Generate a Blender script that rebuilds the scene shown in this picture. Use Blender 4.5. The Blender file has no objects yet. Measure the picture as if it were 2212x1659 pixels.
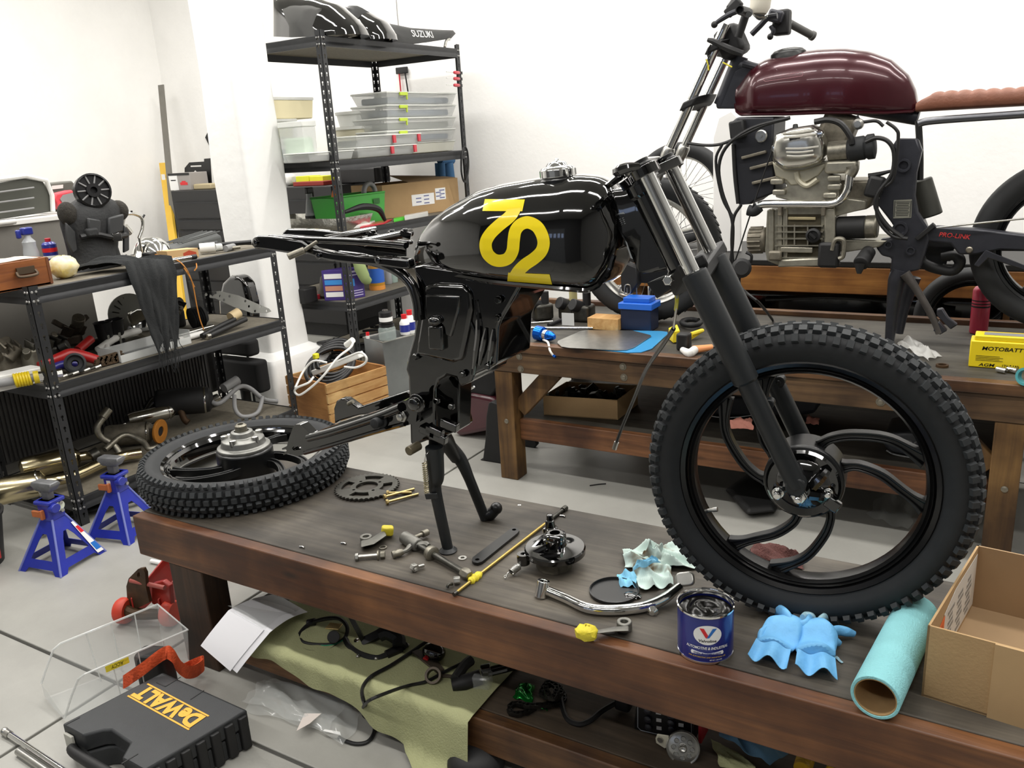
import bpy, bmesh, math, random
import numpy as np
from mathutils import Vector as V, Matrix as MX
from mathutils.bvhtree import BVHTree
random.seed(7)
PI = math.pi
EXPOSURE = 0.0
LAMPS = [(-6.1, 2.6, 1.6, 45), (-4.5, 1.2, 2.4, 50), (-1.6, 1.2, 2.4, 48), (1.0, 1.2, 2.0, 40), (-4.5, 3.0, 2.4, 52), (-1.6, 3.0, 2.4, 52), (1.0, 3.0, 2.0, 46), (-4.5, 4.7, 2.4, 58), (-1.6, 4.7, 2.4, 62), (1.0, 4.7, 2.0, 50), (-3, -1.2, 2.4, 40), (0, -1.2, 2.4, 40)]  # first entry is an added fill lamp that brightens the left wall
S = bpy.context.scene
COL = S.collection
# ---------------- camera, world, exposure
F, CX, CY, CAMZ = 1800.0, 1106.0, 829.5, 1.55
yaw, pit, rol = math.radians(-31.38), math.radians(16.48), math.radians(-3.52)
_f = V((math.sin(yaw)*math.cos(pit), math.cos(yaw)*math.cos(pit), -math.sin(pit)))
_r = V((math.cos(yaw), -math.sin(yaw), 0)); _u = _r.cross(_f)
RT = math.cos(rol)*_r + math.sin(rol)*_u
UP = -math.sin(rol)*_r + math.cos(rol)*_u
CAM = V((0, 0, CAMZ))
cd = bpy.data.cameras.new('camera'); cam = bpy.data.objects.new('camera', cd); COL.objects.link(cam)
cd.sensor_width = 36; cd.lens = F/2212*36; cd.clip_end = 60; cd.clip_start = .05
cam.matrix_world = MX((( RT.x, UP.x, -_f.x, 0), (RT.y, UP.y, -_f.y, 0), (RT.z, UP.z, -_f.z, CAMZ), (0, 0, 0, 1)))
S.camera = cam
def at(x, y, X=None, Y=None, Z=None):
 "photo pixel -> the point of that sight line on a real plane (floor, shelf, bench top, wall)"
 d = _f + RT*((x-CX)/F) - UP*((y-CY)/F)
 t = (Z-CAMZ)/d.z if Z is not None else (Y/d.y if Y is not None else X/d.x)
 return CAM + d*t
S.view_settings.view_transform = 'Standard'; S.view_settings.look = 'None'
S.view_settings.gamma = 1; S.view_settings.use_curve_mapping = False
S.view_settings.exposure = EXPOSURE
w = bpy.data.worlds.new('world'); S.world = w; w.use_nodes = True
w.node_tree.nodes['Background'].inputs[0].default_value = (.9, .95, 1, 1)
w.node_tree.nodes['Background'].inputs[1].default_value = .2
def lamp(x, y, z, sx, sy, power, col=(1, .97, .93)):
 l = bpy.data.lights.new('tube_and_fill_light', 'AREA'); l.shape = 'RECTANGLE'; l.size = sx; l.size_y = sy; l.energy = power; l.color = col
 o = bpy.data.objects.new('tube_and_fill_light', l); o.location = (x, y, z); COL.objects.link(o); return o
for lx, ly, ls, lp in LAMPS:
 lamp(lx, ly, 3.75, ls, .16, lp)
# ---------------- materials
def lin(c):
 if isinstance(c, str):
  c = [int(c[i:i+2], 16)/255 for i in (0, 2, 4)]
  c = [v/12.92 if v <= .04045 else ((v+.055)/1.055)**2.4 for v in c]
 return (c[0], c[1], c[2], 1)
MATS = {}
def mat(name, col, rough=.5, metal=0, var=0, scale=8, bump=0, bscale=60, coat=0, trans=0, alpha=1, col2=None, emit=0, ior=None, stretch=None, detail=6, spec=None):
 if name in MATS: return MATS[name]
 m = bpy.data.materials.new(name); m.use_nodes = True; nt = m.node_tree; b = nt.nodes['Principled BSDF']
 I = b.inputs; I['Base Color'].default_value = lin(col); I['Roughness'].default_value = rough; I['Metallic'].default_value = metal
 I['Coat Weight'].default_value = coat; I['Coat Roughness'].default_value = .04; I['Transmission Weight'].default_value = trans; I['Alpha'].default_value = alpha
 if ior: I['IOR'].default_value = ior
 if spec is not None: I['Specular IOR Level'].default_value = spec
 if emit: I['Emission Color'].default_value = lin(col); I['Emission Strength'].default_value = emit
 tc = nt.nodes.new('ShaderNodeTexCoord'); mp = nt.nodes.new('ShaderNodeMapping'); nt.links.new(tc.outputs['Object'], mp.inputs[0])
 if stretch: mp.inputs['Scale'].default_value = stretch
 if var or col2:
  n = nt.nodes.new('ShaderNodeTexNoise'); n.inputs['Scale'].default_value = scale; n.inputs['Detail'].default_value = detail; n.inputs['Roughness'].default_value = .62
  nt.links.new(mp.outputs[0], n.inputs['Vector'])
  r = nt.nodes.new('ShaderNodeValToRGB'); nt.links.new(n.outputs['Fac'], r.inputs[0])
  c = lin(col); c2 = lin(col2) if col2 else [max(0, v*(1-var)) for v in c[:3]]+[1]
  c1 = c if col2 else [min(1, v*(1+var)) for v in c[:3]]+[1]
  r.color_ramp.elements[0].position = .32; r.color_ramp.elements[1].position = .68
  r.color_ramp.elements[0].color = c2; r.color_ramp.elements[1].color = c1
  nt.links.new(r.outputs[0], I['Base Color'])
 if bump:
  n2 = nt.nodes.new('ShaderNodeTexNoise'); n2.inputs['Scale'].default_value = bscale; n2.inputs['Detail'].default_value = 5
  nt.links.new(mp.outputs[0], n2.inputs['Vector'])
  bp = nt.nodes.new('ShaderNodeBump'); bp.inputs['Strength'].default_value = bump; bp.inputs['Distance'].default_value = .01
  nt.links.new(n2.outputs['Fac'], bp.inputs['Height']); nt.links.new(bp.outputs[0], I['Normal'])
 MATS[name] = m; return m
def wood(name, dark, light, axis=0, rough=.6, scale=5, dirt=None, knots=True):
 if name in MATS: return MATS[name]
 m = bpy.data.materials.new(name); m.use_nodes = True; nt = m.node_tree; N = nt.nodes.new; Lk = nt.links.new
 b = nt.nodes['Principled BSDF']; b.inputs['Roughness'].default_value = rough
 tc = N('ShaderNodeTexCoord'); mp = N('ShaderNodeMapping'); Lk(tc.outputs['Object'], mp.inputs[0])
 s = [22, 22, 22]; s[axis] = 1.2; mp.inputs['Scale'].default_value = s
 n = N('ShaderNodeTexNoise'); n.inputs['Scale'].default_value = scale*.5; n.inputs['Detail'].default_value = 7; n.inputs['Roughness'].default_value = .6; n.inputs['Distortion'].default_value = .6
 Lk(mp.outputs[0], n.inputs['Vector'])
 r = N('ShaderNodeValToRGB'); r.color_ramp.elements[0].position = .3; r.color_ramp.elements[1].position = .7
 r.color_ramp.elements[0].color = lin(dark); r.color_ramp.elements[1].color = lin(light); Lk(n.outputs['Fac'], r.inputs[0])
 out = r.outputs[0]
 n3 = N('ShaderNodeTexNoise'); n3.inputs['Scale'].default_value = 3.5; n3.inputs['Detail'].default_value = 4; Lk(tc.outputs['Object'], n3.inputs['Vector'])
 r3 = N('ShaderNodeValToRGB'); r3.color_ramp.elements[0].position = .38; r3.color_ramp.elements[1].position = .66
 r3.color_ramp.elements[0].color = lin(dirt or dark); r3.color_ramp.elements[1].color = (1, 1, 1, 1)
 Lk(n3.outputs['Fac'], r3.inputs[0])
 mx = N('ShaderNodeMixRGB'); mx.blend_type = 'MULTIPLY'; mx.inputs[0].default_value = .55 if dirt is None else .8
 Lk(out, mx.inputs[1]); Lk(r3.outputs[0], mx.inputs[2]); out = mx.outputs[0]
 if knots:
  mk = N('ShaderNodeMapping'); k = [5.5, 9, 9]; k[axis] = 2.6; k = [9, 9, 9]; k[axis] = 3.2; mk.inputs['Scale'].default_value = k; Lk(tc.outputs['Object'], mk.inputs[0])
  vo = N('ShaderNodeTexVoronoi'); vo.inputs['Scale'].default_value = 1; Lk(mk.outputs[0], vo.inputs['Vector'])
  rk = N('ShaderNodeValToRGB'); rk.color_ramp.elements[0].position = .04; rk.color_ramp.elements[1].position = .13
  rk.color_ramp.elements[0].color = (.12, .1, .08, 1); rk.color_ramp.elements[1].color = (1, 1, 1, 1); Lk(vo.outputs['Distance'], rk.inputs[0])
  m2 = N('ShaderNodeMixRGB'); m2.blend_type = 'MULTIPLY'; m2.inputs[0].default_value = .75; Lk(out, m2.inputs[1]); Lk(rk.outputs[0], m2.inputs[2]); out = m2.outputs[0]
 Lk(out, b.inputs['Base Color'])
 bp = N('ShaderNodeBump'); bp.inputs['Strength'].default_value = .25; bp.inputs['Distance'].default_value = .004; Lk(n.outputs['Fac'], bp.inputs['Height']); Lk(bp.outputs[0], b.inputs['Normal'])
 MATS[name] = m; return m
# ---------------- mesh builder
def basis(d):
 d = V(d).normalized(); a = V((0, 0, 1)) if abs(d.z) < .9 else V((1, 0, 0))
 u = a.cross(d).normalized(); return u, d.cross(u), d
def spl(pts, n=6, closed=False):
 P = [V(p) for p in pts]; out = []; N = len(P)
 if N < 3: return P
 rng = N if closed else N-1
 for i in range(rng):
  p1, p2 = P[i], P[(i+1) % N]
  p0 = P[i-1] if (i > 0 or closed) else p1*2-p2
  p3 = P[(i+2) % N] if (i+2 < N or closed) else p2*2-p1
  for k in range(n):
   t = k/n
   out.append(.5*((2*p1)+(p2-p0)*t+(2*p0-5*p1+4*p2-p3)*t*t+(3*p1-p0-3*p2+p3)*t**3))
 if not closed: out.append(P[-1])
 return out
def rotz(a): return MX.Rotation(a, 3, 'Z')
def euler(x=0, y=0, z=0):
 return MX.Rotation(math.radians(z), 3, 'Z') @ MX.Rotation(math.radians(y), 3, 'Y') @ MX.Rotation(math.radians(x), 3, 'X')
class MB:
 def __init__(s): s.v = []; s.f = []
 def add(s, vs, fs):
  o = len(s.v); s.v += [V(p) for p in vs]; s.f += [tuple(i+o for i in f) for f in fs]; return s
 def box(s, c, d, R=None):
  c = V(c); h = V(d)/2; R = R or MX.Identity(3)
  vs = [c+R@V((h.x*x, h.y*y, h.z*z)) for x in (-1, 1) for y in (-1, 1) for z in (-1, 1)]
  return s.add(vs, [(0, 1, 3, 2), (4, 6, 7, 5), (0, 4, 5, 1), (2, 3, 7, 6), (0, 2, 6, 4), (1, 5, 7, 3)])
 def bx2(s, a, b): a = V(a); b = V(b); return s.box((a+b)/2, b-a)
 def rbox(s, c, d, r=.01, R=None, seg=3):
  "box with rounded vertical edges and soft rims"
  c = V(c); R = R or MX.Identity(3); hx, hy, hz = d[0]/2, d[1]/2, d[2]/2; r = min(r, hx*.98, hy*.98)
  def ring(ins, z):
   o = []
   for q, (sx, sy) in enumerate(((1, 1), (-1, 1), (-1, -1), (1, -1))):
    for k in range(seg+1):
     a = (q+k/seg)*PI/2; o.append(c+R@V((sx*(hx-r)+math.cos(a)*(r-ins), sy*(hy-r)+math.sin(a)*(r-ins), z)))
   return o
  e = min(r*.4, hz*.4)
  return s.loft([ring(e, -hz), ring(0, -hz+e), ring(0, hz-e), ring(e, hz)])
 def loft(s, rings, caps=True, closed=True, loop=False):
  n = len(rings[0]); o = len(s.v)
  for r in rings: s.v += [V(p) for p in r]
  m = len(rings)
  for i in range(m if loop else m-1):
   a, b = o+i*n, o+((i+1) % m)*n
   for k in range(n if closed else n-1):
    k2 = (k+1) % n; s.f.append((a+k, a+k2, b+k2, b+k))
  if caps and not loop and closed: s.f.append(tuple(o+k for k in range(n))[::-1]); s.f.append(tuple(o+(m-1)*n+k for k in range(n)))
  return s
 def cyl(s, p0, p1, r0, r1=None, n=16, caps=True):
  p0 = V(p0); p1 = V(p1); r1 = r0 if r1 is None else r1; u, v, _ = basis(p1-p0)
  C = [(math.cos(2*PI*k/n), math.sin(2*PI*k/n)) for k in range(n)]
  return s.loft([[p0+(u*a+v*b)*r0 for a, b in C], [p1+(u*a+v*b)*r1 for a, b in C]], caps)
 def tube(s, pts, r, n=8, sm=5, closed=False, caps=True, flat=None):
  P = spl(pts, sm, closed) if sm else [V(p) for p in pts]; N = len(P); rings = []; up = None
  for i, p in enumerate(P):
   t = (P[(i+1) % N]-P[i-1]) if closed else (P[min(i+1, N-1)]-P[max(i-1, 0)])
   if t.length < 1e-9: t = V((0, 0, 1))
   t.normalize()
   if up is None: up = basis(t)[0]
   up = (up-t*up.dot(t));
   up = basis(t)[0] if up.length < 1e-6 else up.normalized()
   w_ = t.cross(up); q = i/max(1, N-1); rr = r if not isinstance(r, (list, tuple)) else float(np.interp(q, np.linspace(0, 1, len(r)), r))
   fl = flat or 1
   rings.append([p+up*math.cos(2*PI*k/n)*rr*fl+w_*math.sin(2*PI*k/n)*rr for k in range(n)])
  return s.loft(rings, caps, loop=closed)
 def lathe(s, prof, o, ax=(0, 0, 1), n=24, caps=True, loop=False, u0=None, a0=0, a1=2*PI):
  o = V(o); u, v, d = basis(ax)
  if u0 is not None: u = V(u0).normalized(); v = d.cross(u)
  full = abs(a1-a0-2*PI) < 1e-6; m = n if full else n+1
  A = [a0+(a1-a0)*k/n for k in range(m)]
  rings = [[o+d*h+(u*math.cos(a)+v*math.sin(a))*max(r, 1e-5) for a in A] for r, h in prof]
  return s.loft(rings, caps and full, closed=full, loop=loop)
 def sph(s, c, r, nu=16, nv=10, R=None):
  c = V(c); r = V((r, r, r)) if not isinstance(r, (tuple, list, V)) else V(r); R = R or MX.Identity(3)
  rings = [[c+R@V((r.x*math.sin(PI*(j+.02)/(nv+.04))*math.cos(2*PI*k/nu), r.y*math.sin(PI*(j+.02)/(nv+.04))*math.sin(2*PI*k/nu), -r.z*math.cos(PI*(j+.02)/(nv+.04)))) for k in range(nu)] for j in range(nv+1)]
  return s.loft(rings)
 def prism(s, pts, dv, o=(0, 0, 0), holes=()):
  "flat outline (3-D points, coplanar) pushed along dv; holes are further outlines"
  dv = V(dv); pts = [V(p) for p in pts]
  if not holes:
   n = len(pts); a = [p for p in pts]; b = [p+dv for p in pts]
   fc = [tuple(range(n)), tuple(range(2*n-1, n-1, -1))]+[(i, i+n, (i+1) % n+n, (i+1) % n) for i in range(n)]
   bm = bmesh.new(); vv = [bm.verts.new(p) for p in a+b]
   for f in fc:
    try: bm.faces.new([vv[i] for i in f])
    except ValueError: pass
   bmesh.ops.recalc_face_normals(bm, faces=bm.faces[:])
   bm.normal_update()
   bmesh.ops.triangulate(bm, faces=[f for f in bm.faces if len(f.verts) > 4])
   bm.verts.index_update()
   s.add([x.co.copy() for x in bm.verts], [tuple(x.index for x in f.verts) for f in bm.faces]); bm.free(); return s
  nw = V((0, 0, 0))
  for i in range(len(pts)): nw += (pts[i]-pts[0]).cross(pts[(i+1) % len(pts)]-pts[0])
  nrm = nw.normalized(); nrm = nrm if nrm.dot(dv) > 0 else -nrm; dv = nrm*dv.dot(nrm); u = (pts[1]-pts[0]).normalized(); w_ = nrm.cross(u)
  loops = [pts]+[[V(p) for p in h] for h in holes]
  vs, fs = curve2d([[(( p-pts[0]).dot(u), (p-pts[0]).dot(w_)) for p in L] for L in loops], dv.length)
  c0 = pts[0]+dv/2
  return s.add([c0+u*a+w_*b+nrm*c for a, b, c in vs], fs)
 def grid(s, fn, nu, nv, th=0):
  "sheet fn(u,v)->point, with thickness th"
  P = [[V(fn(i/nu, j/nv)) for j in range(nv+1)] for i in range(nu+1)]
  o = len(s.v); W = nv+1
  nr = []
  for i in range(nu+1):
   for j in range(nv+1):
    a = P[min(i+1, nu)][j]-P[max(i-1, 0)][j]; b = P[i][min(j+1, nv)]-P[i][max(j-1, 0)]
    k = a.cross(b); nr.append(k.normalized() if k.length > 1e-12 else V((0, 0, 1)))
  flat = [P[i][j] for i in range(nu+1) for j in range(nv+1)]
  s.v += flat
  for i in range(nu):
   for j in range(nv): s.f.append((o+i*W+j, o+(i+1)*W+j, o+(i+1)*W+j+1, o+i*W+j+1))
  if th:
   o2 = len(s.v); s.v += [p-n_*th for p, n_ in zip(flat, nr)]
   for i in range(nu):
    for j in range(nv): s.f.append((o2+i*W+j, o2+i*W+j+1, o2+(i+1)*W+j+1, o2+(i+1)*W+j))
   B = [(i, 0) for i in range(nu)]+[(nu, j) for j in range(nv)]+[(i, nv) for i in range(nu, 0, -1)]+[(0, j) for j in range(nv, 0, -1)]
   for k in range(len(B)):
    a, b = B[k], B[(k+1) % len(B)]; s.f.append((o+a[0]*W+a[1], o2+a[0]*W+a[1], o2+b[0]*W+b[1], o+b[0]*W+b[1]))
  return s
 def xf(s, M):
  s.v = [M@p for p in s.v]; return s
def curve2d(loops, ext):
 cu = bpy.data.curves.new('c', 'CURVE'); cu.dimensions = '2D'; cu.fill_mode = 'BOTH'; cu.extrude = ext/2
 for L in loops:
  sp = cu.splines.new('POLY'); sp.points.add(len(L)-1); sp.use_cyclic_u = True
  for p, (a, b) in zip(sp.points, L): p.co = (a, b, 0, 1)
 ob = bpy.data.objects.new('c', cu); me = bpy.data.meshes.new_from_object(ob)
 vs = [tuple(v.co) for v in me.vertices]; fs = [tuple(p.vertices) for p in me.polygons]
 bpy.data.objects.remove(ob); bpy.data.curves.remove(cu); bpy.data.meshes.remove(me); return vs, fs
_TC = {}
def text2d(t, ext=.0004, shear=0, bold=0, sub=False):
 "text outline centred on 0,0, cap height about .7"
 k = (t, ext, shear, bold)
 if k in _TC: return _TC[k]
 cu = bpy.data.curves.new('t', 'FONT'); cu.body = t; cu.align_x = 'CENTER'; cu.align_y = 'CENTER'; cu.extrude = ext/2; cu.shear = shear; cu.offset = bold; cu.resolution_u = 3
 ob = bpy.data.objects.new('t', cu); me = bpy.data.meshes.new_from_object(ob)
 vs = [tuple(v.co) for v in me.vertices]; fs = [tuple(p.vertices) for p in me.polygons]
 bpy.data.objects.remove(ob); bpy.data.curves.remove(cu); bpy.data.meshes.remove(me); _TC[k] = (vs, fs); return vs, fs
def put_text(mb, t, c, u, v, h, width=None, shear=0, bold=0, lift=.0006):
 "lay text on a flat face: centre c, reading direction u, up direction v, height h"
 vs, fs = text2d(t, 0, shear, bold); u = V(u).normalized(); v = V(v).normalized(); n = u.cross(v)
 xs = [p[0] for p in vs]; ys = [p[1] for p in vs]; W = max(xs)-min(xs); H = max(ys)-min(ys); mx_, my = (max(xs)+min(xs))/2, (max(ys)+min(ys))/2
 sy = h/H; sx = (width/W) if width else sy
 mb.add([V(c)+u*(p[0]-mx_)*sx+v*(p[1]-my)*sy+n*lift for p in vs], fs); return mb
# ---------------- objects
WL = {}
def link(o, parent=None):
 COL.objects.link(o)
 if parent is not None: o.parent = parent
 return o
def obj(name, mb, m, parent=None, bev=0, ang=38, sub=0, kind=None, label=None, solid=0, seg=2):
 pl = WL.get(parent.name, V((0, 0, 0))) if parent is not None else None
 if parent is None:
  xs = [p.x for p in mb.v]; ys = [p.y for p in mb.v]; pl = V(((min(xs)+max(xs))/2, (min(ys)+max(ys))/2, min(p.z for p in mb.v)))
 me = bpy.data.meshes.new(name); me.from_pydata([tuple(p-pl) for p in mb.v], [], mb.f); me.validate()
 bm = bmesh.new(); bm.from_mesh(me); bmesh.ops.recalc_face_normals(bm, faces=bm.faces[:]); bm.to_mesh(me); bm.free()
 if isinstance(m, (list, tuple)):
  for k in m: me.materials.append(k)
 else: me.materials.append(m)
 me.shade_smooth(); me.set_sharp_from_angle(angle=math.radians(ang))
 o = bpy.data.objects.new(name, me); link(o, parent)
 if parent is None: o.location = pl
 else: pass
 WL[o.name] = pl if parent is not None else pl
 if bev:
  b = o.modifiers.new('b', 'BEVEL'); b.width = bev; b.segments = seg; b.limit_method = 'ANGLE'; b.angle_limit = math.radians(ang); b.harden_normals = False
 if sub:
  b = o.modifiers.new('s', 'SUBSURF'); b.levels = sub; b.render_levels = sub
 if kind: o['kind'] = kind
 if label: o['label'] = label
 return o
def tag(o, label, cat, group=None, kind=None):
 o['label'] = label; o['category'] = cat
 if group: o['group'] = group
 if kind: o['kind'] = kind
 return o
def thing(name, label, cat, loc, group=None):
 o = bpy.data.objects.new(name, None); o.empty_display_size = .05; o.location = loc; COL.objects.link(o); WL[o.name] = V(loc)
 return tag(o, label, cat, group)
def struct(name, mb, m, parent=None, **k):
 o = obj(name, mb, m, parent, **k)
 if parent is None: o['kind'] = 'structure'
 return o
def dup(root, loc=None, rot=None, label=None, group=None, scale=None):
 r = root.copy(); COL.objects.link(r)
 if loc is not None: r.location = loc
 if rot is not None: r.rotation_euler = rot
 if scale is not None: r.scale = (scale,)*3 if not isinstance(scale, tuple) else scale
 if label: r['label'] = label
 if group: r['group'] = group
 for c in list(root.children):
  k = c.copy(); COL.objects.link(k); k.parent = r
  for g in list(c.children):
   h = g.copy(); COL.objects.link(h); h.parent = k
 return r
def quadface(mb, a, b, c, d): return mb.add([a, b, c, d], [(0, 1, 2, 3)])
def bvh(*mbs):
 vs = []; fs = []
 for m in mbs:
  o = len(vs); vs += [tuple(p) for p in m.v]; fs += [tuple(i+o for i in f) for f in m.f]
 return BVHTree.FromPolygons(vs, fs)
def on_surface(tree, x, y, lift=.0012):
 d = (_f+RT*((x-CX)/F)-UP*((y-CY)/F)).normalized(); h = tree.ray_cast(CAM, d)
 if h[0] is None: return None
 n = h[1] if h[1].dot(d) < 0 else -h[1]
 return h[0]+n*lift
def ribbon(mb, tree, px, wpx, n=10, lift=.0012, across=5):
 "paint line laid on a curved surface"
 P = spl([(a, b, 0) for a, b in px], n); rows = []
 for i, p in enumerate(P):
  t = (P[min(i+1, len(P)-1)]-P[max(i-1, 0)]).normalized(); q = V((-t.y, t.x, 0))
  row = [on_surface(tree, (p+q*wpx*(k/across-.5)).x, (p+q*wpx*(k/across-.5)).y, lift) for k in range(across+1)]
  if any(r is None for r in row): continue
  rows.append(row)
 if len(rows) > 1: mb.loft(rows, caps=False, closed=False)
 return mb
def patch(mb, tree, quad, nu=10, nv=4, lift=.0012):
 a, b, c, d = [V((p[0], p[1], 0)) for p in quad]; rows = []
 for i in range(nu+1):
  t = i/nu; p0 = a.lerp(b, t); p1 = d.lerp(c, t)
  row = [on_surface(tree, p0.lerp(p1, j/nv).x, p0.lerp(p1, j/nv).y, lift) for j in range(nv+1)]
  if any(r is None for r in row): continue
  rows.append(row)
 if len(rows) > 1: mb.loft(rows, caps=False, closed=False)
 return mb
def coil(c0, c1, r, turns, wr, n=10, sub=10):
 c0 = V(c0); c1 = V(c1); u, v, d = basis(c1-c0); L = (c1-c0).length
 N = int(turns*sub)
 return MB().tube([c0+d*L*i/N+(u*math.cos(2*PI*i/sub)+v*math.sin(2*PI*i/sub))*r for i in range(N+1)], wr, n=6, sm=0)
def hexnut(mb, c, ax, r, h): u, v, d = basis(ax); return mb.cyl(V(c), V(c)+d*h, r, r, 6)
def pillow(P_, dv, pw=2.6):
 "outline swelling to full size half way along dv"
 c = sum(P_, V((0, 0, 0)))/len(P_); Q = []
 for i in range(len(P_)): Q += [P_[i].lerp(P_[(i+1) % len(P_)], k/3) for k in range(3)]
 zb_ = min(p.z for p in P_); rings = []
 for k in range(13):
  t = .5-.5*math.cos(PI*k/12); f = max(.05, (1-abs(2*t-1)**pw))**(1/pw)
  rings.append([V((c.x+(p.x-c.x)*f, c.y+(p.y-c.y)*f, zb_+(p.z-zb_)*f)) + V(dv)*t for p in Q])
 return MB().loft(rings)
# ================= setting
M_wall = mat('white_paint', 'f6f5f2', .7, var=.03, scale=2, bump=.15, bscale=30)
M_floor = mat('concrete', '9a9993', .42, var=.1, scale=2.2, bump=.05, bscale=90)
M_dark = mat('joint_dark', '4a4946', .9)
M_ceil = mat('ceiling_paint', 'c9c9c6', .9)
WB, WLX, WR, WF, CH = 5.75, -7.3, 2.6, -3.0, 3.8
m = MB().bx2((WLX, WF, -.12), (WR, WB, -.012)); fl = struct('floor', m, M_dark)
jx = [WLX, -4.9, -2.262, .35, WR]; jy = [WF, -1.4, 1.245, 3.92, WB]
for i in range(4):
 for k in range(4):
  g = .006
  s_ = MB().bx2((jx[i]+g, jy[k]+g, -.1), (jx[i+1]-g, jy[k+1]-g, 0)); obj('concrete_slab', s_, M_floor, fl, bev=.003)
struct('wall_back', MB().bx2((WLX-.1, WB, -.1), (WR+.1, WB+.12, CH)), M_wall)
struct('wall_left', MB().bx2((WLX-.12, WF, -.1), (WLX, WB, CH)), M_wall)
struct('wall_right', MB().bx2((WR, WF, -.1), (WR+.12, WB, CH)), mat('grey_wall', '8b8b89', .7))  # unseen wall, greyed to dim what the glossy black parts reflect
wf = struct('wall_front', MB().bx2((WLX, WF-.12, -.1), (WR, WF, CH)), mat('dark_wall', '4c4d4f', .8))  # unseen wall, colour darkened to deepen reflections in the black frame
struct('ceiling', MB().bx2((WLX, WF, CH), (WR, WB, CH+.1)), M_ceil)
# shallow roller door with a row of small panes in the wall behind the viewer (it shows in the glossy paint)
M_day = mat('daylight_pane', 'b8ccf5', .3, emit=1.0)
dr = struct('door_1', MB().bx2((-3.4, WF, 0), (-.4, WF+.03, 2.6)), mat('door_grey', '6d7074', .6))
for k in range(4): obj('pane', MB().bx2((-3.2+.72*k, WF+.03, 1.75), (-2.75+.72*k, WF+.04, 2.15)), M_day, dr)
# pillar with plinth
pl = MB(); px0, px1, py0, py1 = -4.245, -3.955, 3.6, 3.92
def pring(z, e):
 r_ = .03; o = []
 for q, (sx, sy) in enumerate(((1, 1), (-1, 1), (-1, -1), (1, -1))):
  for k in range(4):
   a = (q+k/3)*PI/2; o.append(((px0+px1)/2+sx*((px1-px0)/2+e-r_)+r_*math.cos(a), (py0+py1)/2+sy*((py1-py0)/2+e-r_)+r_*math.sin(a), z))
 return o
pl.loft([pring(z, e+.004*math.sin(z*9)) for z, e in ((.3, .012), (.6, .006), (1.0, 0), (1.5, .004), (2, 0), (3, 0), (CH, 0))])
pil = struct('trim_1', pl, mat('rough_white', 'f3f3f0', .75, var=.02, scale=3, bump=.3, bscale=14)); pil['label'] = 'square white plastered pillar between the two black racks'
p2 = MB().loft([pring(0, .1), pring(.27, .1), pring(.3, .085), pring(.315, .04), pring(.335, .01)])
obj('plinth', p2, MATS['rough_white'], pil)
# ceiling light housings over the lamps, also over the added left wall fill
M_steel = mat('galv', 'b9bab8', .4, .6)
for i, (lx, ly, ls, lp) in enumerate(LAMPS):
 obj('housing', MB().bx2((lx-ls/2, ly-.12, 3.756), (lx+ls/2, ly+.12, CH)), mat('lamp_white', 'dddddd', .5), bpy.data.objects['ceiling'])
# ================= workbench in front
M_top = wood('bench_top', '46413a', '6b6459', 0, .62, 4, dirt='6f675c', knots=False)
M_stain = wood('stained_wood', '62402a', '905f38', 0, .5, 4, dirt='6b4a33')
M_stainz = wood('stained_wood_z', '3b281a', '5a402b', 2, .6, 4, dirt='58463a', knots=False)
M_bolt = mat('bolt_grey', '8d8779', .45, .8)
BZ, BY0, BY1, BX0, BX1 = .488, 1.42, 2.0, -2.285, .42
bench = thing('workbench', 'low dark stained wooden workbench carrying the black motorcycle with the yellow number', 'workbench', (BX0, BY0, 0))
obj('top_board', MB().bx2((BX0+.002, BY0+.04, BZ-.04), (BX1, BY1, BZ)), M_top, bench, bev=.003)
obj('front_board', MB().bx2((BX0, BY0, BZ-.135), (BX1, BY0+.039, BZ-.001)), M_stain, bench, bev=.004)
obj('end_board', MB().bx2((BX0, BY0+.04, BZ-.135), (BX0+.038, BY1, BZ-.041)), M_stain, bench, bev=.004)
for lx in (-2.155, -.02+.25):
 for ly in (BY0+.006, BY1-.1):
  obj('leg', MB().bx2((lx, ly, 0), (lx+.15, ly+.088, BZ-.042 if ly > 1.6 else BZ-.137)), M_stainz, bench, bev=.004)
SHZ = .165
obj('lower_shelf', MB().bx2((-1.99, BY0+.05, SHZ-.02), (.25, BY1-.03, SHZ)), wood('shelf_board', '4a3f33', '6a5b4a', 0, .7, 4, knots=False), bench, bev=.002)
obj('lower_rail', MB().bx2((-2.0, BY0+.012, SHZ-.1), (.25, BY0+.049, SHZ-.001)), wood('rail_wood', '5c3c20', '946a42', 0, .55, 4, dirt='5c4433'), bench, bev=.004)
# ================= bench behind (second motorcycle)
CZ, CY0, CY1, CX0, CX1, CXT = .668, 3.1, 4.0, -1.955, .62, -2.3
b2 = thing('workbench', 'taller brown workbench with bolted apron carrying the motorcycle with the maroon tank', 'workbench', (CX0, CY0, 0))
M_b2 = wood('bench2_wood', '503b28', '7f6343', 0, .55, 4, dirt='6a5648')
M_b2e = wood('bench2_edge', '44301f', '85603e', 0, .5, 3, dirt='6a4a36')
M_b2z = wood('bench2_leg', '5f4529', '94703f', 2, .6, 3, dirt='6a553f')
M_t2 = wood('bench2_top', '3a3732', '565249', 0, .65, 3, dirt='7a766d', knots=False)
for k in range(3):
 y0 = CY0+.04+k*.29; obj('plank', MB().bx2((CXT+.005, y0+.002, CZ-.038), (CX1, min(CY1-.04, y0+.288), CZ-.001*k)), M_t2, b2, bev=.003)
obj('edge_board', MB().bx2((CXT, CY0-.012, CZ-.04), (CX1, CY0+.04, CZ+.001)), M_b2e, b2, bev=.004)
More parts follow.
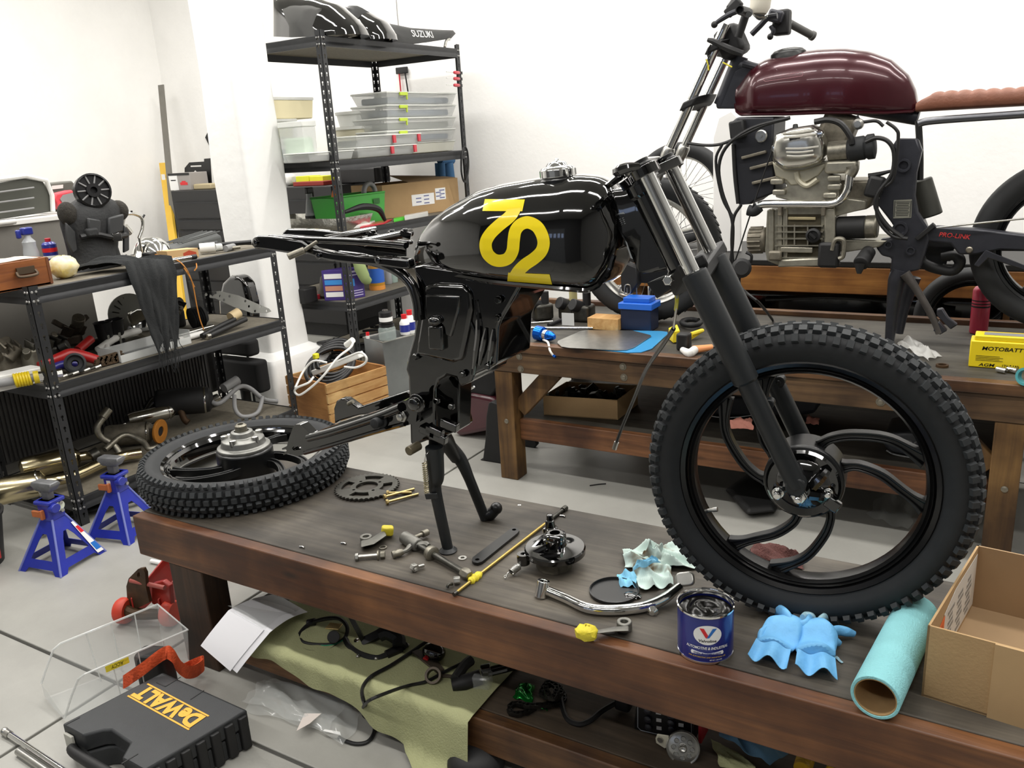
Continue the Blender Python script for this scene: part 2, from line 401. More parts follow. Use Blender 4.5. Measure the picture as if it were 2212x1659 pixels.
obj('apron', MB().bx2((CX0-.03, CY0, CZ-.137), (CX1, CY0+.038, CZ-.041)), M_b2, b2, bev=.004)
obj('back_lip', MB().bx2((CXT, CY1-.04, CZ-.04), (CX1, CY1, CZ+.022)), M_b2e, b2, bev=.004)
for lx in (-1.985, .012):
 for ly in (CY0+.004, CY1-.13):
  lg = obj('leg', MB().bx2((lx, ly, 0), (lx+.092, ly+.09, CZ-.138)), M_b2z, b2, bev=.004)
  if ly < 3.3: obj('bolt', MB().lathe([(.012, 0), (.011, .003), (.006, .006)], (lx+.05, ly, .29), (0, -1, 0), 12), M_bolt, lg)
for x0, x1 in ((-1.893, -1.70), (.012, -.19)):
 a = V((x0, CY0+.05, CZ-.33)); c = V((x1, CY0+.05, CZ-.13)); d = (c-a); n = V((-d.z, 0, d.x)).normalized()*.04
 obj('brace', MB().prism([a-n, c-n, c+n, a+n], (0, .04, 0)), M_b2z, b2, bev=.003)
for x_, z_ in ((1122, 770), (1125, 797), (1346, 792), (1348, 815), (1902, 868)):
 p = at(x_, z_, Y=CY0); obj('bolt', MB().lathe([(.016, 0), (.016, .002), (.01, .002), (.009, .006), (.004, .008)], p, (0, -1, 0), 14), M_bolt, b2)
L2 = at(1130, 905, Y=CY0+.06).z
obj('lower_rail', MB().bx2((-1.893, CY0+.05, L2-.1), (.012, CY0+.088, L2)), wood('rail2', '5c3a22', '92623e', 0, .55, 4, dirt='6a5040'), b2, bev=.004)
obj('lower_shelf', MB().bx2((-1.96, CY0+.089, L2-.03), (.1, CY1-.02, L2-.004)), MATS['bench2_top'], b2, bev=.002)
# ================= third bench far behind
t3 = thing('workbench', 'pale orange plank bench against the white wall behind the maroon tanked motorcycle', 'workbench', (-1.95, 4.3, 0))
M_or = wood('orange_wood', '7c4f22', 'b07a3c', 0, .55, 3, dirt='8a6a45')
TZ = .845
obj('front_board', MB().bx2((-1.95, 4.3, TZ-.13), (1.4, 4.34, TZ)), M_or, t3, bev=.004)
obj('top_board', MB().bx2((-1.95, 4.3, TZ+.001), (1.4, 5.0, TZ+.03)), mat('black_top', '1b1a18', .5), t3, bev=.004)
for lx in (-1.85, 0, 1.2):
 for ly in (4.35, 4.9): obj('leg', MB().bx2((lx, ly, 0), (lx+.09, ly+.09, TZ-.001)), wood('orange_z', '6b4824', '8f6536', 2, .6, 3), t3, bev=.003)
# ================= boltless racks
M_rack = mat('rack_black', '2b2c2e', .42, .2, var=.12, scale=20)
M_board = mat('particle_board', '6b6558', .8, var=.18, scale=40)
def slotted_post(x, y, h, sx, sy, name_parent, t=.0022, w_=.042):
 "L-section post, corner at x,y, flanges running along sx (X) and sy (Y), keyhole slots cut through"
 p = MB(); holes = []
 step = .0508; n = int((h-.04)/step)
 def hole(k):
  z = .03+k*step; r = .0065
  up = [(r*math.cos(a), z+.022+r*math.sin(a)) for a in [PI*1.75*q/8-PI*.375 for q in range(9)]]
  return up+[(-.0035, z+.004), (.0035, z+.004)]
 H = [hole(k) for k in range(n)]
 p.prism([(x, y, 0), (x+sx*w_, y, 0), (x+sx*w_, y, h), (x, y, h)], (0, sy*t, 0), holes=[[(x+sx*w_*.55+a, y, z) for a, z in q] for q in H])
 p.prism([(x, y, 0), (x, y+sy*w_, 0), (x, y+sy*w_, h), (x, y, h)], (sx*t, 0, 0), holes=[[(x, y+sy*w_*.55+a, z) for a, z in q] for q in H])
 po = obj('post', p, M_rack, name_parent, ang=30)
 return po
def beam(mb, a, b, nrm, z, h=.062):
 "folded shelf beam from a to b, outward normal nrm, top at z"
 a = V(a); b = V(b); n = V(nrm)
 prof = [(0, 0), (.012, -.004), (.012, -.024), (.004, -.03), (.004, -.036), (.012, -.042), (.012, -h), (-.004, -h), (-.004, 0)]
 return mb.loft([[V((p.x, p.y, z))+n*o+V((0, 0, dz)) for o, dz in prof] for p in (a, b)])
def rack(root, x0, x1, y0, y1, h, levels, posts=((0, 0), (1, 0), (0, 1), (1, 1))):
 for i, k in posts:
  po = slotted_post((x0, x1)[i], (y0, y1)[k], h, 1-2*i, 1-2*k, root)
  rv = MB()
  for z in levels:
   for dz in (-.012, -.05):
    for o in (.012, .03):
     xx = (x0, x1)[i]; yy = (y0, y1)[k]
     rv.lathe([(.006, 0), (.005, .003), (.002, .004)], (xx+(1-2*i)*o, yy, z+dz), (0, (2*k-1), 0), 8)
     rv.lathe([(.006, 0), (.005, .003), (.002, .004)], (xx, yy+(1-2*k)*o, z+dz), ((2*i-1), 0, 0), 8)
  obj('rivets', rv, mat('rivet', 'b8b8b6', .35, .8), po, kind='stuff')
 for z in levels:
  e = .004
  for a, b, n in (((x0+.03, y0+e), (x1-.03, y0+e), (0, -1, 0)), ((x0+.03, y1-e), (x1-.03, y1-e), (0, 1, 0)), ((x0+e, y0+.03), (x0+e, y1-.03), (-1, 0, 0)), ((x1-e, y0+.03), (x1-e, y1-.03), (1, 0, 0))):
   nn = V(n)*-1
   obj('beam', beam(MB(), (a[0], a[1], 0), (b[0], b[1], 0), V(n)*.6, z), M_rack, root, ang=50)
  obj('shelf_board', MB().bx2((x0+.012, y0+.012, z-.018), (x1-.012, y1-.012, z-.003)), M_board, root)
RX1, RX0, RY0, RY1 = -3.45, -4.06, 1.9, 3.27
def rz(px, py): return at(px, py, X=RX1).z
RL = [.132, .655, 1.066]
r1 = thing('storage_rack', 'low black slotted steel rack at the left crowded with motorcycle parts', 'rack', (RX0, RY0, 0))
rack(r1, RX0, RX1, RY0, RY1, RL[2]+.012, RL)
rib = MB()
for k in range(60): rib.bx2((RX0-.03, RY0+.02+k*.0215, RL[0]+.05), (RX0-.022, RY0+.032+k*.0215, RL[1]-.06))
rib.bx2((RX0-.04, RY0, RL[0]+.04), (RX0-.03, RY1, RL[1]-.05))
obj('ribbed_back_panel', rib, mat('mesh_panel', '3b3a39', .7), r1)
QX1, QX0, QY0, QY1, QH = -3.63, -4.44, 4.02, 5.5, 2.225
def qz(px, py): return at(px, py, X=QX1).z
QL = [.14, qz(769, 650), qz(750, 500), qz(732, 346), qz(702, 76)]
r2 = thing('storage_rack', 'tall black slotted steel rack behind the pillar with black tanks on top', 'rack', (QX0, QY0, 0))
rack(r2, QX0, QX1, QY0, QY1, QH, QL)
# ================= black motorcycle on the front bench
M_gloss = mat('gloss_black', '050505', .07, coat=1, spec=.6)
M_satin = mat('satin_black', '101112', .33, spec=.5)
M_fork = mat('fork_black', '1c1f21', .42, spec=.45)
M_rim = mat('rim_black', '0b0b0c', .24, spec=.5)
M_blk0 = mat('clamp_black', '0c0c0d', .5)
M_rub = mat('tyre_rubber', '1d1f21', .72, var=.15, scale=30)
M_knob = mat('tread_rubber', '2b2e30', .7, var=.2, scale=60)
M_chrome = mat('chrome', 'e4e4e2', .09, 1)
M_brush = mat('brushed_alu', 'b4b3ae', .3, .95, var=.12, scale=30)
M_cast = mat('cast_alu', 'a9a79e', .42, .85, var=.2, scale=25)
M_yel = mat('vinyl_yellow', 'f6dc1a', .25, coat=.5)
M_zinc = mat('zinc_gold', 'c9b27a', .35, .85)
M_dirtal = mat('worn_steel', '8b877b', .42, .85, var=.25, scale=60)
BY = 1.71
BK = thing('motorcycle', 'black cafe racer motorcycle with yellow number 72 on tank, no seat or engine', 'motorcycle', (-.9, BY, BZ))
BK['label'] = 'black motorcycle frame with yellow numerals on its tank and a knobbly front tyre'
def poly(crop, pts, Y):
 x0, y0, s = crop; return [at(x0+a/s, y0+b/s, Y=Y) for a, b in pts]
# ---- tank
def tx(px, py, Y): p = at(px, py, Y=Y); return p.x, p.z
topl = [tx(*q, BY-.02) for q in ((889, 560), (893, 545), (899, 522), (913, 497), (936, 470), (975, 442), (1038, 408), (1086, 396), (1165, 383), (1253, 376), (1291, 382), (1315, 396), (1331, 420), (1340, 450))]
botl = [tx(a, b, BY-d) for a, b, d in ((888, 572, .02), (899, 578, .04), (935, 590, .075), (975, 600, .1), (1101, 617, .112), (1253, 632, .112), (1272, 627, .11), (1302, 588, .09), (1341, 500, .05))]
topl.sort(); botl.sort()
xa, xb = max(topl[0][0], botl[0][0]), min(topl[-1][0], botl[-1][0])
def zt(x): return float(np.interp(x, [p[0] for p in topl], [p[1] for p in topl]))
def zb(x): return float(np.interp(x, [p[0] for p in botl], [p[1] for p in botl]))
NX, NS = 44, 40
tank = MB(); rings = []
for i in range(NX+1):
 q = i/NX; q = .5-.5*math.cos(PI*q); x = xa+(xb-xa)*q
 a, b = zb(x), zt(x); b = max(b, a+.012)
 wd = .125*min(1, (max(q, .0)/.5+.015))**.55*(1 if q < .8 else max(.35, 1-((q-.8)/.2)**2*.55))
 ring = []
 for k in range(NS):
  t = k/NS*2*PI; c, s_ = math.cos(t), math.sin(t)
  e = 2/5.5 if s_ < 0 else 2/2.15
  yy = wd*math.copysign(abs(c)**(2/(2.4 if s_ > 0 else 5.5)), c)*(1-.06*max(0, -s_)); h = math.copysign(abs(s_)**e, s_)
  mid = a+(b-a)*.36
  ring.append((x, BY+yy, mid+(h*(b-mid) if h > 0 else h*(mid-a))))
 rings.append(ring)
tank.loft(rings)
tko = obj('fuel_tank', tank, M_gloss, BK, ang=60)
TT = bvh(tank)
# seam lip round the bottom
lip = []
for i in range(2, NX-1):
 r = rings[i]; lip.append(min(r, key=lambda p: (p[1]-BY)+abs(p[2]-zb(p[0]))*3))
obj('tank_seam', MB().tube([V(p)+V((0, -.004, -.004)) for p in lip], .006, n=6, sm=0), M_gloss, tko)
# numerals, one continuous ribbon
def c1(*p): return [(880+a/3.16, 320+b/3.16) for a, b in p]
dec = MB()
patch(dec, TT, c1((531, 350), (803, 352), (786, 432), (514, 430)), 10, 4)
ribbon(dec, TT, c1((742, 395), (722, 440), (690, 478), (625, 530), (565, 590), (537, 650), (548, 715), (590, 758), (640, 768), (690, 750), (720, 700), (728, 630), (740, 565), (775, 522), (828, 508), (885, 535), (920, 590), (932, 650), (915, 705), (870, 750), (805, 795), (760, 840), (728, 890)), 26.5, 7, .0014, 6)
patch(dec, TT, c1((690, 848), (972, 860), (989, 928), (683, 905)), 12, 6)
obj('number_decal', dec, M_yel, tko, ang=80)
# filler cap
c = at(1207, 392, Y=BY-.02)
cap = MB().lathe([(.043, -.012), (.043, .004), (.038, .008)], c, (-.06, 0, 1), 28)
cp = obj('fuel_cap', MB().lathe([(.036, .006), (.0405, .01), (.0405, .026), (.036, .031), (.026, .033), (.024, .037), (.02, .042), (.006, .044), (.004, .05), (.0005, .051)], c, (-.06, 0, 1), 12), M_chrome, tko, bev=.001)
obj('cap_ring', cap, M_satin, tko)
# ---- steering
PSI = .098; WC = V((-.33, 1.714, .821)); un = V((math.cos(PSI), math.sin(PSI), 0)); nn = V((math.sin(PSI), -math.cos(PSI), 0))
def onp(px, py, off):
 d = (_f+RT*((px-CX)/F)-UP*((py-CY)/F)); p0 = WC+nn*off; return CAM+d*((p0-CAM).dot(nn)/d.dot(nn))
FO = .098
for sgn, top, mid, bot in ((1, (1389, 362), (1497, 590), (1722, 1050)), (-1, (1456, 352), (1543, 556), None)):
 T = onp(*top, FO*sgn); Mi = onp(*mid, FO*sgn)
 if bot: B = onp(*bot, FO*sgn); AX = (B-T).normalized(); Bn = B; Tn = T
 else: B = Bn-nn*FO*2; T = Tn-nn*FO*2; Mi = B+(T-B).normalized()*(Mi-B).length
 AX = (T-B).normalized()
 ft = obj('fork_tube', MB().cyl(T-AX*.012, Mi-AX*.05, .0155, n=20), M_chrome, BK)
 L = (Mi-B).length
 sl = obj('fork_slider', MB().lathe([(.0205, 0), (.021, .02), (.021, L*.49), (.0262, L*.5), (.0265, L-.004), (.0255, L), (.018, L)], B, AX, 24), M_fork, BK)
 obj('dust_cap', MB().lathe([(.0225, 0), (.0225, .002), (.0165, .004), (.0165, -.002)], Mi-AX*.0008, AX, 20), M_satin, sl)
 obj('axle_lug', MB().lathe([(.02, -.018), (.02, .018)], B+AX*.004, nn, 16), M_fork, sl, bev=.003)
 if sgn > 0:
  for q, r in (((1663, 870), .008), ):
   p = onp(*q, FO-.03); obj('brake_lug', MB().cyl(p-nn*.012, p+nn*.012, .01), M_fork, sl, bev=.002)
 else:
  p = onp(1684, 822, -FO+.005); obj('brake_lug', MB().cyl(p-nn*.014, p+nn*.014, .013).cyl(p+nn*.014, p+nn*.018, .006, n=6), M_satin, sl, bev=.002)
 if sgn > 0: AXn = AX
Tf = Tn-nn*FO*2
back = (-un - AXn*(-un).dot(AXn)).normalized()   # rearwards, square to the steering axis
# top clamp
tc = MB()
def cl(p, a): return p
zc = Tn+AXn*0
C0 = (Tn+Tf)/2+back*.045
o = []
for k in range(13): a = PI*k/12; o.append(Tn+nn*math.sin(a)*.028-back*math.cos(a)*.028)
# outline round near boss, stem, far boss
out = [Tn-back*.028+nn*.004]
for k in range(1, 10): a = PI*k/9; out.append(Tn+nn*.026*math.sin(a)-back*.028*math.cos(a))
out += [C0+nn*.045+back*.012, C0+nn*.03+back*.034, C0-nn*.03+back*.034, C0-nn*.045+back*.012]
for k in range(0, 10): a = PI*k/9; out.append(Tf-nn*.026*math.sin(a)+back*.028*math.cos(a))
out += [Tf-back*.026+nn*.02, C0-back*.035-nn*.03, C0-back*.035+nn*.03, Tn-back*.026-nn*.02]
tc.prism([p-AXn*.018 for p in out], AXn*.02)
tco = obj('top_clamp', tc, M_gloss, BK, bev=.005, seg=3)
for p, r, h, m_ in ((Tn, .0165, .016, M_satin), (Tf, .0165, .016, M_satin), (C0, .016, .02, M_brush)):
 b = MB().lathe([(r+.004, 0), (r+.004, .006), (r, .008), (r, h)], p, AXn, 6 if m_ is M_brush else 20)
 obj('clamp_bolt', b, m_, tco, bev=.001)
for s_ in (.045, -.045):
 p = C0+nn*s_-back*.012
 obj('bar_mount', MB().lathe([(.016, 0), (.02, .004), (.02, .014), (.012, .02), (.005, .021)], p, AXn, 18), M_brush if s_ > 0 else M_satin, tco, bev=.001)
# curled cable guide wings of the clamp
obj('clamp_wing', MB().tube([Tn+nn*.02+AXn*.004, Tn+nn*.03+back*.02+AXn*.012, Tn+nn*.015+back*.045+AXn*.016, C0+nn*.03+AXn*.016+back*.01, C0+nn*.06+back*.05+AXn*.006], [.007, .01, .011, .01, .006]), M_gloss, tco)
obj('clamp_wing', MB().tube([Tf+nn*.02+AXn*.004, Tf-nn*.01+back*.02+AXn*.014, C0-nn*.04+AXn*.02-back*.01, C0-nn*.01-back*.02+AXn*.012], [.007, .01, .012, .007]), M_gloss, tco)
# steering head and its gussets
sa, sb = C0-AXn*.022, C0-AXn*.245
hd = MB().lathe([(.034, 0), (.036, .004), (.036, .03), (.03, .036), (.03, .2), (.036, .206), (.036, .235)], sb, AXn, 24)
obj('steering_head', hd, M_gloss, BK)
K1 = (1200, 300, 3.95)
g = pillow(poly(K1, [(560, 420), (700, 370), (790, 520), (900, 740), (1000, 990), (1030, 1100), (900, 1130), (760, 1150), (690, 1110), (600, 900), (530, 680), (430, 560), (450, 430)], BY-.036), (0, .074, 0), 5)
go = obj('neck_gusset', g, M_gloss, BK, ang=70)
for q in ([(620, 440), (760, 640), (960, 1030)], [(745, 420), (860, 650), (1010, 960)]):
 obj('gusset_rib', MB().tube([p for p in poly(K1, q, BY-.036)], .006), M_gloss, go)
stk = MB().prism(poly(K1, [(525, 640), (580, 625), (592, 640), (722, 985), (715, 1002), (655, 1025), (640, 1015)], BY-.0345), (0, .002, 0))
so = obj('frame_plate', stk, mat('plate_silver', 'b9bcbc', .35, .6), go)
A = at(1200+553/3.95, 300+650/3.95, Y=BY-.0348); Bq = at(1200+680/3.95, 300+1000/3.95, Y=BY-.0348); ud = (Bq-A).normalized(); vd = V((0, -1, 0)).cross(ud)
inn = MB().prism([A+ud*.004-vd*.0065, Bq-ud*.004-vd*.0065, Bq-ud*.004+vd*.0065, A+ud*.004+vd*.0065], (0, -.0004, 0))
obj('plate_print', inn, mat('print_black', '161616', .5), go)
wt = MB()
for k in range(26): 
 for r_ in (-.0035, .0035): 
  if k in (7, 8, 14, 15) and r_ > 0: continue
  p = A+ud*(.008+k*.0041)+vd*r_; wt.box(p+V((0, -.0007, 0)), (.0017, .0004, .0035), MX((ud, V((0, 1, 0)), ud.cross(V((0, 1, 0))))).transposed())
p = A.lerp(Bq, .74); wt.box(p+V((0, -.0007, 0))+vd*.002, (.028, .0004, .007), MX((ud, V((0, 1, 0)), ud.cross(V((0, 1, 0))))).transposed())
obj('plate_lettering', wt, M_brush, go, kind='stuff')
lb = sb+AXn*.005-back*.02
lc = MB(); Tnl = Tn-AXn*.215; Tfl = Tf-AXn*.215
lc.loft([[Tnl-nn*.022+back*.03-AXn*.014, Tnl-nn*.022-back*.03-AXn*.014, Tnl-nn*.022-back*.03+AXn*.014, Tnl-nn*.022+back*.03+AXn*.014], [sb+nn*.03+back*.035-AXn*.016, sb+nn*.03-back*.04-AXn*.016, sb+nn*.03-back*.04+AXn*.016, sb+nn*.03+back*.035+AXn*.016],
         [sb-nn*.03+back*.035-AXn*.016, sb-nn*.03-back*.04-AXn*.016, sb-nn*.03-back*.04+AXn*.016, sb-nn*.03+back*.035+AXn*.016], [Tfl-nn*.024+back*.03-AXn*.014, Tfl-nn*.024-back*.03-AXn*.014, Tfl-nn*.024-back*.03+AXn*.014, Tfl-nn*.024+back*.03+AXn*.014]])
obj('bottom_clamp', lc, M_blk0, BK, bev=.006)
p = onp(1459, 597, FO); obj('clamp_nut', MB().lathe([(.012, 0), (.012, .008), (.009, .012)], p+back*.015, nn, 6), M_chrome, BK, bev=.001)
obj('horn_bracket', MB().prism([at(*q, Y=BY-.05) for q in ((1396, 612), (1447, 592), (1474, 606), (1418, 646))], (0, .06, 0)), M_satin, BK, bev=.003)
# ---- front wheel
def WP(r, a, h): a = math.radians(a); return WC+(un*math.cos(a)+V((0, 0, 1))*math.sin(a))*r+nn*h
def tyre_mesh(c, ax, R, w_, rb):
 k = R-rb
 pr_ = [(rb-.006, -.62*w_), (rb+.004, -.7*w_), (rb+k*.2, -.92*w_), (rb+k*.45, -w_), (rb+k*.65, -.93*w_), (rb+k*.78, -.78*w_), (rb+k*.85, -.5*w_), (rb+k*.88, 0)]
 pr_ = pr_+[(r, -h) for r, h in pr_[::-1][1:]]
 return MB().lathe(pr_, c, ax, 80, caps=False)
def knobs(c, ax, R, w_, rb, n=76, hgt=1.0):
 mb = MB(); u, v, d = basis(ax); k = R-rb
 for i in range(n):
  for row, (r, h, tilt, wd, ln) in enumerate(((rb+k*.72, -.9, 62, .018, .0145), (rb+k*.87, -.46, 26, .019, .0185), (rb+k*.9, 0, 0, .017, .02), (rb+k*.87, .46, -26, .019, .0185), (rb+k*.72, .9, -62, .018, .0145))):
   a = 2*PI*(i+(.5 if row in (1, 3) else 0))/n
   e = u*math.cos(a)+v*math.sin(a); t = d.cross(e); ti = math.radians(tilt)
   nr = e*math.cos(ti)-d*math.sin(ti); sd = t.cross(nr)
   p = c+e*r+d*h*w_+nr*.004*hgt
   b = MB(); 
   q1 = [p+t*x*ln/2+sd*y*wd/2-nr*.005 for x, y in ((-1, -1), (1, -1), (1, 1), (-1, 1))]
   q2 = [p+t*x*ln*.42+sd*y*wd*.42+nr*.0055*hgt for x, y in ((-1, -1), (1, -1), (1, 1), (-1, 1))]
   mb.add(q1+q2, [(4, 5, 6, 7), (0, 1, 5, 4), (1, 2, 6, 5), (2, 3, 7, 6), (3, 0, 4, 7)])
 return mb
def rim_mesh(c, ax, rb, w_):
 P = [(rb, -w_), (rb-.003, -w_-.002), (rb-.012, -w_+.004), (rb-.014, -w_+.010), (rb-.017, -w_+.006), (rb-.021, -w_+.012), (rb-.024, -w_+.009), (rb-.029, -w_+.016), (rb-.031, 0)]
 P = P+[(r, -h) for r, h in P[::-1][1:]]+[(rb-.01, w_-.006), (rb-.014, 0), (rb-.01, -w_+.006)]
 return MB().lathe(P, c, ax, 72, caps=False, loop=True)
def spoke_mesh(WPf, ctrl, hw=.0115, wd=.009, flare=1):
 P = [V((r*math.cos(math.radians(a)), r*math.sin(math.radians(a)), 0)) for r, a in ctrl]; P = spl(P, 6); rings = []
 for i, p in enumerate(P):
  t = (P[min(i+1, len(P)-1)]-P[max(i-1, 0)]).normalized(); q = V((-t.y, t.x, 0)); s = i/(len(P)-1)
  k = 1+flare*(1.1*max(0, (s-.8)/.2)**2+.5*max(0, (.2-s)/.2)**2)
  sec = [(-1, -1), (-.55, -1), (-.35, -.45), (.35, -.45), (.55, -1), (1, -1), (1, 1), (.55, 1), (.35, .45), (-.35, .45), (-.55, 1), (-1, 1)]
  rings.append([WPf(p+q*a*wd*k, b*hw) for a, b in sec])
 return MB().loft(rings)
rb = .262
fw = obj('front_wheel', rim_mesh(WC, nn, rb, .033), M_rim, BK, ang=25)
obj('tyre', tyre_mesh(WC, nn, .333, .049, rb), M_rub, fw, ang=60)
obj('tread_blocks', knobs(WC, nn, .333, .049, rb), M_knob, fw, ang=20, kind='stuff')
def wpf(p, h): return WC+un*p.x+V((0, 0, 1))*p.y+nn*h
for e in (16, -104, 136):
 obj('spoke', spoke_mesh(wpf, [(.08, e+55), (.105, e+46), (.14, e+32), (.19, e+16), (.236, e)]), M_satin, fw, bev=.0012)
 obj('spoke', spoke_mesh(wpf, [(.08, e+8), (.11, e+4), (.15, e-7), (.19, e-18), (.236, e-25)]), M_satin, fw, bev=.0012)
obj('hub', MB().lathe([(.03, -.06), (.07, -.055), (.082, -.045), (.082, .03), (.076, .034), (.02, .036)], WC, nn, 40), M_satin, fw, bev=.003)
bp_ = obj('brake_plate', MB().lathe([(.074, .03), (.075, .04), (.070, .046), (.055, .044), (.05, .05), (.03, .056), (.02, .062), (.018, .075)], WC, nn, 40), M_gloss, fw)
for a, r, ln in ((35, .062, .02), (-20, .06, .02), (178, .04, .04)):
 obj('brake_boss', MB().tube([WP(.02, a-20, .058), WP(r*.7, a, .055), WP(r, a+6, .048)], [.014, .012, .009]), M_gloss, fw)
obj('axle_nut', MB().lathe([(.016, .09), (.016, .11), (.013, .114)], WC, nn, 6).lathe([(.0075, .114), (.0075, .128), (.005, .13)], WC, nn, 12), M_chrome, fw, bev=.001)
for px_, py_, r in ((1681, 1064, .0085), (1789, 1063, .006)):
 p = onp(px_, py_, .05); obj('plate_bolt', MB().lathe([(r+.004, 0), (r+.004, .004), (r, .005), (r, .02), (r*.8, .022)], p, nn, 12), M_chrome, fw, bev=.0008)
p = onp(1800, 1085, .045); obj('brake_arm', MB().box(p+nn*.01, (.03, .014, .026), euler(0, 30, 0)), M_gloss, fw, bev=.003)
a0 = onp(1521, 1104, 0); obj('valve', MB().cyl(a0, a0+un*.02+V((0, 0, .006)), .0042, n=10).cyl(a0+un*.02+V((0, 0, .006)), a0+un*.03+V((0, 0, .009)), .0055, n=10), M_brush, fw)
# ---- frame body
K2 = (860, 560, 3.77)
body = [(120, 60), (165, 290), (150, 450), (120, 640), (75, 800), (60, 900), (80, 960), (85, 1130), (95, 1500), (130, 1520), (230, 1480), (330, 1490), (300, 1380), (300, 1060), (330, 985), (400, 950), (470, 970), (500, 1040), (600, 1000), (612, 945), (740, 890), (800, 860), (812, 560), (835, 500), (900, 390), (985, 240), (985, 150), (600, 110), (200, 50)]
fr = obj('frame', MB().prism(poly(K2, body, BY-.085), (0, .17, 0)), M_gloss, BK, bev=.012, seg=3)
obj('frame_web', MB().prism(poly(K2, [(300, 1480), (290, 940), (500, 940), (490, 1400), (450, 1410)], BY-.03), (0, .06, 0)), M_gloss, fr, bev=.004)
Y2 = BY-.097
pan = obj('side_pressing', MB().prism(poly(K2, [(205, 215), (300, 195), (520, 205), (585, 280), (600, 420), (560, 640), (520, 830), (440, 850), (220, 800), (130, 790), (150, 640), (185, 420)], Y2), (0, .03, 0)), M_gloss, fr, bev=.011, seg=3)
obj('pressing_recess', MB().prism(poly(K2, [(215, 290), (500, 300), (490, 430), (430, 640), (380, 620), (370, 560), (350, 530), (240, 530), (215, 430)], Y2-.006), (0, .012, 0)), M_gloss, fr, bev=.005, seg=3)
obj('pressing_tongue', MB().prism(poly(K2, [(235, 545), (355, 545), (365, 750), (240, 740)], Y2-.014), (0, .02, 0)), M_gloss, fr, bev=.006, seg=3)
obj('pressing_boss', MB().sph(at(860+300/3.77, 560+500/3.77, Y=Y2-.01), (.02, .016, .013)), M_gloss, fr)
for q in ([(640, 330), (660, 560), (640, 760), (610, 940)], [(720, 560), (700, 700), (660, 860)], [(780, 570), (770, 700), (735, 860)], [(560, 430), (640, 620)]):
 obj('frame_ridge', MB().tube(poly(K2, q, BY-.086), [.004, .009, .009, .004]), M_gloss, fr)
obj('front_mount', MB().tube(poly(K2, [(985, 200), (880, 300), (840, 420), (800, 560)], BY-.06), [.012, .018, .018, .012], n=12), M_gloss, fr)
obj('front_mount', MB().tube(poly(K2, [(985, 230), (900, 310), (870, 430), (815, 560)], BY+.03), [.012, .018, .018, .012], n=12), M_gloss, fr)
for q in ((820, 330), (810, 480), (735, 870), (150, 790), (440, 1195), (320, 1150), (530, 935)):
 p = at(860+q[0]/3.77, 560+q[1]/3.77, Y=BY-.09); obj('frame_bolt', MB().lathe([(.009, 0), (.009, .006), (.006, .01)], p, (0, -1, 0), 12), M_gloss, fr)
# down tube bend to the seat rails
for dy in (-.1, .09):
 obj('rail_bend', MB().tube([at(*q, Y=BY+dy) for q in ((735, 552), (790, 560), (845, 578), (882, 605), (900, 645), (905, 690))], .0135, n=14), M_gloss, BK)
K3 = (500, 480, 3.19)
def rail(pts, dy, th): return MB().prism(poly(K3, pts, BY+dy), (0, th, 0))
nr = obj('seat_rail', rail([(140, 110), (175, 92), (265, 96), (480, 128), (560, 180), (700, 212), (870, 232), (1060, 242), (1215, 258), (1225, 326), (1180, 328), (1000, 300), (830, 288), (740, 278), (640, 262), (520, 222), (380, 215), (250, 195), (160, 185), (135, 160)], -.12, .028), M_gloss, BK, bev=.006, seg=3)
obj('rail_tube', MB().tube(poly(K3, [(265, 105), (520, 120), (800, 130), (1080, 150), (1200, 163)], BY-.105), .0085, n=10), M_gloss, nr)
fr2 = obj('seat_rail', rail([(348, 70), (378, 46), (560, 50), (760, 72), (930, 100), (1060, 110), (1220, 128), (1220, 160), (1000, 140), (560, 128), (350, 105)], .1, .026), M_gloss, BK, bev=.005)
obj('rail_tube', MB().tube(poly(K3, [(360, 100), (700, 128), (1000, 140), (1210, 158)], BY+.09), .0085, n=10), M_gloss, fr2)
z_ = poly(K3, [(530, 130), (1200, 150), (1200, 235), (900, 225), (530, 200)], BY-.02)
obj('inner_plate', MB().prism(z_, (0, .004, 0)), M_gloss, BK)
for q in ((640, 120), (900, 140)):
 a = at(500+q[0]/3.19, 480+q[1]/3.19, Y=BY-.1); obj('cross_tube', MB().cyl(a, a+V((0, .2, 0)), .011), M_gloss, BK)
for q in ((168, 142), (600, 232), (1010, 262)):
 a = at(500+q[0]/3.19, 480+q[1]/3.19, Y=BY-.121); obj('rail_bolt', MB().lathe([(.008, 0), (.008, .004), (.004, .006)], a, (0, -1, 0), 12), M_gloss, nr)
a = at(658, 540, Y=BY-.13); b = at(622, 555, Y=BY-.16); obj('grey_peg', MB().cyl(a, b, .009).cyl(a+V((.03, .02, .02)), a, .005), M_dirtal, nr, bev=.002, label='short grey metal peg')
for q in ((980, 95), (1110, 92), (1200, 85)):
 a = at(500+q[0]/3.19, 480+q[1]/3.19, Y=BY+.06); obj('rail_tab', MB().box(a, (.03, .012, .018), euler(0, 20, 30)).cyl(a+V((0, 0, .005)), a+V((0, 0, .016)), .007), M_gloss, fr2, bev=.002)
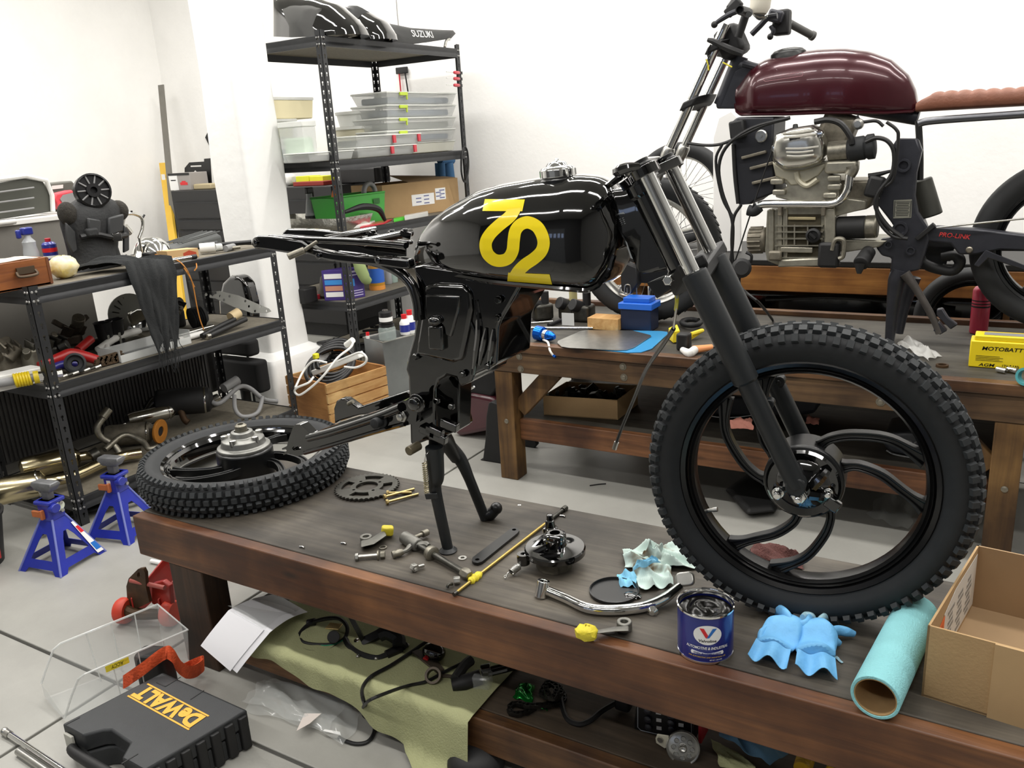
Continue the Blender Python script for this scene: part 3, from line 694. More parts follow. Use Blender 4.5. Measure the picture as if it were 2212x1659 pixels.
# ---- swingarm
K4 = (540, 720, 5.53)
slot = [(500, 1375), (520, 1350), (600, 1350), (625, 1370), (610, 1390), (520, 1400)]
sw = obj('swingarm', MB().prism(poly(K4, [(720, 1210), (1000, 1100), (1500, 940), (1830, 805), (1960, 800), (2010, 880), (1980, 1060), (1900, 1095), (1500, 1200), (850, 1390), (640, 1450), (560, 1470), (480, 1440), (440, 1440), (400, 1455), (395, 1435), (440, 1405), (430, 1385), (385, 1392), (380, 1375), (440, 1350), (470, 1240), (510, 1130), (540, 1090), (600, 1090)], BY-.125), (0, .03, 0), holes=[poly(K4, slot, BY-.125)]), M_gloss, BK, ang=30, bev=.004)
obj('arm_rib', MB().tube(poly(K4, [(700, 1250), (1000, 1170), (1500, 1010), (1800, 890)], BY-.13), .012, n=10), M_gloss, sw)
obj('arm_lip', MB().tube(poly(K4, [(650, 1430), (1000, 1330), (1500, 1180), (1850, 1085)], BY-.13), .006, n=8), M_gloss, sw)
far = obj('far_arm', MB().prism(poly(K4, [(1010, 1080), (1000, 900), (1030, 810), (1080, 782), (1140, 782), (1290, 890), (1870, 690), (1990, 760), (1900, 900), (1300, 980), (1170, 1015), (1060, 1050)], BY+.1), (0, .028, 0)), M_gloss, sw, bev=.004)
p = at(540+1230/5.53, 720+815/5.53, Y=BY+.09); obj('chain_adjuster', MB().cyl(p, p+V((-.02, 0, -.01)), .006), M_dirtal, sw)
a = at(540+1940/5.53, 720+960/5.53, Y=BY-.11); obj('pivot_tube', MB().cyl(a, a+V((0, .23, 0)), .028), M_gloss, sw)
for q, r, m_, h in (((1820, 990), .011, M_brush, .014), ((1570, 1040), .014, M_rub, .03), ((2000, 830), .016, M_gloss, .02)):
 p = at(540+q[0]/5.53, 720+q[1]/5.53, Y=BY-.126); obj('arm_bolt', MB().lathe([(r*1.5, 0), (r*1.5, .005), (r, .006), (r, h), (r*.7, h+.002)], p, (0, -1, 0), 6 if m_ is M_brush else 18), m_, sw, bev=.001)
# ---- centre stand
K5 = (640, 980, 3.16)
fA = at(968, 1188, Z=BZ+.004); fB = at(1048, 1120, Z=BZ+.004)
pA = at(938, 965, Y=BY-.08); pB = at(965, 960, Y=BY+.06)
kA = at(941, 1062, Y=fA.y*.55+pA.y*.45); kB = at(1014, 1035, Y=fB.y*.5+pB.y*.5)
st = obj('centre_stand', MB().tube([pA, kA.lerp(pA, .35)+V((.004, 0, 0)), kA, fA], [.024, .021, .016, .0145], n=14), M_fork, BK)
obj('stand_leg', MB().tube([pB, pB.lerp(kB, .5)+V((0, .01, .005)), kB, fB], [.022, .019, .015, .0145], n=14), M_fork, st)
obj('stand_arch', MB().tube([kA.lerp(pA, .45), (pA+pB)/2+V((0, 0, .03)), pB.lerp(kB, .4)], [.016, .028, .016], n=12), M_fork, st)
obj('stand_foot', MB().lathe([(.024, 0), (.025, .004), (.016, .012)], fA-V((0, 0, .004)), (0, 0, 1), 18), M_fork, st)
e = at(1072, 1098, Z=BZ+.035); obj('stand_foot', MB().tube([fB+V((0, 0, .012)), fB.lerp(e, .5)+V((0, 0, -.002)), e], [.016, .018, .016], n=12).sph(e, .018), M_satin, st)
obj('spring_tab', MB().box(at(932, 1072, Y=kA.y-.02), (.04, .006, .016), euler(0, -12, 0)), M_fork, st, bev=.002)
s0 = at(917, 998, Y=pA.y-.03); s1 = at(922, 1066, Y=kA.y-.03)
obj('stand_spring', coil(s0, s1, .0062, 15, .0014), mat('spring_wire', 'b5ac8e', .35, .9), st)
obj('spring_hook', MB().tube([s0, s0+V((.006, 0, .02)), s0+V((.012, .01, .03))], .0016), M_chrome, st)
a = at(905, 962, Y=BY-.1); b = at(882, 975, Y=BY-.14); obj('stand_stop', MB().cyl(a, b, .0125), mat('brass_grey', '6c6452', .45, .7), BK, bev=.002)
for q in ((300, 1400), (420, 1350), (330, 1450), (250, 1400)):
 p = at(860+q[0]/3.77, 560+q[1]/3.77, Y=BY-.09); obj('stand_bracket', MB().box(p, (.05, .02, .022), euler(0, 15, 0)), M_gloss, fr, bev=.003)
# ---- loose cable hanging from the fork
cb = [at(1459, 602, Y=BY-.06), at(1462, 650, Y=BY-.02), at(1455, 710, Y=BY+.1), at(1432, 745, Y=BY+.25), at(1395, 800, Y=BY+.45), at(1370, 860, Y=BY+.55), at(1345, 920, Y=BY+.6), at(1332, 955, Y=BY+.62)]
ck = obj('speedometer_cable', MB().tube(cb[2:], .0055, n=8), M_satin, BK)
obj('cable_inner', MB().tube(cb[:3], .003, n=6), M_brush, ck)
obj('cable_sleeve', MB().tube([cb[0].lerp(cb[1], .55), cb[1], cb[1].lerp(cb[2], .3)], .0042, n=6), mat('sleeve_yellow', 'd6d23a', .4), ck)
obj('cable_end', MB().cyl(cb[-1], at(1327, 970, Y=BY+.62), .008), M_brush, ck)
# ================= maroon tanked motorcycle on the bench behind
M_mar = mat('maroon_paint', '3d0f18', .25, .25, coat=.3, var=.12, scale=6)
M_tan = mat('tan_leather', '80503c', .5, var=.08, scale=25, bump=.15, bscale=120)
M_drk = mat('dark_frame', '33343a', .4, .3, var=.15, scale=20)
M_blk = mat('matt_black', '161617', .6, var=.2, scale=30)
M_hose = mat('hose_black', '121213', .45)
M_eng = mat('engine_alu', 'a8a496', .4, .75, var=.22, scale=18)
M_engd = mat('engine_dirty', '7d776a', .55, .6, var=.35, scale=22)
Y3 = 3.62
MB2 = thing('motorcycle', 'motorcycle with maroon tank, brown ribbed seat and exposed aluminium engine on the rear bench', 'motorcycle', (-.8, Y3, CZ))
K6 = (1400, 0, 2.724); K7 = (1560, 220, 4.365); K8 = (1780, 340, 3.95); K9 = (1480, 0, 5.93)
def kp(K, a, b, Y): return at(K[0]+a/K[2], K[1]+b/K[2], Y=Y)
def line(K, pts, Y): return [kp(K, a, b, Y+(c[0] if c else 0)) for a, b, *c in pts]
# tank
tp = [(478, 580), (500, 530), (545, 478), (600, 405), (640, 372), (700, 342), (800, 312), (1000, 287), (1150, 281), (1300, 300), (1430, 350), (1530, 440), (1572, 530), (1580, 590)]
bt = [(478, 600), (488, 655), (520, 676), (800, 676), (1000, 668), (1200, 668), (1400, 668), (1540, 655), (1570, 620), (1580, 592)]
T2 = sorted([(kp(K6, a, b, Y3-.04).x, kp(K6, a, b, Y3-.04).z) for a, b in tp]); B2 = sorted([(kp(K6, a, b, Y3-.14).x, kp(K6, a, b, Y3-.14).z) for a, b in bt])
x0, x1 = max(T2[0][0], B2[0][0]), min(T2[-1][0], B2[-1][0])
tk = MB(); rings = []; NX, NS = 40, 40
for i in range(NX+1):
 q = .5-.5*math.cos(PI*i/NX); x = x0+(x1-x0)*q
 a = float(np.interp(x, *zip(*B2))); b = max(a+.01, float(np.interp(x, *zip(*T2))))
 wd = .14*min(1, q/.18+.25)**.6*min(1, (1-q)/.4+.12)**.55*(1-.09/(1+math.exp(-(q-.5)*60)))
 ring = []
 for k in range(NS):
  t = k/NS*2*PI; c, s_ = math.cos(t), math.sin(t)
  yy = wd*math.copysign(abs(c)**(2/(2.5 if s_ > 0 else 5)), c)*(1+(.05 if -1 < s_ < -.75 else 0)); h = math.copysign(abs(s_)**(2/(2.3 if s_ > 0 else 5)), s_); mid = a+(b-a)*.3
  ring.append((x, Y3+yy, mid+(h*(b-mid) if h > 0 else h*(mid-a))))
 rings.append(ring)
tk.loft(rings); tank2 = obj('fuel_tank', tk, M_mar, MB2, ang=60); TT2 = bvh(tk)
em = MB(); o_ = [(1400+a/2.724, b/2.724) for a, b in ((690, 480), (690, 462), (880, 428), (908, 424), (908, 445), (880, 452), (690, 480))]
ribbon(em, TT2, o_, 1.2, 3, .0012, 1); obj('badge_outline', em, mat('maroon_light', '7a4850', .3), tank2)
fl_ = [V(min(r, key=lambda p: p[1]*1.0+abs(p[2]-min(q[2] for q in r))*2)) for r in rings[1:-1]]
obj('tank_flange', MB().tube([p+V((0, -.004, -.003)) for p in fl_], .006, n=6, sm=0), M_mar, tank2)
c = kp(K6, 825, 318, Y3-.03); c2_ = kp(K6, 720, 335, Y3-.03); dd = (c2_-c).normalized(); up_ = V((-dd.z, 0, dd.x)); up_ = up_ if up_.z > 0 else -up_
capm = MB(); 
for (r_, h_) in (): pass
capm.loft([[c+dd*math.cos(a)*r_*1.35+V((0, 1, 0))*math.sin(a)*r_+up_*h_ for a in [2*PI*k/28 for k in range(28)]] for r_, h_ in ((.052, -.02), (.05, .004), (.04, .016), (.02, .022), (.002, .023))])
obj('fuel_cap', capm, mat('cap_black', '1a1b1a', .35, .2), tank2)
# seat with cross ribs
seat = MB(); rings = []; sx0 = kp(K6, 1568, 600, Y3-.1).x; sx1 = .2; N = 110
zb0 = kp(K6, 1575, 660, Y3-.12).z; zb1 = kp(K6, 2212, 625, Y3-.12).z
ztp = [(kp(K6, a, b, Y3-.06).x, kp(K6, a, b, Y3-.06).z) for a, b in ((1570, 610), (1600, 588), (1660, 558), (1720, 545), (2212, 520))]
ztp.append((sx1, ztp[-1][1]+.004))
for i in range(N+1):
 x = sx0+(sx1-sx0)*i/N; t_ = float(np.interp(x, *zip(*ztp))); b_ = zb0+(zb1-zb0)*(x-sx0)/(.0-sx0)
 rib_ = .007*abs(math.sin((x-sx0)*PI/.045))**.7 if x > sx0+.05 else 0
 wd = .105*min(1, .55+(x-sx0)*2.4); seat_r = []
 for k in range(24):
  t = 2*PI*k/24; c_, s_ = math.cos(t), math.sin(t); mid = b_+(t_-b_)*.5
  hh = math.copysign(abs(s_)**.45, s_); zz = mid+hh*(t_-b_)*.5
  if s_ > .35: zz += rib_*min(1, (s_-.35)*2.5)
  seat_r.append((x, Y3+wd*math.copysign(abs(c_)**.5, c_), zz))
 rings.append(seat_r)
seat.loft(rings); obj('seat', seat, M_tan, MB2, ang=50)
# frame
obj('subframe_tube', MB().tube(line(K6, [(1590, 730), (1640, 715), (1800, 700), (2212, 672), (2330, 664)], Y3-.11), .0135, n=12), mat('bare_tube', '6e6f73', .3, .8), MB2)
obj('subframe_tube', MB().tube([p+V((0, .22, .0)) for p in line(K6, [(1590, 720), (2212, 672), (2330, 664)], Y3-.11)], .0135, n=12), MATS['bare_tube'], MB2)
obj('backbone', MB().tube(line(K6, [(540, 385), (640, 430), (900, 560), (1300, 640), (1590, 690)], Y3), .03, n=12), M_drk, MB2)
obj('head_tube', MB().cyl(kp(K6, 545, 330, Y3), kp(K6, 430, 620, Y3), .032), M_drk, MB2)
obj('neck_gusset', MB().prism(line(K6, [(470, 430), (560, 385), (630, 420), (620, 560), (560, 640), (400, 640), (395, 600)], Y3-.03), (0, .06, 0)), M_drk, MB2, bev=.008)
obj('neck_strut', MB().tube(line(K6, [(560, 375), (640, 395), (720, 420)], Y3-.06), .014), M_drk, MB2)
piv = obj('pivot_plate', MB().prism(line(K8, [(590, -110), (620, -160), (800, -160), (835, -60), (790, 130), (775, 330), (800, 470), (880, 590), (900, 700), (820, 960), (600, 1010), (560, 990), (575, 860), (490, 840), (440, 770), (480, 700), (570, 690), (600, 600), (560, 540), (450, 400), (490, 290), (580, 130)], Y3-.13), (0, .05, 0)), M_drk, MB2, bev=.008, seg=3)
obj('pivot_plate', MB().prism(line(K8, [(600, -110), (800, -110), (780, 330), (880, 590), (820, 960), (600, 1000), (600, 600), (480, 300), (590, 130)], Y3+.09), (0, .05, 0)), M_drk, MB2, bev=.006)
obj('seat_post', MB().tube(line(K6, [(1590, 710), (1600, 900), (1600, 1060)], Y3-.06), .012), M_blk, MB2)
for q, r, h in (((683, 68), .024, .02), ((650, 610), .028, .012), ((552, 742), .014, .016), ((740, 795), .016, .012)):
 p = kp(K8, *q, Y3-.13); obj('plate_boss', MB().lathe([(r, 0), (r, h), (r*.7, h), (r*.5, h*.4), (.001, h*.4)], p, (0, -1, 0), 20), M_drk, piv)
a = kp(K8, 670, 440, Y3-.131); s1_ = MB().box(a, (.062, .002, .068), euler(0, -2, 0)); so = obj('warning_label', s1_, mat('label_foil', '9a998c', .35, .5), piv)
lm = MB()
for k in range(9): lm.box(a+V((0, -.0013, .026-.0062*k)), (.048-.004*(k % 3), .0006, .0022))
for s_ in (-1, 1): lm.box(a+V((s_*.0275, -.0013, 0)), (.0025, .0006, .06))
obj('label_print', lm, M_blk, so, kind='stuff')
sw2 = obj('swingarm', MB().prism(line(K8, [(850, 620), (960, 590), (1300, 610), (1760, 665), (2000, 700), (2000, 820), (1760, 800), (1500, 790), (1300, 830), (1150, 830), (1080, 740), (880, 720)], Y3-.125), (0, .05, 0)), M_drk, MB2, bev=.007)
obj('swingarm_far', MB().prism(line(K8, [(860, 640), (1000, 600), (2000, 700), (2000, 790), (1300, 790), (900, 720)], Y3+.09), (0, .04, 0)), M_drk, sw2, bev=.006)
pt = MB(); put_text(pt, 'PRO-LINK', kp(K8, 1115, 668, Y3-.1252), kp(K8, 1240, 678, Y3-.1252)-kp(K8, 990, 655, Y3-.1252), (0, 0, 1), .017, .105, shear=.25, bold=.01)
obj('swingarm_lettering', pt, mat('letter_red', 'd03a38', .5), sw2)
p = kp(K8, 1240, 788, Y3-.125); obj('arm_bolt', MB().lathe([(.012, 0), (.012, .006), (.008, .01)], p, (0, -1, 0), 12), M_bolt, sw2)
obj('guard_strip', MB().prism(line(K8, [(770, 690), (925, 560), (955, 590), (800, 715)], Y3-.15), (0, .03, 0)), M_blk, piv, bev=.003)
obj('brake_rod', MB().cyl(kp(K8, 960, 600, Y3-.16), kp(K8, 1720, 520, Y3-.16), .0035), M_brush, MB2)
obj('torque_arm', MB().prism(line(K8, [(1330, 850), (1380, 790), (1450, 820), (1780, 950), (1780, 985), (1400, 860), (1320, 940), (1280, 920)], Y3-.15), (0, .012, 0)), M_drk, MB2, bev=.003)
obj('canister', MB().cyl(kp(K8, 830, 190, Y3+.0), kp(K8, 925, 500, Y3), .038, n=24), mat('canister_grey', '45453f', .5), MB2, bev=.006)
obj('linkage', MB().tube(line(K8, [(820, 830), (850, 900), (960, 950), (1100, 970), (1160, 900), (1120, 840), (1000, 850)], Y3-.04), [.016, .02, .018, .022, .016], n=10), M_blk, MB2)
sp2 = MB(); cc = kp(K8, 950, 790, Y3); R_ = .07; th = []
for k in range(48): 
 r_ = R_ if k % 2 else R_-.009; th.append(cc+V((math.cos(2*PI*k/48)*r_, 0, math.sin(2*PI*k/48)*r_)))
obj('drive_sprocket', MB().prism(th, (0, .02, 0)), M_blk, MB2)
# stands and peg
obj('centre_stand', MB().tube(line(K8, [(650, 960), (620, 1050), (590, 1250), (560, 1560)], Y3-.12), [.03, .032, .024, .018], n=12), M_drk, MB2)
obj('centre_stand_leg', MB().tube(line(K8, [(760, 1020), (720, 1150), (680, 1300), (640, 1500)], Y3+.02), [.03, .026, .02, .016], n=12), M_drk, MB2)
ss = obj('side_stand', MB().tube(line(K8, [(690, 990), (790, 1130), (930, 1370), (985, 1500)], Y3-.15), [.02, .014, .013, .014], n=10), mat('stand_rust', '4a4643', .6, .3, var=.2, scale=20), MB2)
obj('stand_pad', MB().prism(line(K8, [(960, 1300), (1010, 1290), (1060, 1370), (1140, 1430), (1080, 1470), (960, 1350)], Y3-.16), (0, .03, 0)), M_drk, ss, bev=.004)
obj('stand_foot', MB().prism(line(K8, [(930, 1480), (980, 1400), (1050, 1480), (990, 1515)], Y3-.16), (0, .03, 0)), M_drk, ss, bev=.003)
pg = kp(K8, 385, 800, Y3-.14); obj('foot_peg', MB().lathe([(.026, 0), (.028, .03), (.03, .08), (.022, .085)], pg, (-.25, -1, -.55), 18), M_blk, MB2, bev=.003)
obj('peg_rubber_tip', MB().cyl(pg+V((-.02, -.07, -.04)), pg+V((-.02, -.08, -.075)), .022, .008, 12), M_blk, MB2)
# ---- engine
EY = Y3-.15
eng = obj('engine_block', MB().prism(line(K7, [(480, 570), (1000, 560), (1020, 680), (1110, 690), (1100, 900), (1360, 930), (1350, 1010), (1070, 1080), (1060, 1500), (960, 1550), (520, 1540), (420, 1500), (400, 1400), (420, 1020), (600, 1000), (620, 930), (500, 900), (500, 850), (610, 800), (600, 770), (510, 760)], EY), (0, .26, 0)), M_eng, MB2, bev=.006, seg=3)
hc = line(K7, [(510, 300), (650, 245), (860, 215), (930, 260), (975, 400), (980, 500), (930, 580), (760, 625), (590, 635), (480, 550), (470, 430)], EY-.02)
cen = sum(hc, V((0, 0, 0)))/len(hc)
def ins(pts, f, dy): return [cen+(p-cen)*f+V((0, dy, 0)) for p in pts]
hm = MB().loft([ins(hc, 1.0, .05), ins(hc, 1.0, .0), ins(hc, .985, -.012), ins(hc, .93, -.03), ins(hc, .8, -.042), ins(hc, .3, -.046)])
hco = obj('head_cover', hm, mat('polished_alu', 'c9c7bf', .22, .95, var=.08, scale=12), MB2, ang=50)
for k in range(7):
 y_ = 300+k*35; a, b = (575+k*6, y_), (880+k*8-(k > 4)*60, y_-35+k*4)
 if k in (2, 3): continue
 obj('cover_fin', MB().tube(line(K7, [a, ((a[0]+b[0])/2, (a[1]+b[1])/2+8), b], EY-.064), .0042, n=6), MATS['polished_alu'], hco)
for q in ((507, 438), (925, 305)):
 p = kp(K7, *q, EY-.03); obj('cover_bolt', MB().lathe([(.016, 0), (.016, .02), (.012, .026), (.004, .027)], p, (0, -1, 0), 16), M_chrome, hco)
obj('plug_cap', MB().cyl(kp(K7, 690, 370, EY-.05), kp(K7, 690, 215, EY-.03), .018, .009, 12), M_blk, MB2)
obj('plug_cap_base', MB().box(kp(K7, 690, 360, EY-.055), (.05, .02, .03)), M_blk, MB2, bev=.006)
obj('head_flange', MB().prism(line(K7, [(470, 560), (590, 645), (760, 640), (990, 570), (990, 600), (900, 700), (760, 780), (640, 790), (600, 740), (500, 700)], EY-.006), (0, .03, 0)), mat('head_alu', 'bdb8a5', .45, .6, var=.12, scale=14), MB2, bev=.006)
obj('head_lug', MB().tube(line(K7, [(700, 660), (720, 740), (800, 790), (900, 730)], EY-.01), .011, n=8), MATS['head_alu'], MB2)
for q in ((520, 750), (540, 850), (1060, 800), (1060, 720), (1020, 880)):
 obj('head_stud', MB().box(kp(K7, *q, EY-.012), (.05, .03, .022)), M_eng, eng, bev=.006)
obj('coolant_pipe', MB().tube(line(K7, [(330, 990), (400, 965), (700, 963), (990, 965), (1110, 930), (1180, 830), (1200, 700), (1220, 640)], EY-.035), .0155, n=12), M_chrome, MB2)
obj('pipe_elbow', MB().tube(line(K7, [(245, 1020), (300, 1030), (350, 990)], EY-.035), .022, n=12), M_rub, MB2)
obj('pipe_elbow', MB().tube(line(K7, [(1200, 690), (1230, 640), (1225, 600)], EY-.03), .022, n=12), M_dirtal, MB2)
for x_ in (550, 960): obj('pipe_clip', MB().box(kp(K7, x_, 1000, EY-.03), (.016, .03, .06)), M_engd, MB2, bev=.003)
rad = obj('radiator', MB().prism(line(K7, [(75, 200), (140, 145), (490, 140), (480, 400), (500, 860), (330, 920), (270, 965), (150, 975), (110, 500), (70, 320)], EY+.02), (0, .2, 0)), mat('radiator_black', '202127', .5, var=.15, scale=15), MB2, bev=.008)
obj('radiator_frame', MB().tube(line(K7, [(105, 400), (120, 700), (150, 960)], EY+.015), .008), M_blk, rad)
for q in ((300, 500), (380, 600), (400, 740)): obj('radiator_tab', MB().box(kp(K7, *q, EY+.01), (.1, .02, .012), euler(0, -12, 0)), M_engd, rad, bev=.003)
p = kp(K7, 372, 322, EY+.01); obj('radiator_cap', MB().lathe([(.024, 0), (.024, .01), (.02, .014), (.006, .014), (.006, .02), (.001, .02)], p, (0, -1, 0), 20), M_brush, rad)
obj('coil_box', MB().box(kp(K7, 150, 260, EY-.0), (.06, .05, .07), euler(0, -8, 0)), M_blk, MB2, bev=.008)
a = kp(K7, 430, 1300, EY+.05); b = kp(K7, 258, 1305, EY+.05)
alt = obj('alternator_cover', MB().cyl(b, a, .052, n=24), M_engd, MB2, bev=.008)
for k in range(9):
 an = -PI*.9+k*PI*.8/8; e = V((0, math.cos(an)*-1, math.sin(an))); e = V((0, -math.sin(PI*k/8)*1, math.cos(PI*k/8)))
 obj('cover_rib', MB().cyl(b+e*.052+(a-b)*.05, b+e*.052+(a-b)*.75, .005, n=6), M_engd, alt)
for x_ in (440, 520, 570): obj('crankcase_rib', MB().prism(line(K7, [(x_, 1010), (x_+45, 1010), (x_+45, 1480), (x_, 1480)], EY-.012), (0, .014, 0)), M_eng, eng, bev=.004)
obj('crankcase_flange', MB().prism(line(K7, [(960, 1000), (1060, 1000), (1065, 1250), (1030, 1500), (950, 1520), (960, 1250)], EY-.03), (0, .04, 0)), M_eng, eng, bev=.006)
obj('case_window', MB().prism(line(K7, [(580, 1060), (930, 1060), (930, 1500), (590, 1500)], EY-.003), (0, .005, 0)), mat('case_recess', '4e4838', .7, .3, var=.3, scale=20), eng)
for y_ in (1165, 1222, 1285, 1350, 1465): obj('case_rib', MB().prism(line(K7, [(500, y_), (950, y_), (950, y_+12), (500, y_+12)], EY-.02), (0, .02, 0)), M_eng, eng)
for x_ in (575, 675, 800): obj('case_rib', MB().prism(line(K7, [(x_, 1160), (x_+12, 1160), (x_+12, 1360), (x_, 1360)], EY-.018), (0, .018, 0)), M_eng, eng)
obj('case_bar', MB().prism(line(K7, [(550, 1370), (850, 1375), (850, 1425), (550, 1420)], EY-.025), (0, .03, 0)), M_eng, eng, bev=.003)
obj('case_bar', MB().prism(line(K7, [(620, 1085), (880, 1088), (880, 1115), (620, 1112)], EY-.012), (0, .02, 0)), mat('oily_bar', 'c9bb94', .4, .5), eng, bev=.002)
obj('sump', MB().prism(line(K7, [(540, 1490), (930, 1470), (950, 1550), (520, 1560)], EY-.03), (0, .2, 0)), M_eng, eng, bev=.006)
obj('sump_drain', MB().box(kp(K7, 500, 1450, EY-.03), (.05, .03, .04)), M_engd, eng, bev=.008)
p = kp(K7, 865, 1255, EY-.02); obj('filler_plug', MB().lathe([(.028, 0), (.028, .02), (.02, .024), (.018, .016), (.001, .016)], p, (0, -1, 0), 20).box(p+V((0, -.024, 0)), (.03, .014, .008), euler(0, 40, 0)), M_blk, eng)
obj('starter_motor', MB().cyl(kp(K7, 1080, 1190, EY+.02), kp(K7, 1360, 1180, EY+.02), .044, n=24), M_blk, MB2, bev=.006)
obj('starter_cap', MB().cyl(kp(K7, 1345, 1180, EY+.02), kp(K7, 1470, 1175, EY+.02), .044, n=24), M_dirtal, MB2, bev=.008)
obj('gearbox_case', MB().prism(line(K7, [(1070, 740), (1420, 740), (1440, 880), (1380, 1010), (1080, 1070)], EY+.04), (0, .2, 0)), M_engd, MB2, bev=.01)
obj('gearbox_bottom', MB().prism(line(K7, [(1070, 1290), (1560, 1310), (1480, 1370), (1160, 1420), (1060, 1400)], EY+.01), (0, .2, 0)), M_eng, MB2, bev=.006)
obj('clutch_hose', MB().tube(line(K7, [(1035, 1400), (1060, 1310), (1110, 1290), (1150, 1320), (1140, 1450), (1100, 1480)], EY-.04), .009), M_dirtal, MB2)
obj('lower_casting', MB().box(kp(K7, 1010, 1440, EY-.02), (.08, .05, .1)), M_blk, MB2, bev=.012)
obj('intake_tube', MB().cyl(kp(K7, 1000, 470, EY-.01), kp(K7, 1190, 450, EY-.01), .036, n=20), M_dirtal, MB2, bev=.004)
obj('intake_rubber', MB().lathe([(.035, 0), (.044, .01), (.044, .06), (.04, .065), (.046, .072), (.046, .095), (.03, .1)], kp(K7, 1180, 455, EY-.01), kp(K7, 1350, 430, EY-.01)-kp(K7, 1180, 455, EY-.01), 20), M_rub, MB2)
obj('intake_boss', MB().box(kp(K7, 1130, 610, EY), (.12, .06, .05)), M_eng, MB2, bev=.012)
obj('rear_cylinder', MB().box(kp(K7, 1080, 300, EY+.12), (.13, .12, .16), euler(0, 20, 0)), M_engd, MB2, bev=.02)
obj('fuel_tap', MB().lathe([(.02, 0), (.02, .02), (.012, .03)], kp(K7, 1288, 210, EY), (0, -1, 0), 16), M_brush, MB2)
obj('tap_arm', MB().tube(line(K7, [(1270, 130), (1300, 190), (1450, 180), (1520, 230)], EY), .006), M_blk, MB2)
obj('ignition_box', MB().box(kp(K7, 1440, 800, EY-.02), (.06, .05, .08), euler(0, 15, 0)), M_blk, MB2, bev=.012)
obj('brake_lever_pedal', MB().tube(line(K7, [(1380, 705), (1450, 690), (1600, 650)], EY-.02), [.012, .01, .005]), M_blk, MB2)
for pts, r in (([(870, 190), (1000, 170), (1120, 210), (1210, 330), (1225, 400)], .011), ([(1350, 380), (1450, 340), (1560, 370), (1620, 480), (1600, 680), (1470, 860), (1450, 1000), (1560, 1170), (1700, 1280)], .008), ([(1460, 860), (1470, 1100), (1600, 1260), (1750, 1290)], .007), ([(1550, 190), (1640, 260), (1660, 350), (1620, 700), (1540, 800)], .006),
               ([(620, 160), (400, 220), (180, 320), (0, 395), (-150, 410), (-330, 390)], .006), ([(640, 150), (300, 240), (60, 400), (-30, 600), (0, 850), (90, 1100), (100, 1300), (80, 1520)], .007), ([(0, 400), (-60, 560), (0, 900), (110, 1100)], .006), ([(180, 970), (110, 1090), (90, 1300), (100, 1500), (110, 1560)], .0065), ([(470, 460), (380, 720), (260, 1080), (150, 1420), (110, 1530)], .003)):
 obj('cable', MB().tube(line(K7, pts, EY-.05), r, n=8), M_hose, MB2)
sl_ = obj('handlebar_switch', MB().lathe([(.03, 0), (.04, .012), (.04, .05), (.028, .06)], kp(K7, 180, 1570, EY-.06), (.3, -1, .2), 18), M_blk, MB2)
obj('switch_lever', MB().tube(line(K7, [(215, 1530), (265, 1510), (275, 1450), (225, 1420)], EY-.07), .006), M_hose, sl_)
obj('loose_cable', MB().tube([kp(K7, 170, 1590, EY-.06), at(1600, 620, Y=EY-.08), at(1640, 655, Y=EY-.1), at(1668, 690, Z=CZ+.01), at(1674, 705, Z=CZ+.008)], .006), M_hose, MB2)
# ---- fork, bars, front wheel
def fork2(dy, off):
 P = line(K6, [(460, 140), (233, 600), (125, 880)], Y3-.095); P = [p+V((0, dy, 0)) for p in P]
 d = (P[2]-P[0]).normalized()
 obj('fork_tube', MB().cyl(P[0], P[2]+d*.03, .0185, n=20), M_chrome, MB2)
 end = P[2]+d*.38
 s_ = obj('fork_slider', MB().lathe([(.022, 0), (.026, .01), (.026, .04), (.023, .05), (.022, .36)], P[2]-d*.01, d, 20), M_brush, MB2, bev=.002)
 return P, d
Pn, d2 = fork2(0, 0); Pf, _ = fork2(.19, 0)
for t_, nm, w_ in ((.18, 'top_clamp', .022), (.62, 'bottom_clamp', .024)):
 a = Pn[0].lerp(Pn[2], t_); b = Pf[0].lerp(Pf[2], t_); bk = V((.06, 0, .02))
 m = MB().loft([[p+d2*s*w_*.8+q for s, q in ((-1, -V((.03, 0, .01))), (1, -V((.03, 0, .01))), (1, k_), (-1, k_))] for p, k_ in ((a+V((0, -.03, 0)), V((.03, 0, .01))), (a+V((0, .04, 0)), bk), (b-V((0, .04, 0)), bk), (b+V((0, .03, 0)), V((.03, 0, .01))))])
 obj(nm, m, M_blk, MB2, bev=.006)
obj('clamp_lever', MB().tube(line(K9, [(290, 510), (360, 530), (450, 575), (600, 640), (740, 690)], Y3-.12), [.008, .012, .012, .014, .012]), M_blk, MB2)
obj('ignition_cluster', MB().box(kp(K9, 600, 540, Y3-.02), (.1, .12, .12), euler(0, -25, 0)), M_blk, MB2, bev=.02)
obj('handlebar_riser', MB().cyl(kp(K9, 680, 480, Y3-.1), kp(K9, 790, 150, Y3-.1), .016, n=14), M_blk, MB2)
bar = obj('handlebar', MB().cyl(kp(K9, 800, 120, Y3+.02), kp(K9, 815, 185, Y3-.3), .011, n=14), M_chrome, MB2)
obj('bar_grip', MB().lathe([(.0165, 0), (.0175, .02), (.0165, .12), (.013, .12), (.012, .1)], kp(K9, 812, 165, Y3-.2), V((0, -1, 0)), 16), M_blk, bar)
obj('bar_grip', MB().lathe([(.0165, 0), (.0165, .12), (.02, .122), (.02, .135), (.012, .14)], kp(K9, 1340, 300, Y3+.34), kp(K9, 1500, 395, Y3+.34)-kp(K9, 1340, 300, Y3+.34)+V((0, .06, 0)), 16), mat('grip_grey', '4d4d4b', .6), bar)
obj('riser_far', MB().tube(line(K9, [(850, 440), (960, 330), (1060, 230), (1180, 200)], Y3+.1), .012), M_drk, MB2)
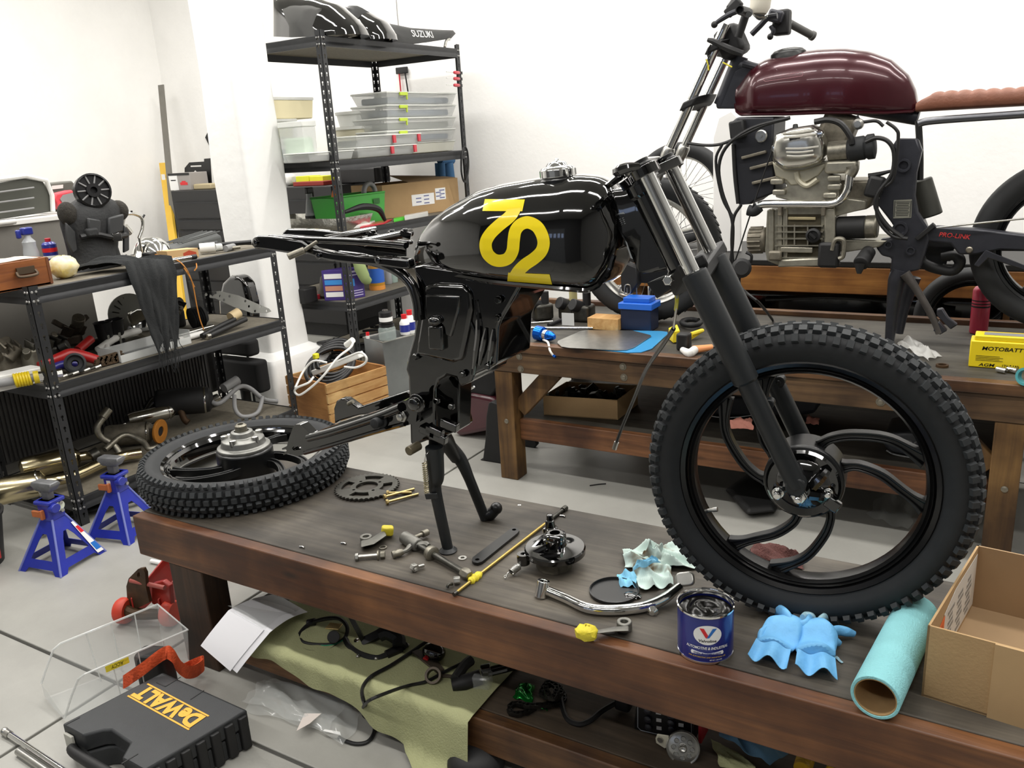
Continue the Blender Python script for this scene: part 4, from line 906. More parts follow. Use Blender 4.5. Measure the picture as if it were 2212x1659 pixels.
obj('switch_box', MB().box(kp(K9, 1240, 290, Y3+.25), (.07, .06, .1)), M_blk, MB2, bev=.01)
obj('mirror_clamp', MB().box(kp(K9, 1160, 210, Y3+.2), (.06, .05, .05), euler(0, 20, 0)), M_drk, MB2, bev=.01)
for pts, dy in (([(720, 120), (560, 190), (430, 270), (375, 315)], -.2), ([(1100, 330), (1130, 400), (1090, 470)], .2)):
 P = line(K9, pts, Y3+dy); lv = obj('hand_lever', MB().tube(P, [.011, .01, .007]), M_drk, MB2); obj('lever_ball', MB().sph(P[-1], .013), M_blk, lv)
obj('master_cylinder', MB().box(kp(K9, 620, 100, Y3-.17), (.07, .03, .035), euler(0, -40, 0)), M_blk, MB2, bev=.006)
obj('reservoir', MB().cyl(kp(K9, 640, 20, Y3-.15), kp(K9, 570, 120, Y3-.17), .017), M_blk, MB2, bev=.004)
gz = obj('speedometer', MB().lathe([(.03, 0), (.04, .02), (.042, .06)], kp(K9, 950, 170, Y3+.05), (.1, 0, 1), 24), mat('cream_housing', 'd8d3c4', .4), MB2)
obj('speedometer_face', MB().lathe([(.043, .05), (.043, .085), (.036, .088), (.001, .086)], kp(K9, 950, 170, Y3+.05), (.1, 0, 1), 24), M_blk, gz)
obj('headlight_bracket', MB().tube(line(K9, [(860, 150), (940, 230), (1030, 220), (1000, 190), (880, 180)], Y3+.05), .008), M_chrome, MB2)
for pts, m_ in (([(330, 570), (285, 660), (300, 760), (310, 830)], M_hose), ([(270, 760), (295, 830), (300, 900)], mat('wire_yellow', 'cfc22e', .5)), ([(480, 800), (540, 830), (600, 860)], MATS['wire_yellow'])):
 obj('wire', MB().tube(line(K9, pts, Y3-.13), .003), m_, MB2)
ps2 = math.radians(12); n2 = V((math.sin(ps2), -math.cos(ps2), 0)); R2 = .345
W2 = at(1400, 512, Y=Y3+.04); W2.z = CZ+R2-.002
w2 = obj('front_wheel', MB().lathe([(.252, -.035), (.25, -.038), (.235, -.03), (.228, -.02), (.224, 0), (.228, .02), (.235, .03), (.25, .038), (.252, .035), (.24, 0)], W2, n2, 64, caps=False, loop=True), M_brush, MB2)
obj('tyre', tyre_mesh(W2, n2, R2, .05, .25), mat('road_tyre', '202122', .7, var=.15, scale=30), w2, ang=60)
gv = MB()
for k in range(60):
 a = 2*PI*k/60; u_, v_, d_ = basis(n2); e = u_*math.cos(a)+v_*math.sin(a); e2 = u_*math.cos(a+.07)+v_*math.sin(a+.07)
 for s_ in (-1, 1): gv.tube([W2+e*(R2-.009)+d_*.006*s_, W2+e2*(R2-.016)+d_*.03*s_], .0022, n=4, sm=0)
obj('tread_grooves', gv, M_blk, w2, kind='stuff')
obj('hub', MB().lathe([(.02, -.07), (.05, -.06), (.06, -.04), (.045, 0), (.06, .03), (.05, .06), (.02, .07)], W2, n2, 24), M_brush, w2)
sk = MB(); u_, v_, d_ = basis(n2)
for k in range(36):
 a = 2*PI*k/36; s_ = 1 if k % 2 else -1; a2 = a+(.45 if (k//2) % 2 else -.45)
 sk.cyl(W2+(u_*math.cos(a2)+v_*math.sin(a2))*.055+d_*.04*s_, W2+(u_*math.cos(a)+v_*math.sin(a))*.23, .0016, n=5)
obj('wire_spokes', sk, M_chrome, w2, kind='stuff')
obj('brake_disc', MB().lathe([(.09, .06), (.145, .06), (.145, .065), (.09, .065)], W2, n2, 40, caps=False, loop=True), mat('disc_dark', '2a2a2b', .35, .6), w2)
cal = obj('brake_caliper', MB().prism(line((1200, 300, 3.95), [(545, 1070), (600, 1060), (690, 1100), (700, 1240), (640, 1330), (560, 1300)], W2.y-.11), (0, .06, 0)), M_blk, MB2, bev=.006)
obj('pad_clip', MB().tube(line((1200, 300, 3.95), [(590, 1320), (595, 1250), (635, 1250), (640, 1310), (615, 1325), (610, 1270)], W2.y-.112), .0028), M_brush, cal)
obj('caliper_bracket', MB().tube(line((1200, 300, 3.95), [(560, 1260), (550, 1320), (680, 1340), (690, 1270)], W2.y-.09), .004), M_brush, cal)
# rear wheel (only its front edge is in the picture)
W3 = at(2306, 528, Y=Y3); R3 = .325; n3 = V((0, -1, 0))
w3 = obj('rear_wheel', rim_mesh(W3, n3, .235, .04), M_satin, MB2, ang=25)
obj('tyre', tyre_mesh(W3, n3, R3, .062, .235), MATS['road_tyre'], w3, ang=60)
obj('hub', MB().lathe([(.03, -.09), (.08, -.07), (.08, .07), (.03, .09)], W3, n3, 24), M_brush, w3)
for k in range(6):
 a = PI*k/3; obj('spoke', MB().box(W3+V((math.cos(a)*.15, 0, math.sin(a)*.15)), (.15, .03, .05), euler(0, -math.degrees(a), 0)), M_satin, w3, bev=.005)
# ---- wire wheel of a third machine and pale panel behind
W4 = at(1470, 408, Y=4.75); W4.z = TZ+.031+.3; n4 = V((.1, -1, 0)).normalized()
w4t = thing('spare_wheel', 'wire spoked motorcycle wheel standing behind the fork of the maroon tanked motorcycle', 'wheel', W4-V((0, 0, .3)))
obj('rim', MB().lathe([(.222, -.025), (.215, -.028), (.205, -.015), (.2, 0), (.205, .015), (.215, .028), (.222, .025), (.21, 0)], W4, n4, 60, caps=False, loop=True), M_brush, w4t)
obj('tyre', tyre_mesh(W4, n4, .3, .05, .22), MATS['road_tyre'], w4t, ang=60)
sk = MB(); u_, v_, d_ = basis(n4)
for k in range(36):
 a = 2*PI*k/36; s_ = 1 if k % 2 else -1; a2 = a+(.45 if (k//2) % 2 else -.45)
 sk.cyl(W4+(u_*math.cos(a2)+v_*math.sin(a2))*.04+d_*.03*s_, W4+(u_*math.cos(a)+v_*math.sin(a))*.202, .0016, n=5)
obj('wire_spokes', sk, M_chrome, w4t, kind='stuff')
obj('hub', MB().lathe([(.02, -.06), (.045, -.05), (.035, 0), (.045, .05), (.02, .06)], W4, n4, 24), M_brush, w4t)
pn = [at(a, b, Y=4.55) for a, b in ((1540, 300), (1552, 255), (1580, 240), (1600, 260), (1600, 560), (1545, 585), (1540, 540))]; pn[4].z = pn[5].z = TZ+.032; pn[6].z = TZ+.2
tag(obj('display_board', MB().prism(pn, (0, .02, 0)), mat('panel_white', 'f2f1ee', .6), bev=.004), 'white rounded panel standing behind the radiator of the maroon tanked motorcycle', 'board')
# ================= things on the front bench
def P(px, py, h=0): return at(px, py, Z=BZ+h)
K5 = (640, 980, 3.16); KA = (1080, 1080, 3.16); KB = (1512, 1134, 3.16)
def kP(K, a, b, h=0): return at(K[0]+a/K[2], K[1]+b/K[2], Z=BZ+h)
def crumple(quad, nu, nv, amp, seed, base=.002, jit=.25, folds=((.9, 1.6), (1.9, .6), (2.4, 2.7)), th=.0012):
 "crumpled sheet over a ground quad"
 R_ = random.Random(seed); ph = [(R_.uniform(0, 6.28), R_.uniform(.6, 1.4)) for _ in range(8)]
 a, b, c, d = [V(q) for q in quad]; L = ((b-a).length+(d-a).length)/2
 def fn(u, v):
  p = a.lerp(b, u).lerp(d.lerp(c, u), v); z = 0
  for k, (fu, fv) in enumerate(folds):
   s_ = math.sin(fu*u*3.1+fv*v*2.3+ph[k][0]); z += (1-abs(s_))**1.0*ph[k][1]
   p = p+V((math.cos(fu*v*5+ph[k+3][0]), math.sin(fv*u*5+ph[k+4][0]), 0))*L*.035*jit*2
  e = min(u, 1-u, v, 1-v)*5; z = z/len(folds)*amp*min(1, .45+e)
  return (p.x, p.y, p.z+base+z)
 return MB().grid(fn, nu, nv, th)
# ---- rear wheel lying flat
C0w = V((-2.178, 1.80, BZ)); Zv = V((0, 0, 1)); RR = .352
wt_ = thing('rear_wheel', 'black cast wheel with knobbly tyre lying flat on the left end of the front bench', 'wheel', C0w)
Cm = C0w+V((0, 0, .055)); rbw = .272
rimo = obj('rim', rim_mesh(Cm, Zv, rbw, .034), M_gloss, wt_, ang=25)
obj('tyre', tyre_mesh(Cm, Zv, RR-.008, .05, rbw), M_rub, wt_, ang=60)
obj('tread_blocks', knobs(Cm, Zv, RR-.008, .05, rbw, 78), M_knob, wt_, ang=20, kind='stuff')
def wpl(p, h): return Cm+V((p.x, p.y, h))
for e in (10, 130, 250):
 obj('spoke', spoke_mesh(wpl, [(.085, e+50), (.11, e+42), (.15, e+28), (.2, e+13), (.245, e)], .013, .011), M_satin, wt_, bev=.0012)
 obj('spoke', spoke_mesh(wpl, [(.085, e+5), (.12, e), (.16, e-10), (.2, e-18), (.245, e-26)], .013, .011), M_satin, wt_, bev=.0012)
obj('hub', MB().lathe([(.05, -.05), (.09, -.045), (.094, -.03), (.094, .045), (.085, .052), (.03, .054)], Cm, Zv, 40), M_satin, wt_, bev=.003)
dm = obj('sprocket_carrier', MB().lathe([(.088, .05), (.088, .06), (.074, .064), (.07, .085), (.058, .09), (.04, .092), (.036, .11), (.024, .113), (.022, .1)], Cm, Zv, 36), mat('cast_grey', '8f8f8b', .45, .8, var=.15, scale=30), wt_, bev=.002)
for k in range(5):
 a = 2*PI*k/5; obj('stud', MB().lathe([(.012, .075), (.012, .098), (.008, .1)], Cm+V((math.cos(a)*.06, math.sin(a)*.06, 0)), Zv, 12), M_brush, dm)
obj('axle_spacer', MB().lathe([(.02, .1), (.02, .13), (.014, .135), (.01, .135), (.01, .1)], Cm, Zv, 20), M_dirtal, dm)
# ---- chain sprocket
sc = P(793, 1053, .004); rs = (P(865, 1048)-P(725, 1057)).length/2; nT = 42; out = []
for k in range(nT):
 for f_, r_ in ((0, rs*.93), (.22, rs*.94), (.42, rs), (.6, rs), (.8, rs*.94)):
  a = 2*PI*(k+f_)/nT; out.append(sc+V((math.cos(a)*r_, math.sin(a)*r_, 0)))
def arcslot(c, r0, r1, a0, a1, n=8): return [c+V((math.cos(a0+(a1-a0)*k/n)*r1, math.sin(a0+(a1-a0)*k/n)*r1, 0)) for k in range(n+1)]+[c+V((math.cos(a1-(a1-a0)*k/n)*r0, math.sin(a1-(a1-a0)*k/n)*r0, 0)) for k in range(n+1)]
hl = [arcslot(sc, rs*.5, rs*.78, a-.42, a+.42) for a in (.35, .35+PI/2, .35+PI, .35+1.5*PI)]
hl.append([sc+V((math.cos(a)*rs*.34, math.sin(a)*rs*.34, 0)) for a in [2*PI*k/20 for k in range(20)]])
for q in range(4):
 a = .35+PI/4+q*PI/2; hl.append([sc+V((math.cos(a)*rs*.44+math.cos(t)*rs*.05, math.sin(a)*rs*.44+math.sin(t)*rs*.05, 0)) for t in [2*PI*k/8 for k in range(8)]])
tag(obj('chain_sprocket', MB().prism(out, (0, 0, .006), holes=hl), mat('sprocket_steel', '55544f', .4, .8, var=.15, scale=40), bev=.0008), 'grey toothed chain sprocket lying behind the centre stand', 'sprocket')
# ---- gold bolts
def boltm(a, b, r, hr, hl_, nut=None):
 a = V(a); b = V(b); d = (b-a).normalized(); m = MB().cyl(a, b, r, n=10); m.lathe([(hr, 0), (hr, hl_), (hr*.7, hl_+.001)], a, -d, 6); return m
def bolt(pa, pb, lab, r=.0042, hr=.0085, m_=None, z=0, grp=None, name='bolt'):
 t = thing(name, lab, 'bolt', kP(K5, *pa)); hr_ = hr
 a = kP(K5, *pa, hr+z); b = kP(K5, *pb, r+z+.0005); d = (b-a).normalized()
 obj('shank', MB().cyl(a, b, r, n=10), m_ or M_zinc, t, bev=.0006)
 obj('head', MB().lathe([(hr, 0), (hr, .007), (hr*.75, .008)], a, -d, 6), m_ or M_zinc, t, bev=.0006)
 return t
gg = 'gold bolts beside the chain sprocket'
bolt((632, 268), (788, 266), 'gold bolt nearest the sprocket rim, lying straight across', grp=gg)['group'] = gg
bolt((612, 292), (805, 240), 'gold bolt crossing under the other bolts by the sprocket', z=.001)['group'] = gg
bolt((628, 328), (833, 275), 'gold bolt nearest the front of the three beside the sprocket')['group'] = gg
# ---- lever with yellow painted end (left)
M_lev = mat('lever_grey', '7b7a74', .45, .7, var=.15, scale=50); M_tape = mat('tape_yellow', 'e6d43a', .55, var=.12, scale=40, bump=.3, bscale=90)
t = thing('brake_cam_lever', 'grey lever arm with a yellow wrapped tip near the left end of the bench parts', 'lever', kP(K5, 500, 600))
obj('arm', MB().loft([[kP(K5, a, b, h) for a, b, h in q] for q in (((440, 595, .004), (440, 640, .004), (440, 640, .016), (440, 595, .016)), ((520, 570, .005), (530, 620, .005), (530, 618, .018), (520, 572, .018)), ((600, 520, .012), (618, 560, .012), (618, 558, .024), (600, 522, .024)))]), M_lev, t, bev=.003)
obj('clamp_eye', MB().lathe([(.017, 0), (.017, .02), (.009, .02), (.009, .001)], kP(K5, 480, 605), Zv, 18), M_lev, t, bev=.002)
obj('yellow_tip', MB().rbox(kP(K5, 622, 525, .018), (.034, .026, .026), .008, euler(0, 10, 40)), M_tape, t, bev=.003)
t = thing('washer', 'thin pale ring washer next to the grey lever with the yellow tip', 'washer', kP(K5, 592, 645))
obj('ring', MB().lathe([(.011, .001), (.011, .0035), (.0075, .0035), (.0075, .001)], kP(K5, 592, 645), Zv, 24, loop=True, caps=False), M_dirtal, t)
# ---- silver bolt and nut
t = thing('bolt', 'short silver bolt with a nut and washer in front of the grey lever', 'bolt', kP(K5, 500, 705))
a = kP(K5, 425, 706, .009); b = kP(K5, 555, 695, .009); d = (b-a).normalized()
obj('shank', MB().cyl(a, b, .0062, n=12), M_brush, t); obj('head', MB().lathe([(.011, 0), (.011, .008), (.008, .01)], a, -d, 6), M_brush, t, bev=.0008)
obj('washer', MB().lathe([(.014, 0), (.014, .004), (.006, .004)], b, d, 20), M_dirtal, t); obj('nut', MB().lathe([(.011, 0), (.011, .012), (.005, .012)], b+d*.008, d, 6), M_dirtal, t, bev=.0008)
# ---- axle assembly
t = thing('axle_assembly', 'long greasy axle shaft with collar and crossed shift lever in the middle of the bench', 'axle', kP(K5, 900, 680))
a = kP(K5, 745, 575, .016); b = kP(K5, 1150, 815, .012); d = (b-a).normalized(); u_, v_, _ = basis(d)
M_gr = mat('greasy_steel', '4b4a45', .35, .8, var=.3, scale=40)
obj('shaft', MB().cyl(a, b, .0085, n=14), M_gr, t, bev=.001)
obj('sleeve', MB().lathe([(.012, -.01), (.018, -.005), (.0185, .06), (.015, .065)], a, d, 18), M_lev, t, bev=.002)
obj('collar', MB().lathe([(.019, .115), (.0205, .12), (.0205, .132), (.014, .136)], a, d, 18), M_dirtal, t, bev=.001)
obj('end_cap', MB().lathe([(.0125, -.01), (.016, 0), (.0165, .012), (.012, .022)], b, d, 6), M_dirtal, t, bev=.002)
l1 = [kP(K5, 655, 690, .012), kP(K5, 745, 665, .012), kP(K5, 790, 630, .014), kP(K5, 880, 620, .02), kP(K5, 905, 630, .022)]
obj('shift_lever', MB().tube(l1, [.006, .006, .01, .01, .006]), M_lev, t)
obj('lever_rubber', MB().lathe([(.009, 0), (.011, .004), (.009, .012), (.011, .018), (.009, .026), (.008, .03)], l1[0], l1[1]-l1[0], 14), M_dirtal, t)
obj('cross_pin', MB().cyl(kP(K5, 800, 575, .018), kP(K5, 895, 535, .014), .006, n=10).cyl(kP(K5, 860, 550, .016), kP(K5, 895, 535, .014), .01, n=10), M_dirtal, t, bev=.001)
# ---- nuts, washers, clips
def hexthing(K, p, lab, r, h, ax=(0, 0, 1), m_=None, z=0):
 t = thing('nut', lab, 'nut', kP(K, *p)); c = kP(K, *p, z+(.0 if ax[2] else r)); A = V(ax).normalized()
 obj('hex', MB().lathe([(r*.95, 0), (r, h*.15), (r, h*.85), (r*.95, h), (r*.5, h), (r*.5, 0)], c, A, 6, loop=True, caps=False), m_ or M_brush, t, bev=.0006)
 return t
t = hexthing(K5, (795, 770), 'shiny adjuster nut with a stub bolt lying in front of the axle shaft', .011, .016, (1, -.35, 0)); obj('stub', MB().cyl(kP(K5, 820, 775, .011), kP(K5, 870, 762, .008), .005, n=10), M_brush, t, bev=.0006)
t = hexthing(K5, (1075, 868), 'dark nut with a clip at the foot of the axle shaft', .0105, .016, (.7, .5, 0)); obj('clip', MB().tube([kP(K5, 1065, 890, .006), kP(K5, 1040, 895, .01), kP(K5, 1030, 915, .004)], .004), M_gr, t)
t = thing('washer', 'flat grey washer to the right of the centre stand foot', 'washer', kP(K5, 1135, 716))
obj('ring', MB().lathe([(.0115, 0), (.0115, .0028), (.0055, .0028), (.0055, 0)], kP(K5, 1135, 716), Zv, 24, loop=True, caps=False), M_brush, t)
# ---- flat black bar with holes
q = [(1200, 745), (1205, 722), (1225, 708), (1470, 522), (1490, 517), (1515, 524), (1523, 540), (1512, 556), (1270, 752), (1240, 762), (1215, 758)]
def circle(c, r, n=12): return [c+V((math.cos(2*PI*k/n)*r, math.sin(2*PI*k/n)*r, 0)) for k in range(n)]
tag(obj('torque_bar', MB().prism([kP(K5, *p, .002) for p in q], (0, 0, .007), holes=[circle(kP(K5, 1488, 534, .002), .006), circle(kP(K5, 1237, 738, .002), .006)]), M_satin, bev=.0015), 'flat black bar with a hole at each end lying on the bench', 'bar')
# ---- threaded brass coloured rod
t = thing('tie_rod', 'long thin brass coloured rod with yellow tape lying across the bench', 'rod', kP(K5, 1450, 650))
a = kP(K5, 1095, 945, .006); b = kP(K5, 1832, 375, .006); d = (b-a).normalized()
obj('rod', MB().cyl(a, b, .0042, n=10), mat('brass_rod', 'b59d58', .38, .8), t)
obj('knurled_end', MB().cyl(b-d*.11, b-d*.01, .0055, n=10).cyl(b-d*.012, b+d*.008, .0085, n=8), M_gr, t, bev=.0008, label='dark threaded end')
m = MB().lathe([(.007, 0), (.011, .006), (.008, .014), (.012, .02), (.009, .03), (.011, .036), (.006, .046)], a+d*.055, d, 10); obj('yellow_tape', m, M_tape, t)
obj('foot', MB().cyl(a-d*.012, a, .0052, n=10), M_gr, t)
# ---- rear brake plate
bc = kP(KA, 385, 340); t = thing('brake_plate', 'glossy black round brake plate with cast arms and brake shoes beneath', 'brake', bc)
c0 = kP(KA, 375, 330, .05); rp = (kP(KA, 582, 310, .05)-kP(KA, 165, 340, .05)).length/2
obj('brake_shoes', MB().lathe([(rp*.62, -.05), (rp*.64, -.048), (rp*.64, -.012), (rp*.55, -.01)], c0, Zv, 20, a0=-2.6, a1=.6).lathe([(rp*.55, -.05), (rp*.55, -.01)], c0, Zv, 20), mat('brake_lining', '5d584c', .7, .2, var=.3, scale=40), t)
obj('dish', MB().lathe([(rp*.9, -.012), (rp, -.01), (rp*1.0, .002), (rp*.96, .006), (rp*.6, .008), (rp*.4, .012), (rp*.38, .03), (rp*.2, .034), (rp*.19, .012), (.001, .012)], c0, Zv, 40), M_gloss, t)
obj('hub_boss', MB().lathe([(.03, 0), (.028, .034), (.02, .038), (.013, .038), (.012, .02), (.001, .02)], c0+V((0, .004, .005)), Zv, 24), M_gloss, t, bev=.001)
f0 = kP(KA, 160, 400, .035)
for q in ((300, 250), (320, 320), (420, 375)):
 obj('cast_arm', MB().tube([f0, kP(KA, *q, .07)], .007, sm=0, n=8), M_gloss, t)
obj('arm_eye', MB().lathe([(.016, -.014), (.017, 0), (.016, .014), (.007, .014), (.007, -.014)], f0, Zv, 16, loop=True, caps=False), M_gloss, t)
obj('cam_shaft', MB().lathe([(.02, 0), (.02, .014), (.014, .016), (.012, .035), (.009, .036), (.009, .05), (.006, .052)], kP(KA, 345, 220, .055), Zv, 18), M_gloss, t, bev=.001)
sa_ = kP(KA, 130, 450, .02); sb_ = kP(KA, 75, 495, .012)
obj('return_spring', coil(sa_, sb_, .0085, 9, .0017), M_brush, t)
obj('spring_hook', MB().tube([sb_, sb_+V((-.004, -.008, .002)), kP(KA, 38, 535, .004), kP(KA, 30, 520, .008), kP(KA, 55, 510, .01)], .0018), M_brush, t)
# ---- chrome kick lever
t = thing('kick_lever', 'bent chrome foot lever lying in front of the soiled paper towel', 'lever', kP(KA, 600, 740))
obj('lever_tube', MB().tube([kP(KA, 300, 610, .016), kP(KA, 450, 672, .014), kP(KA, 600, 738, .013), kP(KA, 780, 752, .013), kP(KA, 980, 730, .014), kP(KA, 1110, 680, .018), kP(KA, 1180, 630, .024), kP(KA, 1230, 590, .03)], [.0115, .0115, .0125, .0125, .0125, .0125, .011, .01], n=14), M_chrome, t)
obj('pivot_eye', MB().lathe([(.0155, -.02), (.0155, .02), (.009, .02), (.009, -.02)], kP(KA, 288, 605, .021), (.1, .3, 1), 18, loop=True, caps=False), M_chrome, t, bev=.001)
pv = kP(KA, 1265, 540, .045); obj('foot_pad', MB().rbox(pv, (.045, .034, .012), .012, euler(55, -15, 10)), M_brush, t, bev=.002)
obj('pin_end', MB().lathe([(.013, 0), (.014, .006), (.006, .014)], kP(KA, 1040, 755, .006), (.3, -1, .1), 16), M_chrome, t)
# ---- black lid
t = thing('jar_lid', 'round black lid with a raised rim lying by the paper towel', 'lid', kP(KA, 780, 630)); lr = (kP(KA, 950, 640)-kP(KA, 608, 630)).length/2
obj('lid', MB().lathe([(lr*.94, 0), (lr, .001), (lr, .009), (lr*.95, .01), (lr*.93, .004), (.001, .004)], kP(KA, 780, 632), Zv, 36), M_satin, t)
obj('grease_smear', MB().sph(kP(KA, 905, 650, .004), (.022, .016, .004), 12, 6), M_gloss, t)
# ---- soiled paper towel
M_tow = mat('towel_paper', 'c9e6e6', .85, col2='a9d0d6', scale=14, bump=.3, bscale=200)
t = thing('paper_towel', 'crumpled pale blue paper towel with brown grease stains', 'paper towel', kP(KA, 1050, 520))
M_st = mat('towel_stained', 'cfe3dc', .85, col2='6b5a3f', scale=9, detail=3); M_st.node_tree.nodes['Color Ramp'].color_ramp.elements[0].position = .4; M_st.node_tree.nodes['Color Ramp'].color_ramp.elements[1].position = .5
obj('towel_sheet', crumple([kP(KA, 850, 480), kP(KA, 1370, 480), kP(KA, 1190, 330), kP(KA, 840, 360)], 28, 24, .062, 4, jit=.12), M_st, t, ang=70)
obj('towel_sheet', crumple([kP(KA, 960, 635), kP(KA, 1185, 600), kP(KA, 1170, 470), kP(KA, 900, 480)], 24, 20, .045, 9, jit=.1), M_st, t, ang=70)
obj('towel_corner', crumple([kP(KA, 820, 605), kP(KA, 935, 610), kP(KA, 930, 500), kP(KA, 800, 520)], 14, 12, .03, 3), mat('towel_blue', '7fc0df', .85), t, ang=70)
obj('towel_corner', crumple([kP(KA, 900, 490, .03), kP(KA, 1090, 440, .045), kP(KA, 1070, 410, .05), kP(KA, 940, 440, .04)], 12, 8, .02, 5), MATS['towel_blue'], t, ang=70)
obj('towel_peak', crumple([kP(KA, 950, 400, .02), kP(KA, 1100, 430, .03), kP(KA, 1110, 320, .06), kP(KA, 1020, 340, .05)], 12, 10, .04, 12), M_st, t, ang=70)
# ---- grease can
cc = (kP(KA, 1195, 1030)+kP(KA, 1590, 1030))/2; cr = (kP(KA, 1590, 1030)-kP(KA, 1192, 1030)).length/2*.97
cbt = kP(KA, 1400, 1123); cc = cbt+V((cbt.x, cbt.y, 0)).normalized()*cr
top = at(1080+1390/3.16, 1080+600/3.16, Y=cc.y+cr*.9); chh = top.z-BZ
t = thing('grease_can', 'open blue grease can with white oval badge, black grease at its top', 'can', cc)
obj('can_body', MB().lathe([(cr*.985, .004), (cr*.985, chh-.006)], cc, Zv, 48, caps=False), mat('can_blue', '1d2a80', .3, .2, coat=.4), t)
obj('bottom_rim', MB().lathe([(cr*.9, 0), (cr, 0), (cr*1.012, .002), (cr, .005), (cr*.98, .005)], cc, Zv, 48), M_chrome, t)
obj('top_rim', MB().lathe([(cr*.98, chh-.006), (cr*1.012, chh-.004), (cr*1.012, chh), (cr*.97, chh+.001), (cr*.94, chh-.002), (cr*.93, chh-.012), (cr*.95, chh-.012)], cc, Zv, 48, caps=False, loop=True), M_chrome, t)
gm = MB(); gm.grid(lambda u, v: (cc.x+math.cos(u*2*PI)*cr*.94*v, cc.y+math.sin(u*2*PI)*cr*.94*v, BZ+chh-.017+.006*math.sin(u*12.566+v*5)*v*(1-v)*3+.005*math.cos(v*9+u*6.283)*v*(1-v)*3), 40, 14)
obj('grease', gm, mat('grease_black', '0b0a08', .22), t, ang=60)
ca = math.atan2(-cc.y, -cc.x)+.08  # face towards the viewer
def can_pt(da, z, lift=.0006): a = ca+da; return V((cc.x+math.cos(a)*(cr*.985+lift), cc.y+math.sin(a)*(cr*.985+lift), BZ+z))
def can_poly(mb, pts, lift=.0006, nsub=4):
 "flat 2-D outline (angle, z) fan laid on the can"
 c = (sum(p[0] for p in pts)/len(pts), sum(p[1] for p in pts)/len(pts)); n = len(pts)
 rows = [[can_pt(c[0]+(p[0]-c[0])*f, c[1]+(p[1]-c[1])*f, lift) for p in pts] for f in (.001, .35, .7, 1)]
 return mb.loft(rows, caps=False)
def can_text(mb, t_, ac, z, h, wa, lift=.0012, slope=0, bold=.02, shear=.15):
 vs, fs = text2d(t_, 0, shear, bold); xs = [p[0] for p in vs]; ys = [p[1] for p in vs]; W = max(xs)-min(xs); H = max(ys)-min(ys)
 mb.add([can_pt(ac+((p[0]-min(xs))/W-.5)*wa, z+((p[1]-min(ys))/H-.5)*h+slope*((p[0]-min(xs))/W-.5), lift) for p in vs], fs)
M_wh = mat('print_white', 'f2f2f0', .4); M_red = mat('print_red', 'd8232a', .4); M_blu = mat('print_blue', '1f6fc4', .4); M_bk = mat('print_blk', '111111', .4); M_gold = mat('print_gold', 'c8a84a', .4)
lb = MB(); el = lambda s: [(.0+.50*s*math.cos(2*PI*k/32), chh*.62+chh*.205*s*math.sin(2*PI*k/32)) for k in range(32)]
can_poly(lb, el(1)); obj('badge_oval', lb, M_wh, t)
lb = MB(); can_poly(lb, [(-.28, chh*.76), (-.13, chh*.76), (.02, chh*.615), (-.035, chh*.56), (-.07, chh*.57)], .0012); obj('badge_mark', lb, M_red, t)
lb = MB(); can_poly(lb, [(.32, chh*.76), (.17, chh*.76), (.02, chh*.615), (-.035, chh*.56), (.06, chh*.57)], .0013); obj('badge_mark', lb, M_blu, t)
lb = MB(); can_text(lb, 'Valvoline', 0, chh*.5, chh*.055, .62); obj('can_lettering', lb, M_bk, t)
lb = MB(); can_text(lb, 'AUTOMOTIVE & INDUSTRIAL', 0, chh*.345, chh*.06, 1.55); obj('can_lettering', lb, M_wh, t)
lb = MB(); can_poly(lb, [(-.6, chh*.225), (-.57, chh*.265), (.57, chh*.265), (.6, chh*.225), (.57, chh*.19), (-.57, chh*.19)]); obj('can_stripe', lb, M_wh, t)
lb = MB(); can_text(lb, 'GENERAL MULTI-PURPOSE GREASE', 0, chh*.228, chh*.04, .98); obj('can_lettering', lb, mat('print_navy', '1d2a80', .4), t)
lb = MB(); can_text(lb, 'FOR AUTOMOTIVE AND INDUSTRIAL USE', 0, chh*.15, chh*.03, 1.35); obj('can_lettering', lb, M_gold, t)
lb = MB(); can_text(lb, 'NET WT. 1 LB (16 OZ)', .3, chh*.09, chh*.03, .45); obj('can_lettering', lb, M_wh, t)
# ---- second lever with yellow cloth end
t = thing('brake_cam_lever', 'grey lever arm with a lumpy yellow wrapped end at the front edge of the bench', 'lever', kP(KA, 720, 900))
obj('arm', MB().loft([[kP(KA, a, b, h) for a, b, h in q] for q in (((650, 890, .01), (650, 915, .01), (650, 915, .02), (650, 890, .02)), ((780, 865, .006), (790, 900, .006), (790, 898, .02), (780, 867, .02)), ((880, 855, .003), (885, 900, .003), (885, 896, .024), (880, 858, .024)))]), M_lev, t, bev=.003)
obj('clamp_eye', MB().lathe([(.017, 0), (.017, .022), (.008, .022), (.008, .001)], kP(KA, 850, 885), Zv, 18), M_lev, t, bev=.002)
ym = MB().sph(kP(KA, 590, 905, .018), (.026, .02, .0175), 14, 10); R_ = random.Random(2); ym.v = [p+V((R_.uniform(-1, 1), R_.uniform(-1, 1), R_.uniform(-.5, .8)))*.003 for p in ym.v]
obj('yellow_wrap', ym, M_tape, t)
